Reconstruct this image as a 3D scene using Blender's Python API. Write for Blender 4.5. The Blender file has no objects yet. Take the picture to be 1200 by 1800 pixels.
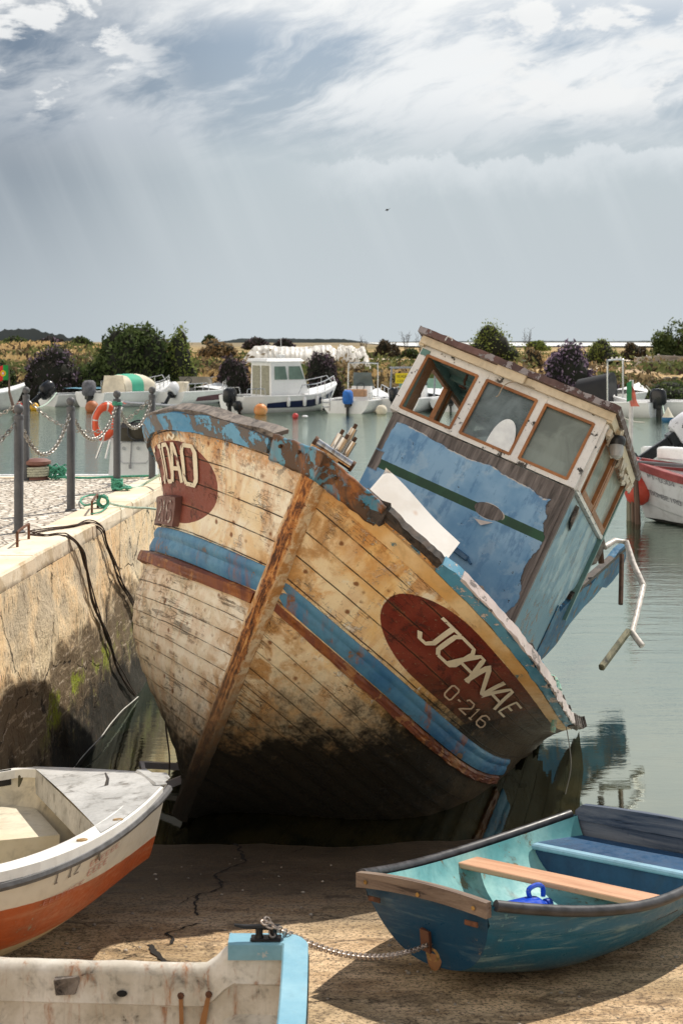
import bpy, math, random
import numpy as np
from mathutils import Vector, Matrix, noise as mnoise
R = math.radians
FPX, EYE = 2400.0, 3.2           # focal length in photo pixels, eye height above the water


def rot_zxy(a, b, c):
    ca, sa = np.cos(a), np.sin(a); cb, sb = np.cos(b), np.sin(b); cc, sc = np.cos(c), np.sin(c)
    Rz = np.array([[ca, -sa, 0], [sa, ca, 0], [0, 0, 1]]); Rx = np.array([[1, 0, 0], [0, cb, -sb], [0, sb, cb]])
    Ry = np.array([[cc, 0, sc], [0, 1, 0], [-sc, 0, cc]])
    return Ry @ Rz @ Rx


# ---- the wreck: pose (yaw, pitch, roll, position of the stem head) and its long curves (height, beam, fullness, fall, sweep)
WR = rot_zxy(-0.357, -0.090, 0.521)
WT = np.array([-0.1252, 7.9736, 2.5025])
STEM_H, RAKE = 2.45, 0.549
CUR = [(0.0043, 1.7567, 1.8618, 0.4841, 0.0910), (-0.7302, 1.5067, 1.4664, 0.3432, 0.0764),
       (-0.9567, 1.5162, 1.4459, 0.3957, 0.1000), (-1.7848, 1.165, 1.5582, 0.2101, 0.0146)]
VK = np.array([0.0, 0.82, 1.08, 1.98, 2.75])     # girth of each long curve below the sheer


def _spline():
    n = len(VK); h = np.diff(VK); A = np.zeros((n, n)); B = np.zeros((n, n)); A[0, 0] = A[-1, -1] = 1
    for i in range(1, n - 1):
        A[i, i - 1] = h[i - 1]; A[i, i] = 2 * (h[i - 1] + h[i]); A[i, i + 1] = h[i]
        B[i, i + 1] += 6 / h[i]; B[i, i] -= 6 / h[i] + 6 / h[i - 1]; B[i, i - 1] += 6 / h[i - 1]
    return np.linalg.inv(A) @ B


SPL = _spline()
_wc = {}


def weights(v):
    """natural cubic spline over the five long curves, as weights"""
    k = round(v, 5)
    if k not in _wc:
        i = 0
        while i < 3 and v > VK[i + 1]: i += 1
        h = VK[i + 1] - VK[i]; t = v - VK[i]; u = VK[i + 1] - v; w = np.zeros(5)
        w += (SPL[i] * u ** 3 + SPL[i + 1] * t ** 3) / (6 * h)
        w[i] += u / h; w -= SPL[i] * h / 6 * u; w[i + 1] += t / h; w -= SPL[i + 1] * h / 6 * t; _wc[k] = w
    return _wc[k]


_pc = {}


def pts_at(d):
    k = round(d, 5)
    if k not in _pc: _pc[k] = np.array([long_pt(i, d) for i in range(5)])
    return _pc[k]


def long_pt(i, d):
    if i == 4:
        return np.array([0.05, RAKE * STEM_H + d, -STEM_H - 0.06 * d])
    z0, B, k, s, q = CUR[i]
    x = 0.05 + B * (1 - math.exp(-k * d))
    dz = min(d, s / (2 * q) if q > 0 else d, 3.0)
    z = z0 - s * dz + q * dz * dz
    if d > 2.9:
        x *= 1 - 0.16 * ((d - 2.9) / 3) ** 2
    return np.array([x, -z0 * RAKE + d, z])


def hull_pt(side, d, v, out=0.0):
    P = pts_at(d); p = weights(v) @ P
    if out:
        e = 0.01
        a = (weights(v + e) - weights(v - e)) @ P; b = weights(v) @ pts_at(d + e) - p
        n = np.array([b[1] * a[2] - b[2] * a[1], b[2] * a[0] - b[0] * a[2], b[0] * a[1] - b[1] * a[0]]); n /= math.sqrt(n @ n) + 1e-9
        if n[0] < 0: n = -n
        p = p + n * out
    return np.array([side * p[0], p[1], p[2]])

scene = bpy.context.scene
COL = scene.collection
random.seed(7)


def tag(o, label=None, cat=None, group=None, kind=None):
    if label: o['label'] = label
    if cat: o['category'] = cat
    if group: o['group'] = group
    if kind: o['kind'] = kind
    return o


def empty(name, label=None, cat=None, loc=(0, 0, 0), rz=0.0, group=None, mw=None):
    o = bpy.data.objects.new(name, None); COL.objects.link(o); o.empty_display_size = 0.2
    if mw is not None: o.matrix_world = mw
    else:
        o.location = loc; o.rotation_euler = (0, 0, rz)
    return tag(o, label, cat, group)


def new_mesh(name, V, Fc, mat, parent=None, uv=None, smooth=False, ml=None, mats=None, midx=None, sharp=None):
    me = bpy.data.meshes.new(name)
    me.from_pydata([tuple(float(c) for c in v) for v in V], [], [tuple(int(i) for i in f) for f in Fc])
    me.validate(clean_customdata=False); me.update()
    if uv is not None and len(me.loops):
        lay = me.uv_layers.new(name='UVMap'); vi = np.empty(len(me.loops), dtype=np.int32); me.loops.foreach_get('vertex_index', vi)
        lay.data.foreach_set('uv', np.array(uv, dtype=np.float32)[vi].ravel())
    if mats:
        for m in mats: me.materials.append(m)
        if midx is not None and len(midx) == len(me.polygons): me.polygons.foreach_set('material_index', midx)
    elif mat: me.materials.append(mat)
    if smooth:
        me.polygons.foreach_set('use_smooth', [True] * len(me.polygons))
        if sharp: me.set_sharp_from_angle(angle=R(sharp))
    o = bpy.data.objects.new(name, me); COL.objects.link(o)
    if parent is not None: o.parent = parent
    if ml is not None: o.matrix_local = ml
    return o


class MB:
    """collects shapes for one mesh"""
    def __init__(s): s.V = []; s.F = []; s.M = []; s.mi = 0
    def add(s, V, Fc, M=None):
        n = len(s.V)
        for v in V:
            v = Vector(v)
            s.V.append(tuple(M @ v) if M is not None else tuple(v))
        for f in Fc: s.F.append(tuple(i + n for i in f)); s.M.append(s.mi)
    def box(s, c, d, M=None, jit=0.0, bev=0.0):
        x, y, z = (a / 2 for a in d)
        if bev > 0:
            b = min(bev, x * .9, y * .9, z * .9); V = []
            for sx in (-1, 1):
                for sy in (-1, 1):
                    for sz in (-1, 1):
                        V += [(c[0] + sx * (x - b), c[1] + sy * (y - b), c[2] + sz * z), (c[0] + sx * (x - b), c[1] + sy * y, c[2] + sz * (z - b)), (c[0] + sx * x, c[1] + sy * (y - b), c[2] + sz * (z - b))]
            bm_faces = hull_faces(V); s.add(V, bm_faces, M); return
        V = [(c[0] + sx * x + random.uniform(-jit, jit), c[1] + sy * y + random.uniform(-jit, jit), c[2] + sz * z + random.uniform(-jit, jit)) for sx in (-1, 1) for sy in (-1, 1) for sz in (-1, 1)]
        s.add(V, [(0, 1, 3, 2), (4, 6, 7, 5), (0, 4, 5, 1), (2, 3, 7, 6), (0, 2, 6, 4), (1, 5, 7, 3)], M)
    def beam(s, a, b, w, h, up=(0, 0, 1), bev=0.0):
        a = Vector(a); b = Vector(b); d = b - a; L = d.length; y = d.normalized(); x = y.cross(Vector(up))
        if x.length < 1e-4: x = y.cross(Vector((1, 0, 0)))
        x.normalize(); z = x.cross(y)
        M = Matrix(((x.x, y.x, z.x, (a.x + b.x) / 2), (x.y, y.y, z.y, (a.y + b.y) / 2), (x.z, y.z, z.z, (a.z + b.z) / 2), (0, 0, 0, 1)))
        s.box((0, 0, 0), (w, L, h), M, bev=bev)
    def tube(s, pts, r, n=8, closed=False, cap=True):
        P = [Vector(p) for p in pts]; m = len(P)
        if m < 2: return
        rr = r if isinstance(r, (list, tuple)) else [r] * m
        base = len(s.V); prev = None; V = []
        for i in range(m):
            if closed: t = (P[(i + 1) % m] - P[i - 1])
            else: t = P[min(i + 1, m - 1)] - P[max(i - 1, 0)]
            if t.length < 1e-9: t = Vector((0, 0, 1))
            t.normalize()
            if prev is None:
                u = t.cross(Vector((0, 0, 1)))
                if u.length < .1: u = t.cross(Vector((1, 0, 0)))
            else: u = prev - t * prev.dot(t)
            u.normalize(); prev = u; w = t.cross(u)
            for k in range(n):
                a = 2 * math.pi * k / n; V.append(P[i] + (u * math.cos(a) + w * math.sin(a)) * rr[i])
        Fc = []
        for i in range(m if closed else m - 1):
            j = (i + 1) % m
            for k in range(n): Fc.append((i * n + k, i * n + (k + 1) % n, j * n + (k + 1) % n, j * n + k))
        if cap and not closed:
            Fc.append(tuple(range(n - 1, -1, -1))); Fc.append(tuple((m - 1) * n + k for k in range(n)))
        s.add(V, Fc)
    def lathe(s, prof, n=16, M=None, squash=(1, 1)):
        V = []; m = len(prof)
        for r, z in prof:
            for k in range(n):
                a = 2 * math.pi * k / n; V.append((r * math.cos(a) * squash[0], r * math.sin(a) * squash[1], z))
        Fc = [(i * n + k, i * n + (k + 1) % n, (i + 1) * n + (k + 1) % n, (i + 1) * n + k) for i in range(m - 1) for k in range(n)]
        Fc.append(tuple(range(n - 1, -1, -1))); Fc.append(tuple((m - 1) * n + k for k in range(n)))
        s.add(V, Fc, M)
    def ball(s, c, r, n=14, m=9, sc=(1, 1, 1)):
        prof = [(max(math.sin(math.pi * i / m), 1e-3) * r, -math.cos(math.pi * i / m) * r) for i in range(m + 1)]
        s.lathe(prof, n, Matrix.Translation(c) @ Matrix.Diagonal((*sc, 1)))
    def grid(s, fn, nu, nv, closed_u=False):
        V = [fn(i / nu, j / nv) for i in range(nu + (0 if closed_u else 1)) for j in range(nv + 1)]
        Fc = []
        for i in range(nu):
            i2 = (i + 1) % nu if closed_u else i + 1
            for j in range(nv): Fc.append((i * (nv + 1) + j, i2 * (nv + 1) + j, i2 * (nv + 1) + j + 1, i * (nv + 1) + j + 1))
        s.add(V, Fc)
    def torus(s, c, Rr, r, M=None, n=20, m=8, sc=(1, 1, 1)):
        V = []
        for i in range(n):
            a = 2 * math.pi * i / n
            for k in range(m):
                b = 2 * math.pi * k / m
                V.append((c[0] + (Rr + r * math.cos(b)) * math.cos(a) * sc[0], c[1] + (Rr + r * math.cos(b)) * math.sin(a) * sc[1], c[2] + r * math.sin(b) * sc[2]))
        s.add(V, [(i * m + k, ((i + 1) % n) * m + k, ((i + 1) % n) * m + (k + 1) % m, i * m + (k + 1) % m) for i in range(n) for k in range(m)], M)
    def prism(s, poly, t, M=None):
        """poly in local xz, thickness t along y (centred)"""
        n = len(poly); V = [(p[0], -t / 2, p[1]) for p in poly] + [(p[0], t / 2, p[1]) for p in poly]
        s.add(V, [tuple(range(n)), tuple(range(2 * n - 1, n - 1, -1))] + [(i, i + n, (i + 1) % n + n, (i + 1) % n) for i in range(n)], M)
    def build(s, name, mat, parent=None, smooth=False, sharp=40, ml=None, mats=None, uv=None):
        return new_mesh(name, s.V, s.F, mat, parent, smooth=smooth, sharp=sharp if smooth else None, ml=ml, mats=mats, midx=s.M if mats else None, uv=uv)


def hull_faces(V):
    import bmesh
    bm = bmesh.new(); vs = [bm.verts.new(v) for v in V]; bm.verts.index_update()
    r = bmesh.ops.convex_hull(bm, input=vs)
    bmesh.ops.dissolve_limit(bm, angle_limit=0.01, verts=bm.verts, edges=bm.edges)
    bm.verts.index_update(); Fc = [tuple(v.index for v in f.verts) for f in bm.faces]; bm.free()
    return Fc


def T3(x, y, z): return Matrix.Translation((x, y, z))
def RX(a): return Matrix.Rotation(a, 4, 'X')
def RY(a): return Matrix.Rotation(a, 4, 'Y')
def RZ(a): return Matrix.Rotation(a, 4, 'Z')
def m4(R3, T):
    M = Matrix.Identity(4)
    for i in range(3):
        for j in range(3): M[i][j] = float(R3[i][j])
        M[i][3] = float(T[i])
    return M


def catenary(a, b, sag, n=24):
    a = Vector(a); b = Vector(b)
    return [a.lerp(b, i / n) - Vector((0, 0, sag * 4 * (i / n) * (1 - i / n))) for i in range(n + 1)]


def smooth_path(pts, n=8):
    P = [Vector(p) for p in pts]; out = []
    for i in range(len(P) - 1):
        p0 = P[max(i - 1, 0)]; p1 = P[i]; p2 = P[i + 1]; p3 = P[min(i + 2, len(P) - 1)]
        for k in range(n):
            t = k / n
            out.append(0.5 * ((2 * p1) + (p2 - p0) * t + (2 * p0 - 5 * p1 + 4 * p2 - p3) * t * t + (3 * p1 - p0 - 3 * p2 + p3) * t ** 3))
    out.append(P[-1]); return out


def chain_mesh(path, link=0.045, wire=0.006, width=0.026):
    """links along a path, each turned a quarter against the last"""
    mb = MB(); P = [Vector(p) for p in path]; seg = [0]
    for i in range(1, len(P)): seg.append(seg[-1] + (P[i] - P[i - 1]).length)
    n = max(2, int(seg[-1] / (link * 0.74))); step = seg[-1] / n
    def at(s):
        for i in range(1, len(seg)):
            if s <= seg[i] or i == len(seg) - 1:
                return P[i - 1].lerp(P[i], min(1, (s - seg[i - 1]) / max(seg[i] - seg[i - 1], 1e-6)))
    for k in range(n):
        c = at((k + .5) * step); d = (at(min((k + 1) * step, seg[-1])) - at(k * step)).normalized()
        side = d.cross(Vector((0, 0, 1)))
        if side.length < .1: side = Vector((1, 0, 0))
        side.normalize(); nrm = side.cross(d)
        if k % 2: side, nrm = nrm, -side
        ring = []
        for j in range(12):
            a = 2 * math.pi * j / 12; ca, sa = math.cos(a), math.sin(a)
            ring.append(c + d * (ca * width / 2 + (1 if ca > 0 else -1) * (link - width) / 2) + side * sa * width / 2)
        mb.tube(ring, wire, 5, closed=True)
    return mb


# ------------------------------------------------------------------ materials
class NT:
    def __init__(s, name, world=False):
        if world:
            s.mat = bpy.data.worlds.new(name); s.mat.use_nodes = True
        else:
            s.mat = bpy.data.materials.new(name); s.mat.use_nodes = True
        s.t = s.mat.node_tree; s.n = s.t.nodes; s.l = s.t.links; s.n.clear(); s.cache = {}
        if not world:
            s.out = s.n.new('ShaderNodeOutputMaterial'); s.b = s.n.new('ShaderNodeBsdfPrincipled'); s.l.new(s.b.outputs[0], s.out.inputs[0])
    def put(s, sock, v):
        if hasattr(v, 'node'): s.l.new(v, sock)
        elif v is not None:
            if hasattr(sock.default_value, '__len__') and not hasattr(v, '__len__'): v = [v] * len(sock.default_value)
            if hasattr(v, '__len__') and len(v) == 3 and len(sock.default_value) == 4: v = (*v, 1)
            sock.default_value = v
    def node(s, typ, **kw):
        nd = s.n.new(typ)
        for k, v in kw.items(): setattr(nd, k, v)
        return nd
    def tc(s, k='Object'):
        if k not in s.cache:
            if k == 'World': s.cache[k] = s.node('ShaderNodeNewGeometry').outputs['Position']
            elif k == 'Normal': s.cache[k] = s.node('ShaderNodeNewGeometry').outputs['Normal']
            else: s.cache[k] = s.node('ShaderNodeTexCoord').outputs[k]
        return s.cache[k]
    def vmap(s, v, scale=(1, 1, 1), loc=(0, 0, 0), rot=(0, 0, 0)):
        nd = s.node('ShaderNodeMapping'); s.put(nd.inputs[0], v); nd.inputs[1].default_value = loc; nd.inputs[2].default_value = rot; nd.inputs[3].default_value = scale
        return nd.outputs[0]
    def noise(s, v, scale=5, detail=6, rough=.6, dist=0.0, col=False):
        nd = s.node('ShaderNodeTexNoise'); s.put(nd.inputs['Vector'], v); nd.inputs['Scale'].default_value = scale; nd.inputs['Detail'].default_value = detail
        nd.inputs['Roughness'].default_value = rough; nd.inputs['Distortion'].default_value = dist
        return nd.outputs[1 if col else 0]
    def voro(s, v, scale=5, feature='F1', out=0, rand=1.0):
        nd = s.node('ShaderNodeTexVoronoi', feature=feature); s.put(nd.inputs['Vector'], v); nd.inputs['Scale'].default_value = scale; nd.inputs['Randomness'].default_value = rand
        return nd.outputs[out]
    def m(s, op, a, b=0.0, c=None, clamp=False):
        nd = s.node('ShaderNodeMath', operation=op, use_clamp=clamp); s.put(nd.inputs[0], a); s.put(nd.inputs[1], b)
        if c is not None: s.put(nd.inputs[2], c)
        return nd.outputs[0]
    def rng(s, v, a, b, c=0.0, d=1.0, sm=True):
        nd = s.node('ShaderNodeMapRange', interpolation_type='SMOOTHSTEP' if sm else 'LINEAR'); s.put(nd.inputs[0], v)
        for i, q in enumerate((a, b, c, d)): nd.inputs[i + 1].default_value = q
        return nd.outputs[0]
    def ramp(s, f, st, mode='LINEAR'):
        nd = s.node('ShaderNodeValToRGB'); s.put(nd.inputs[0], f); cr = nd.color_ramp; cr.interpolation = mode
        while len(cr.elements) < len(st): cr.elements.new(.5)
        for e, (p, c) in zip(cr.elements, st): e.position = p; e.color = (*c, 1) if len(c) == 3 else c
        return nd.outputs[0]
    def mix(s, f, a, b, mode='MIX'):
        nd = s.node('ShaderNodeMix', data_type='RGBA', blend_type=mode); s.put(nd.inputs[0], f); s.put(nd.inputs[6], a); s.put(nd.inputs[7], b)
        return nd.outputs[2]
    def sep(s, v):
        nd = s.node('ShaderNodeSeparateXYZ'); s.put(nd.inputs[0], v); return nd.outputs
    def comb(s, x, y, z=0.0):
        nd = s.node('ShaderNodeCombineXYZ'); s.put(nd.inputs[0], x); s.put(nd.inputs[1], y); s.put(nd.inputs[2], z); return nd.outputs[0]
    def bump(s, h, strength=.4, dist=.01, nrm=None):
        nd = s.node('ShaderNodeBump'); s.put(nd.inputs['Height'], h); nd.inputs['Strength'].default_value = strength; nd.inputs['Distance'].default_value = dist
        if nrm is not None: s.put(nd.inputs['Normal'], nrm)
        return nd.outputs[0]
    def fin(s, col=None, rough=.6, metal=0.0, nrm=None, spec=None, **kw):
        s.put(s.b.inputs['Base Color'], col); s.put(s.b.inputs['Roughness'], rough); s.put(s.b.inputs['Metallic'], metal)
        if nrm is not None: s.put(s.b.inputs['Normal'], nrm)
        if spec is not None: s.put(s.b.inputs['Specular IOR Level'], spec)
        for k, v in kw.items(): s.put(s.b.inputs[k.replace('_', ' ')], v)
        return s.mat


_mc = {}
def paint(name, col, under=(.16, .13, .11), chip=.35, col2=None, rust=0.0, grime=.3, scale=1.0, rough=.5, stretch=(1, 1, 1), bump=.35, metal=0.0, streak=0.3):
    """worn paint: two tones of it, chips down to what lies under it, rust runs and grime"""
    if name in _mc: return _mc[name]
    t = NT(name); v = t.vmap(t.tc(), stretch)
    big = t.noise(v, 1.7 * scale, 5, .6); fine = t.noise(v, 22 * scale, 8, .7); mid = t.noise(v, 6 * scale, 7, .65, .5)
    c2 = col2 or tuple(min(1, x * 1.25 + .02) for x in col)
    c = t.mix(t.rng(big, .38, .62), col, c2)
    c = t.mix(t.m('MULTIPLY', t.rng(fine, .45, .75), .25), c, tuple(x * .55 for x in col))
    if streak:
        sv = t.vmap(t.tc('World'), (14 * scale, 14 * scale, .9)); st = t.rng(t.noise(sv, 1.0, 5, .6), .52, .75)
        c = t.mix(t.m('MULTIPLY', st, streak), c, tuple(x * .5 for x in col))
    if grime: c = t.mix(t.m('MULTIPLY', t.rng(mid, .5, .8), grime), c, (.07, .06, .045))
    h = t.m('MULTIPLY', fine, .25)
    if chip > 0:
        src = t.m('ADD', t.m('MULTIPLY', mid, .6), t.m('MULTIPLY', t.noise(v, 13 * scale, 8, .75, .3), .4))
        th = .72 - .24 * chip
        mk = t.rng(src, th, th + .015); c = t.mix(mk, c, t.mix(fine, tuple(x * .5 for x in under), tuple(min(1, x * 1.5) for x in under))); h = t.m('SUBTRACT', h, t.m('MULTIPLY', mk, .6))
    if rust:
        rv = t.vmap(t.tc('World'), (5 * scale, 5 * scale, .8 * scale)); rn = t.rng(t.noise(rv, 1.6, 7, .7, .4), .66 - .22 * rust, .8 - .15 * rust)
        c = t.mix(t.m('MULTIPLY', rn, .85), c, t.ramp(fine, [(.3, (.10, .03, .01)), (.55, (.38, .13, .03)), (.75, (.5, .24, .07))]))
    t.fin(c, t.rng(fine, .3, .7, max(rough - .15, .05), min(1, rough + .2)), metal, t.bump(h, bump, .004))
    _mc[name] = t.mat; return t.mat


def plain(name, col, rough=.5, metal=0.0, var=.15, scale=8, bump=.1, **kw):
    if name in _mc: return _mc[name]
    t = NT(name); n = t.noise(t.tc(), scale, 5, .6)
    c = t.mix(t.rng(n, .3, .7), tuple(x * (1 - var) for x in col), tuple(min(1, x * (1 + var)) for x in col))
    t.fin(c, t.rng(n, .2, .8, max(.02, rough - .1), min(1, rough + .12)), metal, t.bump(n, bump, .003), **kw)
    _mc[name] = t.mat; return t.mat


def wood(name, a, b, scale=1.0, axis=1, rough=.75, moss=0.0):
    if name in _mc: return _mc[name]
    t = NT(name); st = [16 * scale] * 3; st[axis] = 1.3 * scale
    g = t.noise(t.vmap(t.tc(), st), 1.0, 8, .65, .6); f = t.noise(t.tc(), 30 * scale, 6, .7)
    c = t.mix(t.rng(g, .3, .7), a, b); c = t.mix(t.rng(f, .55, .8, 0, .5), c, tuple(x * .4 for x in a))
    cr = t.rng(g, .36, .40, 1, 0); c = t.mix(t.m('MULTIPLY', cr, .7), c, tuple(x * .2 for x in a))
    if moss: c = t.mix(t.rng(t.noise(t.tc(), 3, 6, .7), .5, .65, 0, moss), c, (.05, .07, .02))
    t.fin(c, rough, 0, t.bump(t.m('ADD', g, t.m('MULTIPLY', f, .2)), .6, .008)); _mc[name] = t.mat; return t.mat


STROKES = {  # letters as strokes in a unit box (x right, y up)
 'J': [[(.15, 1), (.95, 1)], [(.62, 1), (.62, .2), (.45, 0), (.2, 0), (.05, .18)]], 'O': [[(.2, 0), (.8, 0), (.95, .15), (.95, .85), (.8, 1), (.2, 1), (.05, .85), (.05, .15), (.2, 0)]],
 'A': [[(0, 0), (.42, 1), (.58, 1), (1, 0)], [(.2, .36), (.8, .36)]], 'N': [[(.08, 0), (.08, 1), (.92, 0), (.92, 1)]], 'E': [[(.95, 0), (.08, 0), (.08, 1), (.95, 1)], [(.08, .52), (.75, .52)]],
 '-': [[(.15, .45), (.85, .45)]], '2': [[(.05, .8), (.2, 1), (.8, 1), (.95, .8), (.95, .6), (.05, 0), (1, 0)]], '1': [[(.25, .8), (.55, 1), (.55, 0)], [(.25, 0), (.85, 0)]],
 '6': [[(.9, .9), (.7, 1), (.3, 1), (.05, .75), (.05, .15), (.25, 0), (.75, 0), (.95, .15), (.95, .4), (.75, .55), (.05, .5)]],
 '0': [[(.25, 0), (.75, 0), (.95, .2), (.95, .8), (.75, 1), (.25, 1), (.05, .8), (.05, .2), (.25, 0)]], 'P': [[(.08, 0), (.08, 1), (.8, 1), (.95, .85), (.95, .6), (.8, .48), (.08, .48)]],
 'T': [[(0, 1), (1, 1)], [(.5, 1), (.5, 0)]], 'L': [[(.08, 1), (.08, 0), (.95, 0)]], '4': [[(.75, 0), (.75, 1), (.05, .3), (1, .3)]], '3': [[(.05, .9), (.25, 1), (.75, 1), (.95, .8), (.75, .55), (.4, .52), (.75, .5), (.95, .25), (.75, 0), (.25, 0), (.05, .1)]],
 'B': [[(.08, 0), (.08, 1), (.75, 1), (.9, .8), (.75, .53), (.08, .53)], [(.75, .53), (.95, .3), (.75, 0), (.08, 0)]], 'M': [[(.05, 0), (.05, 1), (.5, .35), (.95, 1), (.95, 0)]], 'I': [[(.5, 0), (.5, 1)]],
 'R': [[(.08, 0), (.08, 1), (.8, 1), (.95, .85), (.95, .62), (.8, .5), (.08, .5)], [(.5, .5), (.95, 0)]], 'S': [[(.95, .85), (.75, 1), (.25, 1), (.05, .8), (.25, .55), (.75, .45), (.95, .2), (.75, 0), (.25, 0), (.05, .15)]],
 'V': [[(0, 1), (.5, 0), (1, 1)]], 'D': [[(.08, 0), (.08, 1), (.7, 1), (.95, .8), (.95, .2), (.7, 0), (.08, 0)]], 'X': [[(0, 0), (1, 1)], [(0, 1), (1, 0)]],
 '5': [[(.9, 1), (.1, 1), (.1, .55), (.75, .55), (.95, .35), (.75, 0), (.05, .05)]], '~': [[(.1, 1.14), (.35, 1.25), (.6, 1.14), (.85, 1.25)]], ' ': [],
 'C': [[(.95, .85), (.75, 1), (.25, 1), (.05, .8), (.05, .2), (.25, 0), (.75, 0), (.95, .15)]], 'K': [[(.08, 0), (.08, 1)], [(.9, 1), (.08, .45), (.95, 0)]]}


def stroke_mesh(mb, ch, fn, hw, step=.12):
    """ribbon of half-width hw (in box units along x and y) for each stroke; fn maps box coordinates to 3-D"""
    for st in STROKES.get(ch, []):
        P = []
        for a, b in zip(st[:-1], st[1:]):
            n = max(1, int(math.hypot(b[0] - a[0], b[1] - a[1]) / step))
            for k in range(n): P.append((a[0] + (b[0] - a[0]) * k / n, a[1] + (b[1] - a[1]) * k / n))
        P.append(st[-1]); V = []
        for i in range(len(P)):
            p0 = P[max(0, i - 1)]; p1 = P[min(len(P) - 1, i + 1)]; dx, dy = (p1[0] - p0[0]) / hw[1], (p1[1] - p0[1]) / hw[0]
            L = math.hypot(p1[0] - p0[0], p1[1] - p0[1]) or 1; tx, ty = (p1[0] - p0[0]) / L, (p1[1] - p0[1]) / L
            V += [fn(P[i][0] - ty * hw[0], P[i][1] + tx * hw[1]), fn(P[i][0] + ty * hw[0], P[i][1] - tx * hw[1])]
        mb.add(V, [(2 * i, 2 * i + 1, 2 * i + 3, 2 * i + 2) for i in range(len(P) - 1)])


def text_mesh(txt, o, ux, uz, ch_w, ch_h, gap, hw=.1):
    """flat lettering starting at o, running along ux with up direction uz"""
    mb = MB(); o = Vector(o); ux = Vector(ux).normalized(); uz = Vector(uz).normalized()
    for i, ch in enumerate(txt):
        s0 = i * (ch_w + gap)
        stroke_mesh(mb, ch, lambda a, b: o + ux * (s0 + a * ch_w) + uz * (b * ch_h), (hw, hw * ch_w / ch_h), .5)
    return mb

# ------------------------------------------------------------------ camera, sky, sun
cam_d = bpy.data.cameras.new('camera'); cam = bpy.data.objects.new('camera', cam_d); COL.objects.link(cam)
cam.location = (0, 0, EYE); cam.rotation_euler = (R(90), 0, 0); cam_d.sensor_fit = 'VERTICAL'; cam_d.sensor_height = 36; cam_d.lens = FPX / 1800 * 36
cam_d.shift_y = -300 / 1800; cam_d.clip_end = 6000; cam_d.clip_start = .1
cam_d.dof.use_dof = True; cam_d.dof.focus_distance = 8.6; cam_d.dof.aperture_fstop = 6.3
scene.camera = cam
scene.view_settings.view_transform = 'Standard'; scene.view_settings.look = 'None'; scene.view_settings.exposure = 0
scene.cycles.max_bounces = 8; scene.cycles.use_denoising = True

SUN_EL, SUN_AZ = R(55), R(41)         # azimuth measured from +Y towards +X
sd = Vector((math.sin(SUN_AZ) * math.cos(SUN_EL), math.cos(SUN_AZ) * math.cos(SUN_EL), math.sin(SUN_EL)))
sun_d = bpy.data.lights.new('sun', 'SUN'); sun_d.energy = 5.0; sun_d.angle = R(.6); sun_d.color = (1, .93, .82)
sun = bpy.data.objects.new('sun', sun_d); COL.objects.link(sun); sun.rotation_euler = (-sd).to_track_quat('-Z', 'Y').to_euler()


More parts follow.
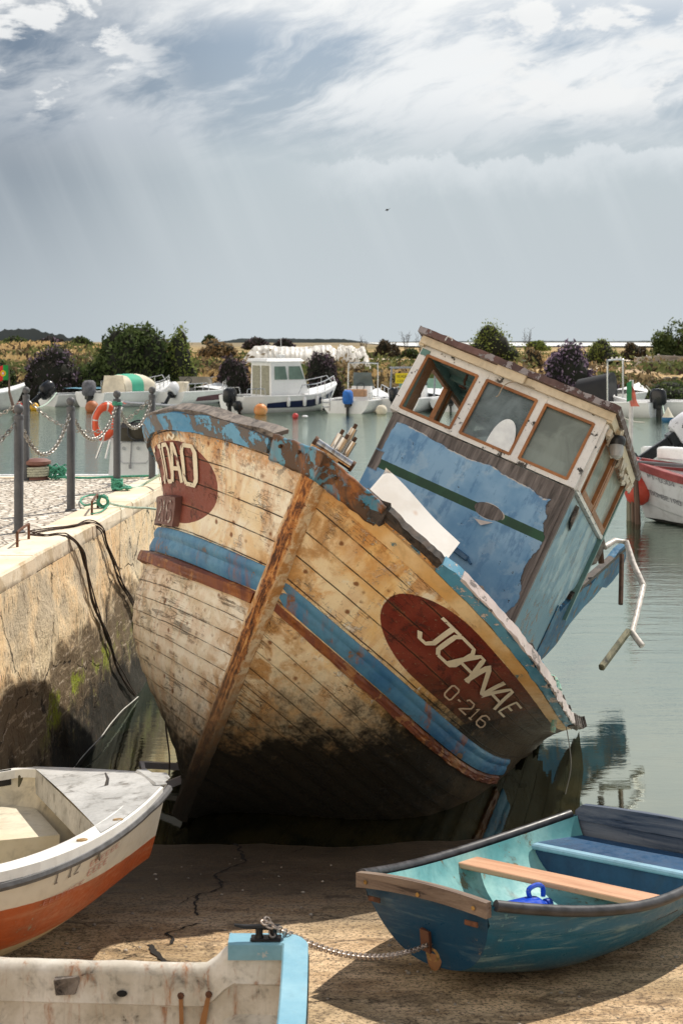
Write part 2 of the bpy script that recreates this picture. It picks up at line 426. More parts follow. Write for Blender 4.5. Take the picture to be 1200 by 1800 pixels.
def make_world():
    t = NT('World', world=True); scene.world = t.mat
    out = t.node('ShaderNodeOutputWorld'); bg = t.node('ShaderNodeBackground'); t.l.new(bg.outputs[0], out.inputs[0]); bg.inputs[1].default_value = .108
    sky = t.node('ShaderNodeTexSky', sky_type='NISHITA'); sky.sun_disc = False; sky.sun_elevation = SUN_EL; sky.sun_rotation = SUN_AZ; sky.dust_density = 2.2; sky.air_density = 1.2
    g = t.tc('Generated'); x, y, z = t.sep(g)
    az = t.m('ARCTAN2', x, y); el = t.m('ARCSINE', z)
    v = t.comb(az, el)
    # warped wisps, rising to the right
    wv = t.vmap(v, (1, 1, 1), (0, 0, 0), (0, 0, R(-20)))
    warp = t.noise(t.vmap(v, (4, 9, 1)), 1.0, 4, .6, 0, True)
    wv2 = t.node('ShaderNodeVectorMath', operation='ADD'); t.put(wv2.inputs[0], wv)
    sc = t.node('ShaderNodeVectorMath', operation='SCALE'); t.put(sc.inputs[0], warp); sc.inputs[3].default_value = .06; t.put(wv2.inputs[1], sc.outputs[0])
    wisp = t.noise(t.vmap(wv2.outputs[0], (5, 17, 1), (1.3, 2.2, 0)), 1.0, 9, .64, .15)
    broad = t.noise(t.vmap(v, (5, 9, 1), (3.1, .4, 0)), 1.0, 4, .55)
    puff = t.noise(t.vmap(v, (13, 26, 1), (.75, .2, 0)), 1.0, 9, .6, .2)
    # haze bank: its top edge is bumpy on the right
    edge = t.m('ADD', t.m('ADD', t.m('MULTIPLY', t.m('SUBTRACT', t.noise(t.vmap(v, (26, 20, 1)), 1.0, 7, .66), .5), .045), t.m('MULTIPLY', t.m('SUBTRACT', t.noise(t.vmap(v, (7, 3, 1)), 1.0, 3, .5), .5), .05)), t.m('ADD', .136, t.m('MULTIPLY', az, .006)))
    below = t.rng(t.m('SUBTRACT', edge, el), -.0015, .004)
    lobe = t.m('MULTIPLY', below, t.rng(t.m('SUBTRACT', edge, el), .0, .034, 1, 0)); lobe = t.m('MULTIPLY', lobe, t.rng(az, -.06, .04))
    grey = t.ramp(t.m('ADD', el, 0), [(0, (5.3, 5.85, 6.15)), (.06, (5.05, 5.6, 5.95)), (.14, (4.8, 5.4, 5.8)), (.25, (3.6, 4.4, 5.4)), (.6, (3.2, 4.2, 5.6))])
    c = t.mix(.55, sky.outputs[0], grey); c = t.mix(t.rng(el, .02, .3, 1, .6), sky.outputs[0], grey)
    # darker slate sky to the upper left
    dark = t.m('MULTIPLY', t.rng(az, -.05, -.26, 0, 1), t.rng(el, .0, .22, .25, 1)); c = t.mix(t.m('MULTIPLY', dark, .92), c, (1.35, 1.75, 2.35))
    bl = t.m('MULTIPLY', t.rng(el, .13, .16), t.rng(az, .06, -.2, .25, .75)); c = t.mix(t.m('MULTIPLY', bl, .6), c, (2.0, 2.7, 3.6))
    wm = t.m('MULTIPLY', t.rng(t.m('ADD', wisp, t.m('MULTIPLY', t.m('SUBTRACT', broad, .5), .5)), .38, .58), t.rng(el, .11, .19))
    wm = t.m('MULTIPLY', wm, t.rng(az, -.3, .08, .45, 1.0)); c = t.mix(wm, c, (8.2, 8.4, 8.5))
    pm = t.m('MULTIPLY', t.rng(puff, .50, .57), t.rng(el, .150, .175)); pm = t.m('MULTIPLY', pm, t.rng(t.m('ABSOLUTE', t.m('SUBTRACT', az, -.02)), .08, .16)); c = t.mix(t.m('MULTIPLY', pm, .9), c, (8.3, 8.4, 8.4))
    c = t.mix(t.m('MULTIPLY', lobe, .42), c, (8.2, 8.5, 8.7))
    # soft slanting shafts under the bank
    rays = t.noise(t.vmap(t.vmap(v, rot=(0, 0, R(-24))), (26, 1.0, 1)), 1.0, 4, .55)
    rm = t.m('MULTIPLY', t.rng(rays, .45, .68), t.rng(el, .015, .12)); rm = t.m('MULTIPLY', rm, t.rng(el, .125, .2, 1, 0)); c = t.mix(t.m('MULTIPLY', rm, .12), c, (8.0, 8.4, 8.6))
    # unseen sky shaped for fill: bright band above frame, dim zenith, added glow rear-left
    c = t.mix(t.m('MULTIPLY', t.m('MULTIPLY', t.rng(el, .21, .27), t.rng(el, .56, .44)), t.rng(az, -.5, .1, .45, .9)), c, (9.4, 9.4, 9.2)); c = t.mix(t.rng(el, .45, .70, 0, .92), c, (1.5, 2.2, 3.6)); c = t.mix(t.rng(y, .05, -.5, 0, .8), c, (3.6, 3.6, 3.6)); dl = t.m('ADD', t.m('MULTIPLY', x, -.82), t.m('MULTIPLY', y, -.55)); c = t.mix(t.m('MULTIPLY', t.rng(dl, .25, .75), t.rng(el, 1.0, .6)), c, (14.0, 12.6, 10.6))
    t.l.new(c, bg.inputs[0])


make_world()

# ------------------------------------------------------------------ the wrecked fishing boat
WM = m4(WR, WT)
wreck = empty('fishing_boat', 'large derelict wooden fishing boat leaning over with blue wheelhouse and red name patches', 'fishing boat', mw=WM)
LEAN = WM


def hull_material():
    t = NT('hull_paint'); ob = t.tc(); uv = t.tc('UV'); d, v, _ = t.sep(uv); wx, wy, wz = t.sep(t.tc('World')); ox, oy, oz = t.sep(ob)
    port = t.rng(ox, -.02, .02)
    big = t.noise(ob, 2.2, 6, .62, .3); mid = t.noise(ob, 7, 8, .68, .4); fine = t.noise(ob, 34, 8, .72); big2 = t.noise(t.vmap(ob, (1, 1, 1), (5, 3, 1)), 3.1, 7, .66, .8)
    cream = t.mix(t.rng(big, .40, .60), (.86, .70, .46), (.93, .86, .70))
    tan = t.mix(t.rng(big, .36, .62), (.88, .56, .22), (.94, .77, .50))
    c = t.mix(port, cream, tan); blo = t.noise(t.vmap(ob, (1, 1, 1), (9, 1, 3)), 1.6, 8, .72, .6); c = t.mix(t.rng(blo, .50, .60, 0, .75), c, t.mix(port, (.80, .56, .30), (.74, .38, .11))); c = t.mix(t.rng(blo, .44, .38, 0, .8), c, (.92, .84, .68))  # starboard paler than port: stronger light there put into the colour
    # pale flaked scabs
    scab = t.m('MULTIPLY', t.rng(t.m('ADD', t.m('MULTIPLY', mid, .5), t.m('MULTIPLY', fine, .5)), .53, .56), t.rng(big2, .46, .58)); c = t.mix(t.m('MULTIPLY', scab, .9), c, (.95, .90, .78))
    # lower planks: greyer white with worn wood
    low = t.rng(v, 1.09, 1.12); lowc = t.mix(t.rng(mid, .4, .65), (.92, .86, .74), (.74, .63, .47)); lowp = t.mix(t.rng(mid, .4, .65), (.90, .76, .52), (.66, .44, .22))
    c = t.mix(low, c, t.mix(port, lowc, lowp))
    stp = t.vmap(t.comb(d, v, t.m('MULTIPLY', port, 3.0)), (2.2, 15, 1)); pl = t.noise(stp, 1.0, 8, .7, .3)
    wear = t.m('MULTIPLY', low, t.m('MULTIPLY', t.rng(pl, .56, .58), t.rng(big2, .44, .54))); c = t.mix(t.m('MULTIPLY', wear, .75), c, t.mix(fine, (.10, .085, .07), (.40, .35, .29)))
    # rust runs and blooms
    run = t.noise(t.vmap(t.comb(d, v, t.m('MULTIPLY', port, 5.0)), (17, 1.5, 1)), 1.0, 6, .6, .5)
    rm = t.m('MULTIPLY', t.rng(run, .46, .56), t.rng(v, .0, .9, .9, .35)); rm = t.m('MULTIPLY', rm, t.rng(big2, .35, .6, .25, 1))
    c = t.mix(t.m('MULTIPLY', rm, .8), c, (.55, .22, .05))
    topr = t.m('MULTIPLY', t.rng(t.m('ADD', v, t.m('MULTIPLY', t.m('SUBTRACT', mid, .5), .9)), .12, .22, 1, 0), t.rng(fine, .3, .6, .3, 1)); topr = t.m('MULTIPLY', topr, t.rng(d, .9, 2.0, .85, .55))
    c = t.mix(t.m('MULTIPLY', topr, .85), c, t.ramp(mid, [(.35, (.16, .06, .02)), (.5, (.62, .27, .07)), (.62, (.80, .50, .20))]))
    near = t.rng(t.m('SUBTRACT', d, t.m('MULTIPLY', port, .06)), .0, .11, 1, 0); nm = t.m('MULTIPLY', near, t.rng(mid, .40, .6)); c = t.mix(t.m('MULTIPLY', nm, .8), c, t.mix(fine, (.22, .08, .02), (.72, .40, .14)))
    sp = t.voro(t.vmap(ob, (1, 1, 1)), 9.0); sp2 = t.m('ADD', sp, t.m('MULTIPLY', t.m('SUBTRACT', fine, .5), .25)); spm = t.m('MULTIPLY', t.rng(sp2, .08, .20, 1, 0), t.rng(t.noise(ob, 3.3, 2), .42, .50)); c = t.mix(t.m('MULTIPLY', spm, .9), c, (.20, .07, .02))
    # flecks of old blue and grey near the sheer
    fl = t.m('MULTIPLY', t.rng(mid, .53, .55), t.rng(v, .10, .16, 1, 0)); c = t.mix(fl, c, t.mix(t.rng(fine, .45, .55), (.09, .27, .42), (.13, .11, .10)))
    st2 = t.m('MULTIPLY', t.rng(t.noise(t.vmap(ob, (1, 1, 1), (2, 8, 4)), 8, 8, .75), .56, .575), t.m('MULTIPLY', t.rng(v, .08, .3, 1, 0), t.m('SUBTRACT', 1.0, port))); c = t.mix(st2, c, (.17, .15, .14))
    # dark red name patch, rounded at its forward end
    dc = .62; vc = .457
    ex = t.m('DIVIDE', t.m('MINIMUM', t.m('SUBTRACT', d, dc), 0.0), .325); ey = t.m('DIVIDE', t.m('SUBTRACT', v, vc), t.m('SUBTRACT', .288, t.m('MULTIPLY', t.m('MAXIMUM', t.m('SUBTRACT', d, .9), 0.0), -.018)))
    e = t.m('ADD', t.m('POWER', t.m('ABSOLUTE', ex), 2.2), t.m('POWER', t.m('ABSOLUTE', ey), 2.2)); e = t.m('ADD', e, t.m('MULTIPLY', t.m('SUBTRACT', fine, .5), .07))
    red = t.m('MULTIPLY', t.rng(e, .985, 1.01, 1, 0), t.rng(d, 2.2, 2.5, 1, .15))
    redc = t.mix(t.rng(big, .35, .65), (.16, .022, .012), (.235, .05, .03)); redc = t.mix(t.m('SUBTRACT', 1.0, port), redc, t.mix(.4, redc, (.30, .12, .09))); redc = t.mix(t.rng(mid, .5, .7, 0, .6), redc, (.09, .02, .012)); redc = t.mix(t.rng(fine, .60, .64, 0, .6), redc, (.42, .25, .16)); redc = t.mix(t.rng(mid, .57, .60, 0, .55), redc, (.06, .02, .015))
    sc2 = t.m('MULTIPLY', t.m('MULTIPLY', port, t.rng(d, 1.0, 2.2)), t.rng(t.noise(t.vmap(uv, (5, 40, 1)), 1, 6, .7), .48, .62)); redc = t.mix(sc2, redc, (.30, .19, .12))
    c = t.mix(red, c, redc)
    # seams between the planks
    vj = t.m('ADD', v, t.m('MULTIPLY', t.m('SUBTRACT', t.noise(t.vmap(uv, (3, .5, 1)), 1.0, 3), .5), .03))
    up = t.m('ABSOLUTE', t.m('SUBTRACT', t.m('FRACT', t.m('DIVIDE', t.m('SUBTRACT', vj, .10), .172)), .5)); lo = t.m('ABSOLUTE', t.m('SUBTRACT', t.m('FRACT', t.m('DIVIDE', t.m('SUBTRACT', vj, 1.09), .128)), .5))
    sd_ = t.mix(low, up, lo); br = t.noise(t.vmap(t.comb(d, v, port), (7, 18, 2)), 1.0, 6, .7)
    seam = t.m('MULTIPLY', t.rng(sd_, .472, .488), t.rng(br, .40, .54, .25, 1)); soft = t.m('MULTIPLY', t.rng(sd_, .36, .5), t.rng(br, .42, .66, 0, .7))
    c = t.mix(t.m('MULTIPLY', soft, .5), c, (.42, .22, .09)); c = t.mix(t.m('MULTIPLY', seam, .93), c, (.035, .022, .015))
    crk = t.voro(t.vmap(t.comb(d, v, t.m('MULTIPLY', mid, .5)), (3, 15, 1)), 1.6, 'DISTANCE_TO_EDGE'); ck = t.m('MULTIPLY', t.rng(crk, .004, .014, 1, 0), t.rng(big2, .52, .6)); c = t.mix(t.m('MULTIPLY', ck, .8), c, (.06, .03, .015)); gm = t.m('MULTIPLY', t.rng(fine, .56, .66), t.rng(mid, .44, .58)); c = t.mix(t.m('MULTIPLY', gm, .55), c, (.16, .10, .05))
    # weed and slime near the waterline, blackened further: shade under the hull painted in
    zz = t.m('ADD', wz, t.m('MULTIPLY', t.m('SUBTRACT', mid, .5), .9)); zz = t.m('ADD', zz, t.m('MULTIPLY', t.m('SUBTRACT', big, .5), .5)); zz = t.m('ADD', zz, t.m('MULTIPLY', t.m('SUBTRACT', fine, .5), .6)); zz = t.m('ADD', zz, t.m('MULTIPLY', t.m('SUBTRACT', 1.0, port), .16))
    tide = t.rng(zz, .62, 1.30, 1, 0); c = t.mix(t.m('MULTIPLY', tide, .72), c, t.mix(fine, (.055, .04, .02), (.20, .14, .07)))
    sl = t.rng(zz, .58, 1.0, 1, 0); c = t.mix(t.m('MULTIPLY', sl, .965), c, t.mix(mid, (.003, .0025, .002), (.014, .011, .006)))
    dmp = t.m('MULTIPLY', port, t.rng(t.m('ADD', t.m('ADD', d, t.m('MULTIPLY', v, .35)), t.m('MULTIPLY', t.m('SUBTRACT', mid, .5), 1.6)), 1.35, 2.3)); c = t.mix(t.m('MULTIPLY', dmp, .8), c, t.mix(fine, (.03, .022, .012), (.16, .10, .05)))
    h = t.m('ADD', t.m('MULTIPLY', fine, .22), t.m('MULTIPLY', mid, .35)); h = t.m('SUBTRACT', h, t.m('MULTIPLY', seam, 1.3)); h = t.m('SUBTRACT', h, t.m('MULTIPLY', wear, .3)); h = t.m('ADD', h, t.m('MULTIPLY', scab, .25)); h = t.m('SUBTRACT', h, t.m('MULTIPLY', ck, .4))
    return t.fin(c, t.rng(fine, .3, .7, .42, .75), 0, t.bump(h, 1.0, .014), .35)


M_HULL = hull_material()
M_STEM = None


def stem_material():
    t = NT('rusty_stem'); ob = t.tc(); uv = t.tc('UV'); a, b, _ = t.sep(uv); wz = t.sep(t.tc('World'))[2]
    mid = t.noise(ob, 9, 8, .7, .5); fine = t.noise(ob, 40, 8, .72); gr = t.m('ADD', t.m('MULTIPLY', t.noise(t.vmap(uv, (3, 8, 1)), 1.5, 9, .72, .4), .6), t.m('MULTIPLY', t.noise(t.vmap(uv, (6, 1.6, 1)), 1.5, 6, .7, .3), .4))
    rust = t.ramp(gr, [(.38, (.03, .015, .010)), (.46, (.14, .05, .02)), (.53, (.50, .19, .05)), (.60, (.74, .42, .16))])
    pale = t.mix(t.rng(mid, .4, .6), (.82, .66, .44), (.55, .27, .09))
    pm = t.rng(t.m('ADD', t.m('ABSOLUTE', t.m('SUBTRACT', a, .45)), t.m('MULTIPLY', t.m('SUBTRACT', mid, .5), .7)), .17, .25); c = t.mix(pm, rust, pale)
    c = t.mix(t.rng(b, 1.0, 1.9, 0, .6), c, t.mix(gr, (.13, .075, .04), (.42, .30, .19)))
    c = t.mix(t.rng(fine, .60, .66, 0, .7), c, (.05, .03, .02))
    zz = t.m('ADD', wz, t.m('MULTIPLY', t.m('SUBTRACT', mid, .5), .5)); c = t.mix(t.rng(zz, .3, 1.15, .97, 0), c, (.010, .007, .004))
    return t.fin(c, .7, 0, t.bump(t.m('ADD', gr, t.m('MULTIPLY', fine, .4)), .9, .014))


M_STEM = stem_material()
M_BLUE = paint('blue_strake_paint', (.035, .15, .33), (.26, .15, .08), .55, (.10, .27, .43), rust=.55, grime=.7, stretch=(1, 1, 1), bump=.5)
M_BLUEC = paint('bow_cap_blue', (.05, .21, .33), (.09, .05, .03), .95, (.12, .31, .42), rust=.9, grime=.8, bump=.6)
M_REDR = paint('rub_rail_red', (.13, .035, .022), (.36, .17, .07), .75, (.22, .07, .04), rust=.9, grime=.8, bump=.6)
M_ROT = wood('rotten_wood', (.05, .04, .035), (.24, .20, .17), 1.3)
M_ROTD = wood('dark_rotten_wood', (.012, .010, .009), (.085, .06, .045), 1.2)
M_GREYW = wood('grey_weathered_board', (.10, .088, .085), (.27, .24, .23), 1.0, axis=2)
M_TANW = paint('ochre_top_plank', (.72, .40, .13), (.10, .22, .25), .42, (.86, .62, .34), rust=.5, grime=.3, bump=.5)
M_LETTER = paint('cream_lettering', (.80, .70, .52), (.17, .04, .025), .55, (.86, .78, .62), grime=.4, streak=.15)
M_WINT = wood('boat_inside_wood', (.03, .025, .02), (.10, .08, .06), 1.0)


def dmax(side, v, k=0):
    if side < 0: return 5.9
    j = mnoise.noise(Vector((v * 11, 3.3, 1))) * .10 + mnoise.noise(Vector((v * 34, 1.3, 7))) * .05
    if v < .05: return 2.70 + j
    if v < .62: return 3.5 + j * 4 + .5 * math.sin(v * 9)
    if v < .80: return 3.1 + j * 2
    return 2.75 + j


def hull_side(side):
    nd, nv = 110, 84; V = []; UV = []; Fc = []
    for layer, off in ((0, 0.0), (1, -.055)):
        for j in range(nv + 1):
            v = 2.75 * j / nv; dm = dmax(side, v)
            for i in range(nd + 1):
                d = dm * (i / nd) ** 1.35
                o = off
                if layer == 0 and v > .04:      # clinker-like unevenness of old planks
                    o += .006 * mnoise.noise(Vector((d * 2.2, v * 5, side * 4)))
                    if v > 1.1: o += .012 * (((v - 1.09) / .128) % 1.0)
                V.append(hull_pt(side, d, v, o if d > .04 or layer == 0 else 0)); UV.append((d, v))
    n = (nd + 1) * (nv + 1)
    for L in (0, 1):
        for j in range(nv):
            for i in range(nd):
                a = L * n + j * (nd + 1) + i; f = (a, a + 1, a + nd + 2, a + nd + 1); Fc.append(f if (L == 0) == (side > 0) else f[::-1])
    for i in range(nd): Fc.append((i, n + i, n + i + 1, i + 1))
    for j in range(nv): a = j * (nd + 1) + nd; Fc.append((a, a + nd + 1, a + nd + 1 + n, a + n))
    return V, Fc, UV


hv = []; hf = []; hu = []
for s in (1, -1):
    V, Fc, U = hull_side(s); k = len(hv); hv += list(V); hf += [tuple(i + k for i in f) for f in Fc]; hu += U
hull = new_mesh('hull', hv, hf, M_HULL, wreck, uv=hu, smooth=True, sharp=50)


def slab(side, d0, d1, v0, v1, out0, out1, prof=None, nd=60, nv=6, jt=0.0, jb=0.0, jo=0.0, jf=9.0, seed=0, taper=False, grow=0.0):
    """a plank lying on the hull: v0..v1 of the girth, faces at out0 (inner) and out1 (outer); jt/jb ragged top/bottom edge"""
    V = []; UV = []; Fc = []
    def nz(a, b): return mnoise.noise(Vector((a * jf, b, seed))) + .5 * mnoise.noise(Vector((a * jf * 3.1, b, seed + 5)))
    for L in (0, 1):
        for j in range(nv + 1):
            for i in range(nd + 1):
                d = d0 + (d1 - d0) * (i / nd); a = v0 + jt * nz(d, 0); b = v1 + jb * nz(d, 9); v = a + (b - a) * j / nv
                o = (out1 if L else out0)
                if L and prof: o = out0 + (out1 - out0) * prof(j / nv)
                if L: o += jo * nz(d, j * 1.7)
                if grow and L: o = out0 + (o - out0) * (.35 + .65 * min(1, d / grow))
                if taper and L: o = out0 + (o - out0) * min(1, i / 2 + .3, (nd - i) / 2 + .3)
                V.append(hull_pt(side, max(d, .0), v, o)); UV.append((d, v))
    n = (nd + 1) * (nv + 1)
    for L in (0, 1):
        for j in range(nv):
            for i in range(nd):
                a = L * n + j * (nd + 1) + i; f = (a, a + 1, a + nd + 2, a + nd + 1); Fc.append(f if (L == 1) == (side > 0) else f[::-1])
    for i in range(nd):
        Fc.append((i, i + 1, n + i + 1, n + i)); a = nv * (nd + 1) + i; Fc.append((a, a + n, a + n + 1, a + 1))
    for j in range(nv):
        a = j * (nd + 1); Fc.append((a, a + n, a + nd + 1 + n, a + nd + 1)); a += nd; Fc.append((a, a + nd + 1, a + nd + 1 + n, a + n))
    return V, Fc, UV


def part_slab(name, mat, *a, parent=None, smooth=True, label=None, **k):
    V, Fc, UV = slab(*a, **k); o = new_mesh(name, V, Fc, mat, parent or wreck, uv=UV, smooth=smooth, sharp=35)
    if label: o['label'] = label
    return o


two = lambda u: .72 + .28 * max(math.sin(min(u / .42, 1) * math.pi) if u < .42 else 0, 0) + (.22 * math.sin((u - .42) / .58 * math.pi) if u >= .42 else 0)
rnd = lambda u: min(1, .55 + 6 * min(u, 1 - u))
for s in (1, -1):
    dm = 2.30 if s > 0 else 5.8
    part_slab('strake', M_BLUE, s, .01, dm, .80 if s < 0 else .815, .985 if s < 0 else .965, -.01, .018 if s > 0 else .036, prof=two, grow=.12, nd=110, nv=14, jo=.003)
    part_slab('rub_rail', M_REDR, s, .012, dm - .12 if s > 0 else dm, .992 if s < 0 else .975, 1.085 if s < 0 else 1.045, -.01, .022 if s > 0 else .082, prof=rnd, grow=.35, nd=160, nv=8, jo=.008, jb=.008, jt=.004)
# gunwales
part_slab('gunwale', paint('flaking_gunwale', (.07, .26, .46), (.13, .11, .10), .95, (.14, .36, .55), grime=.4, bump=.9), -1, .105, 5.8, -.03, .085, -.09, .03, nd=150, nv=5, jt=.016, jb=.010, jo=.008, jf=5)
part_slab('gunwale_capping', M_ROT, -1, .10, 5.8, -.05, -.02, -.12, .012, nd=170, nv=3, jt=.014, jb=.012, jo=.010, seed=4, jf=6)
part_slab('gunwale', M_ROTD, 1, .085, .36, -.02, .035, -.06, .006, nd=60, nv=4, jt=.014, jb=.01, jo=.012, seed=2, jf=16, label='black rotten length of gunwale behind the bow cap')
part_slab('gunwale', paint('blue_gunwale_edge', (.07, .26, .40), (.62, .52, .46), .70, (.14, .34, .46), grime=.35, bump=.8), 1, .33, 2.25, -.030, .045, -.06, .024, nd=90, nv=4, jt=.022, jb=.012, jo=.008, seed=6)
part_slab('gunwale_capping', paint('peeled_white_edge', (.48, .41, .39), (.20, .17, .16), .7, grime=.5, bump=.9), 1, .40, 2.2, -.050, -.034, -.05, .026, nd=120, nv=2, jt=.016, jo=.014, seed=8)
part_slab('top_plank', M_TANW, 1, .075, 2.62, .052, .150, -.01, .020, nd=90, nv=4, jb=.006, jo=.003, seed=3)
part_slab('top_plank', M_ROT, 1, 2.2, 2.84, -.06, .03, -.05, .03, nd=40, nv=3, jt=.06, jo=.02, seed=9, label='splintered end of the top plank')


# stem post
def stem():
    V = []; UV = []; Fc = []; n = 60; prof = [(-.105, .045), (-.10, -.012), (-.055, -.075), (-.02, -.085), (.02, -.085), (.055, -.075), (.10, -.012), (.105, .045)]; m = len(prof)
    for i in range(n + 1):
        f = i / n; z = .06 - f * (STEM_H + .10); w = .86 - .30 * f
        for k, (x, y) in enumerate(prof):
            j = .008 * mnoise.noise(Vector((z * 5, k * 2.2, 0)))
            V.append((x * w + j, RAKE * (-z) + y * w + j, z)); UV.append((k / (m - 1), -z))
    for i in range(n):
        for k in range(m - 1): a = i * m + k; Fc.append((a, a + 1, a + m + 1, a + m))
    Fc.append(tuple(range(m))); Fc.append(tuple(n * m + k for k in range(m - 1, -1, -1)))
    new_mesh('stem_post', V, Fc, M_STEM, wreck, uv=UV, smooth=True, sharp=35)


stem()
bc = MB()   # metal-blue cap wrapped round the bow
def cap_fn(u, w):
    q = -1 + 2.45 * u; s = 1 if q > 0 else -1; d = abs(q) ** 1.3 * (.085 if q > 0 else .095)
    v = -.055 + .185 * w * (1 - .10 * abs(q)) + (.010 * mnoise.noise(Vector((q * 6, w * 3, 2))))
    p = hull_pt(s, d, max(v, -.06), .030 + .004 * mnoise.noise(Vector((q * 8, w * 8, 1)))); k = max(0, 1 - abs(q) / .30)
    return (p[0] * (1 - .2 * k), p[1] - .085 * k * k, p[2] + .01 * k)
bc.grid(cap_fn, 56, 8)
bc.grid(lambda u, w: tuple(Vector(cap_fn(u, 0)) + Vector((-.06 * (1 if cap_fn(u, 0)[0] > 0 else -1) * min(1, abs(cap_fn(u, 0)[0]) * 8), .12, -.005)) * (1 - w)), 56, 2)
o = bc.build('bow_cap', M_BLUEC, wreck, smooth=True, sharp=50)
so = o.modifiers.new('thick', 'SOLIDIFY'); so.thickness = .012; so.offset = 1
bi = 0
for q, w in ((-.8, .35), (-.35, .3), (.4, .4), (1.1, .5), (1.3, .7)):
    u = (q + 1) / 2.45; bt = MB(); bt.ball(Vector(cap_fn(u, w)) + Vector((0, -.012, 0)), .012, 8, 5); bt.build('bolt', plain('rusty_bolt', (.12, .06, .03), .6, .6), o, smooth=True)
ec = MB(); p = Vector(hull_pt(1, .135, .02, -.01)); ec.box(p, (.09, .09, .12), jit=.02); ec.build('broken_end_block', M_ROTD, wreck)

# names and numbers, painted
def hull_text(side, items, mat, name, v0, v1, out, hw):
    mb = MB()
    for ch, d0, d1 in items:
        def fn(a, b, d0=d0, d1=d1):
            aa = a if side > 0 else 1 - a
            return hull_pt(side, d0 + (d1 - d0) * aa, v1 + (v0 - v1) * b, out)
        stroke_mesh(mb, ch, fn, hw, .12)
    o = mb.build(name, mat, hull); return o
hull_text(1, [('J', .455, .60), ('O', .575, .72), ('A', .675, .855), ('N', .825, 1.035), ('A', 1.02, 1.225), ], M_LETTER, 'name_lettering', .262, .488, .011, (.092, .052))['label'] = 'cream painted letters JOANA on the red patch'
hull_text(1, [('E', 1.27, 1.40)], M_LETTER, 'name_lettering', .295, .470, .011, (.095, .06))['label'] = 'smaller cream painted letter E after JOANA'
hull_text(1, [('O', .80, .875), ('-', .905, .945), ('2', .965, 1.06), ('1', 1.08, 1.15), ('6', 1.19, 1.31)], paint('faded_number_paint', (.55, .42, .30), (.2, .05, .03), .45, grime=.5), 'number_lettering', .575, .685, .011, (.085, .06))['label'] = 'faded painted number O-216'
for ch, a, b in (('x', 0, 0),): pass
hull_text(-1, [('O', .435, .560), ('A', .585, .715), ('O', .715, .83), ('J', .84, .93), ('E', 1.03, 1.14), ('A', 1.25, 1.42)], M_LETTER, 'name_lettering', .190, .455, .011, (.135, .055))['label'] = 'cream painted letters JOAO on the red patch'
hull_text(-1, [('~', .585, .715)], M_LETTER, 'tilde', .190, .455, .011, (.10, .04))
V, Fc, UV = slab(-1, .60, 1.25, .555, .775, .0, .05, nd=30, nv=4, jt=.004, jo=.003)
pb = new_mesh('number_board', V, Fc, paint('number_board_paint', (.14, .06, .05), (.2, .16, .14), .5, (.22, .10, .08), grime=.5), wreck, uv=UV, smooth=True, sharp=30)
nb = MB()
for ch, d0, d1 in (('6', .63, .72), ('1', .74, .80), ('2', .83, .93), ('O', 1.02, 1.16)):
    stroke_mesh(nb, ch, lambda a, b, d0=d0, d1=d1: hull_pt(-1, d0 + (d1 - d0) * (1 - a), .745 - .155 * b, .054), (.10, .06), .12)
nb.build('number_lettering', paint('pale_number', (.50, .43, .38), (.16, .07, .06), 1.0, scale=1.5), pb)
# inside: deck, frames, bulkhead
dk = MB()
def deck_fn(u, w):
    d = .35 + 5.4 * u; a = hull_pt(-1, d, .42, -.07); b = hull_pt(1, min(d, 2.5), .42, -.07) if d < 2.5 else np.array([-a[0] * .9, a[1], a[2]]); return tuple(a + (b - a) * w)
dk.grid(deck_fn, 24, 8); dk.build('deck', M_WINT, wreck)
for d in np.arange(.5, 5.6, .42):
    for s in (1, -1):
        if s > 0 and d > 2.4: continue
        fr = MB(); fr.tube([hull_pt(s, d, v, -.085) for v in np.linspace(-.02, 1.0, 8)], .03, 5); fr.build('hull_frame', M_ROTD, wreck)
tr = MB(); tp = [hull_pt(-1, 5.85, v, -.01) for v in np.linspace(0, 2.7, 12)]; tr.add(tp + [(-p[0] * .95, p[1], p[2]) for p in tp[::-1]], [tuple(range(24))]); tr.build('transom', M_HULL, wreck)

# bow roller and its stack of steel tubes
M_STEEL = NT('polished_steel'); _n = M_STEEL.noise(M_STEEL.vmap(M_STEEL.tc(), (30, 30, 2)), 1.5, 4); M_STEEL = M_STEEL.fin(M_STEEL.mix(M_STEEL.rng(_n, .4, .7), (.66, .65, .63), (.36, .29, .22)), .18, 1.0)
M_RUST = plain('dark_rusty_steel', (.10, .055, .035), .7, .4, .4, 20, .4)
WMi = WM.inverted()
def atw(px, py, Y): return Vector(((px - 600) / FPX * Y, Y, EYE - (py - 600) / FPX * Y))
def atl(px, py, Y): return WMi @ atw(px, py, Y)
ro = MB(); a, b = atl(556, 778, 8.22), atl(616, 818, 8.22); ro.tube([a, b], .031, 14); r1 = ro.build('bow_roller', M_STEEL, wreck, smooth=True, sharp=40)
rc = MB(); dv = (b - a).normalized(); rc.tube([a - dv * .022, a - dv * .001], .036, 14); rc.tube([b + dv * .001, b + dv * .02], .036, 14); rc.beam(a - dv * .01 - Vector((0, 0, .06)), b + dv * .01 - Vector((0, 0, .06)), .07, .03)
rc.build('roller_cheek', M_RUST, r1)
for (p, q, Y) in (((582, 793), (599, 763), 8.36), ((592, 795), (607, 771), 8.30), ((600, 795), (622, 753), 8.40), ((606, 801), (621, 776), 8.33)):
    tb = MB(); a, b = atl(*p, Y), atl(*q, Y); tb.tube([a, b], .0235, 12); e = tb.build('steel_tube', M_STEEL, wreck, smooth=True, sharp=40)
    tb = MB(); dv = (b - a).normalized(); tb.tube([b, b + dv * .03], .012, 8); tb.build('tube_pin', M_RUST, e)

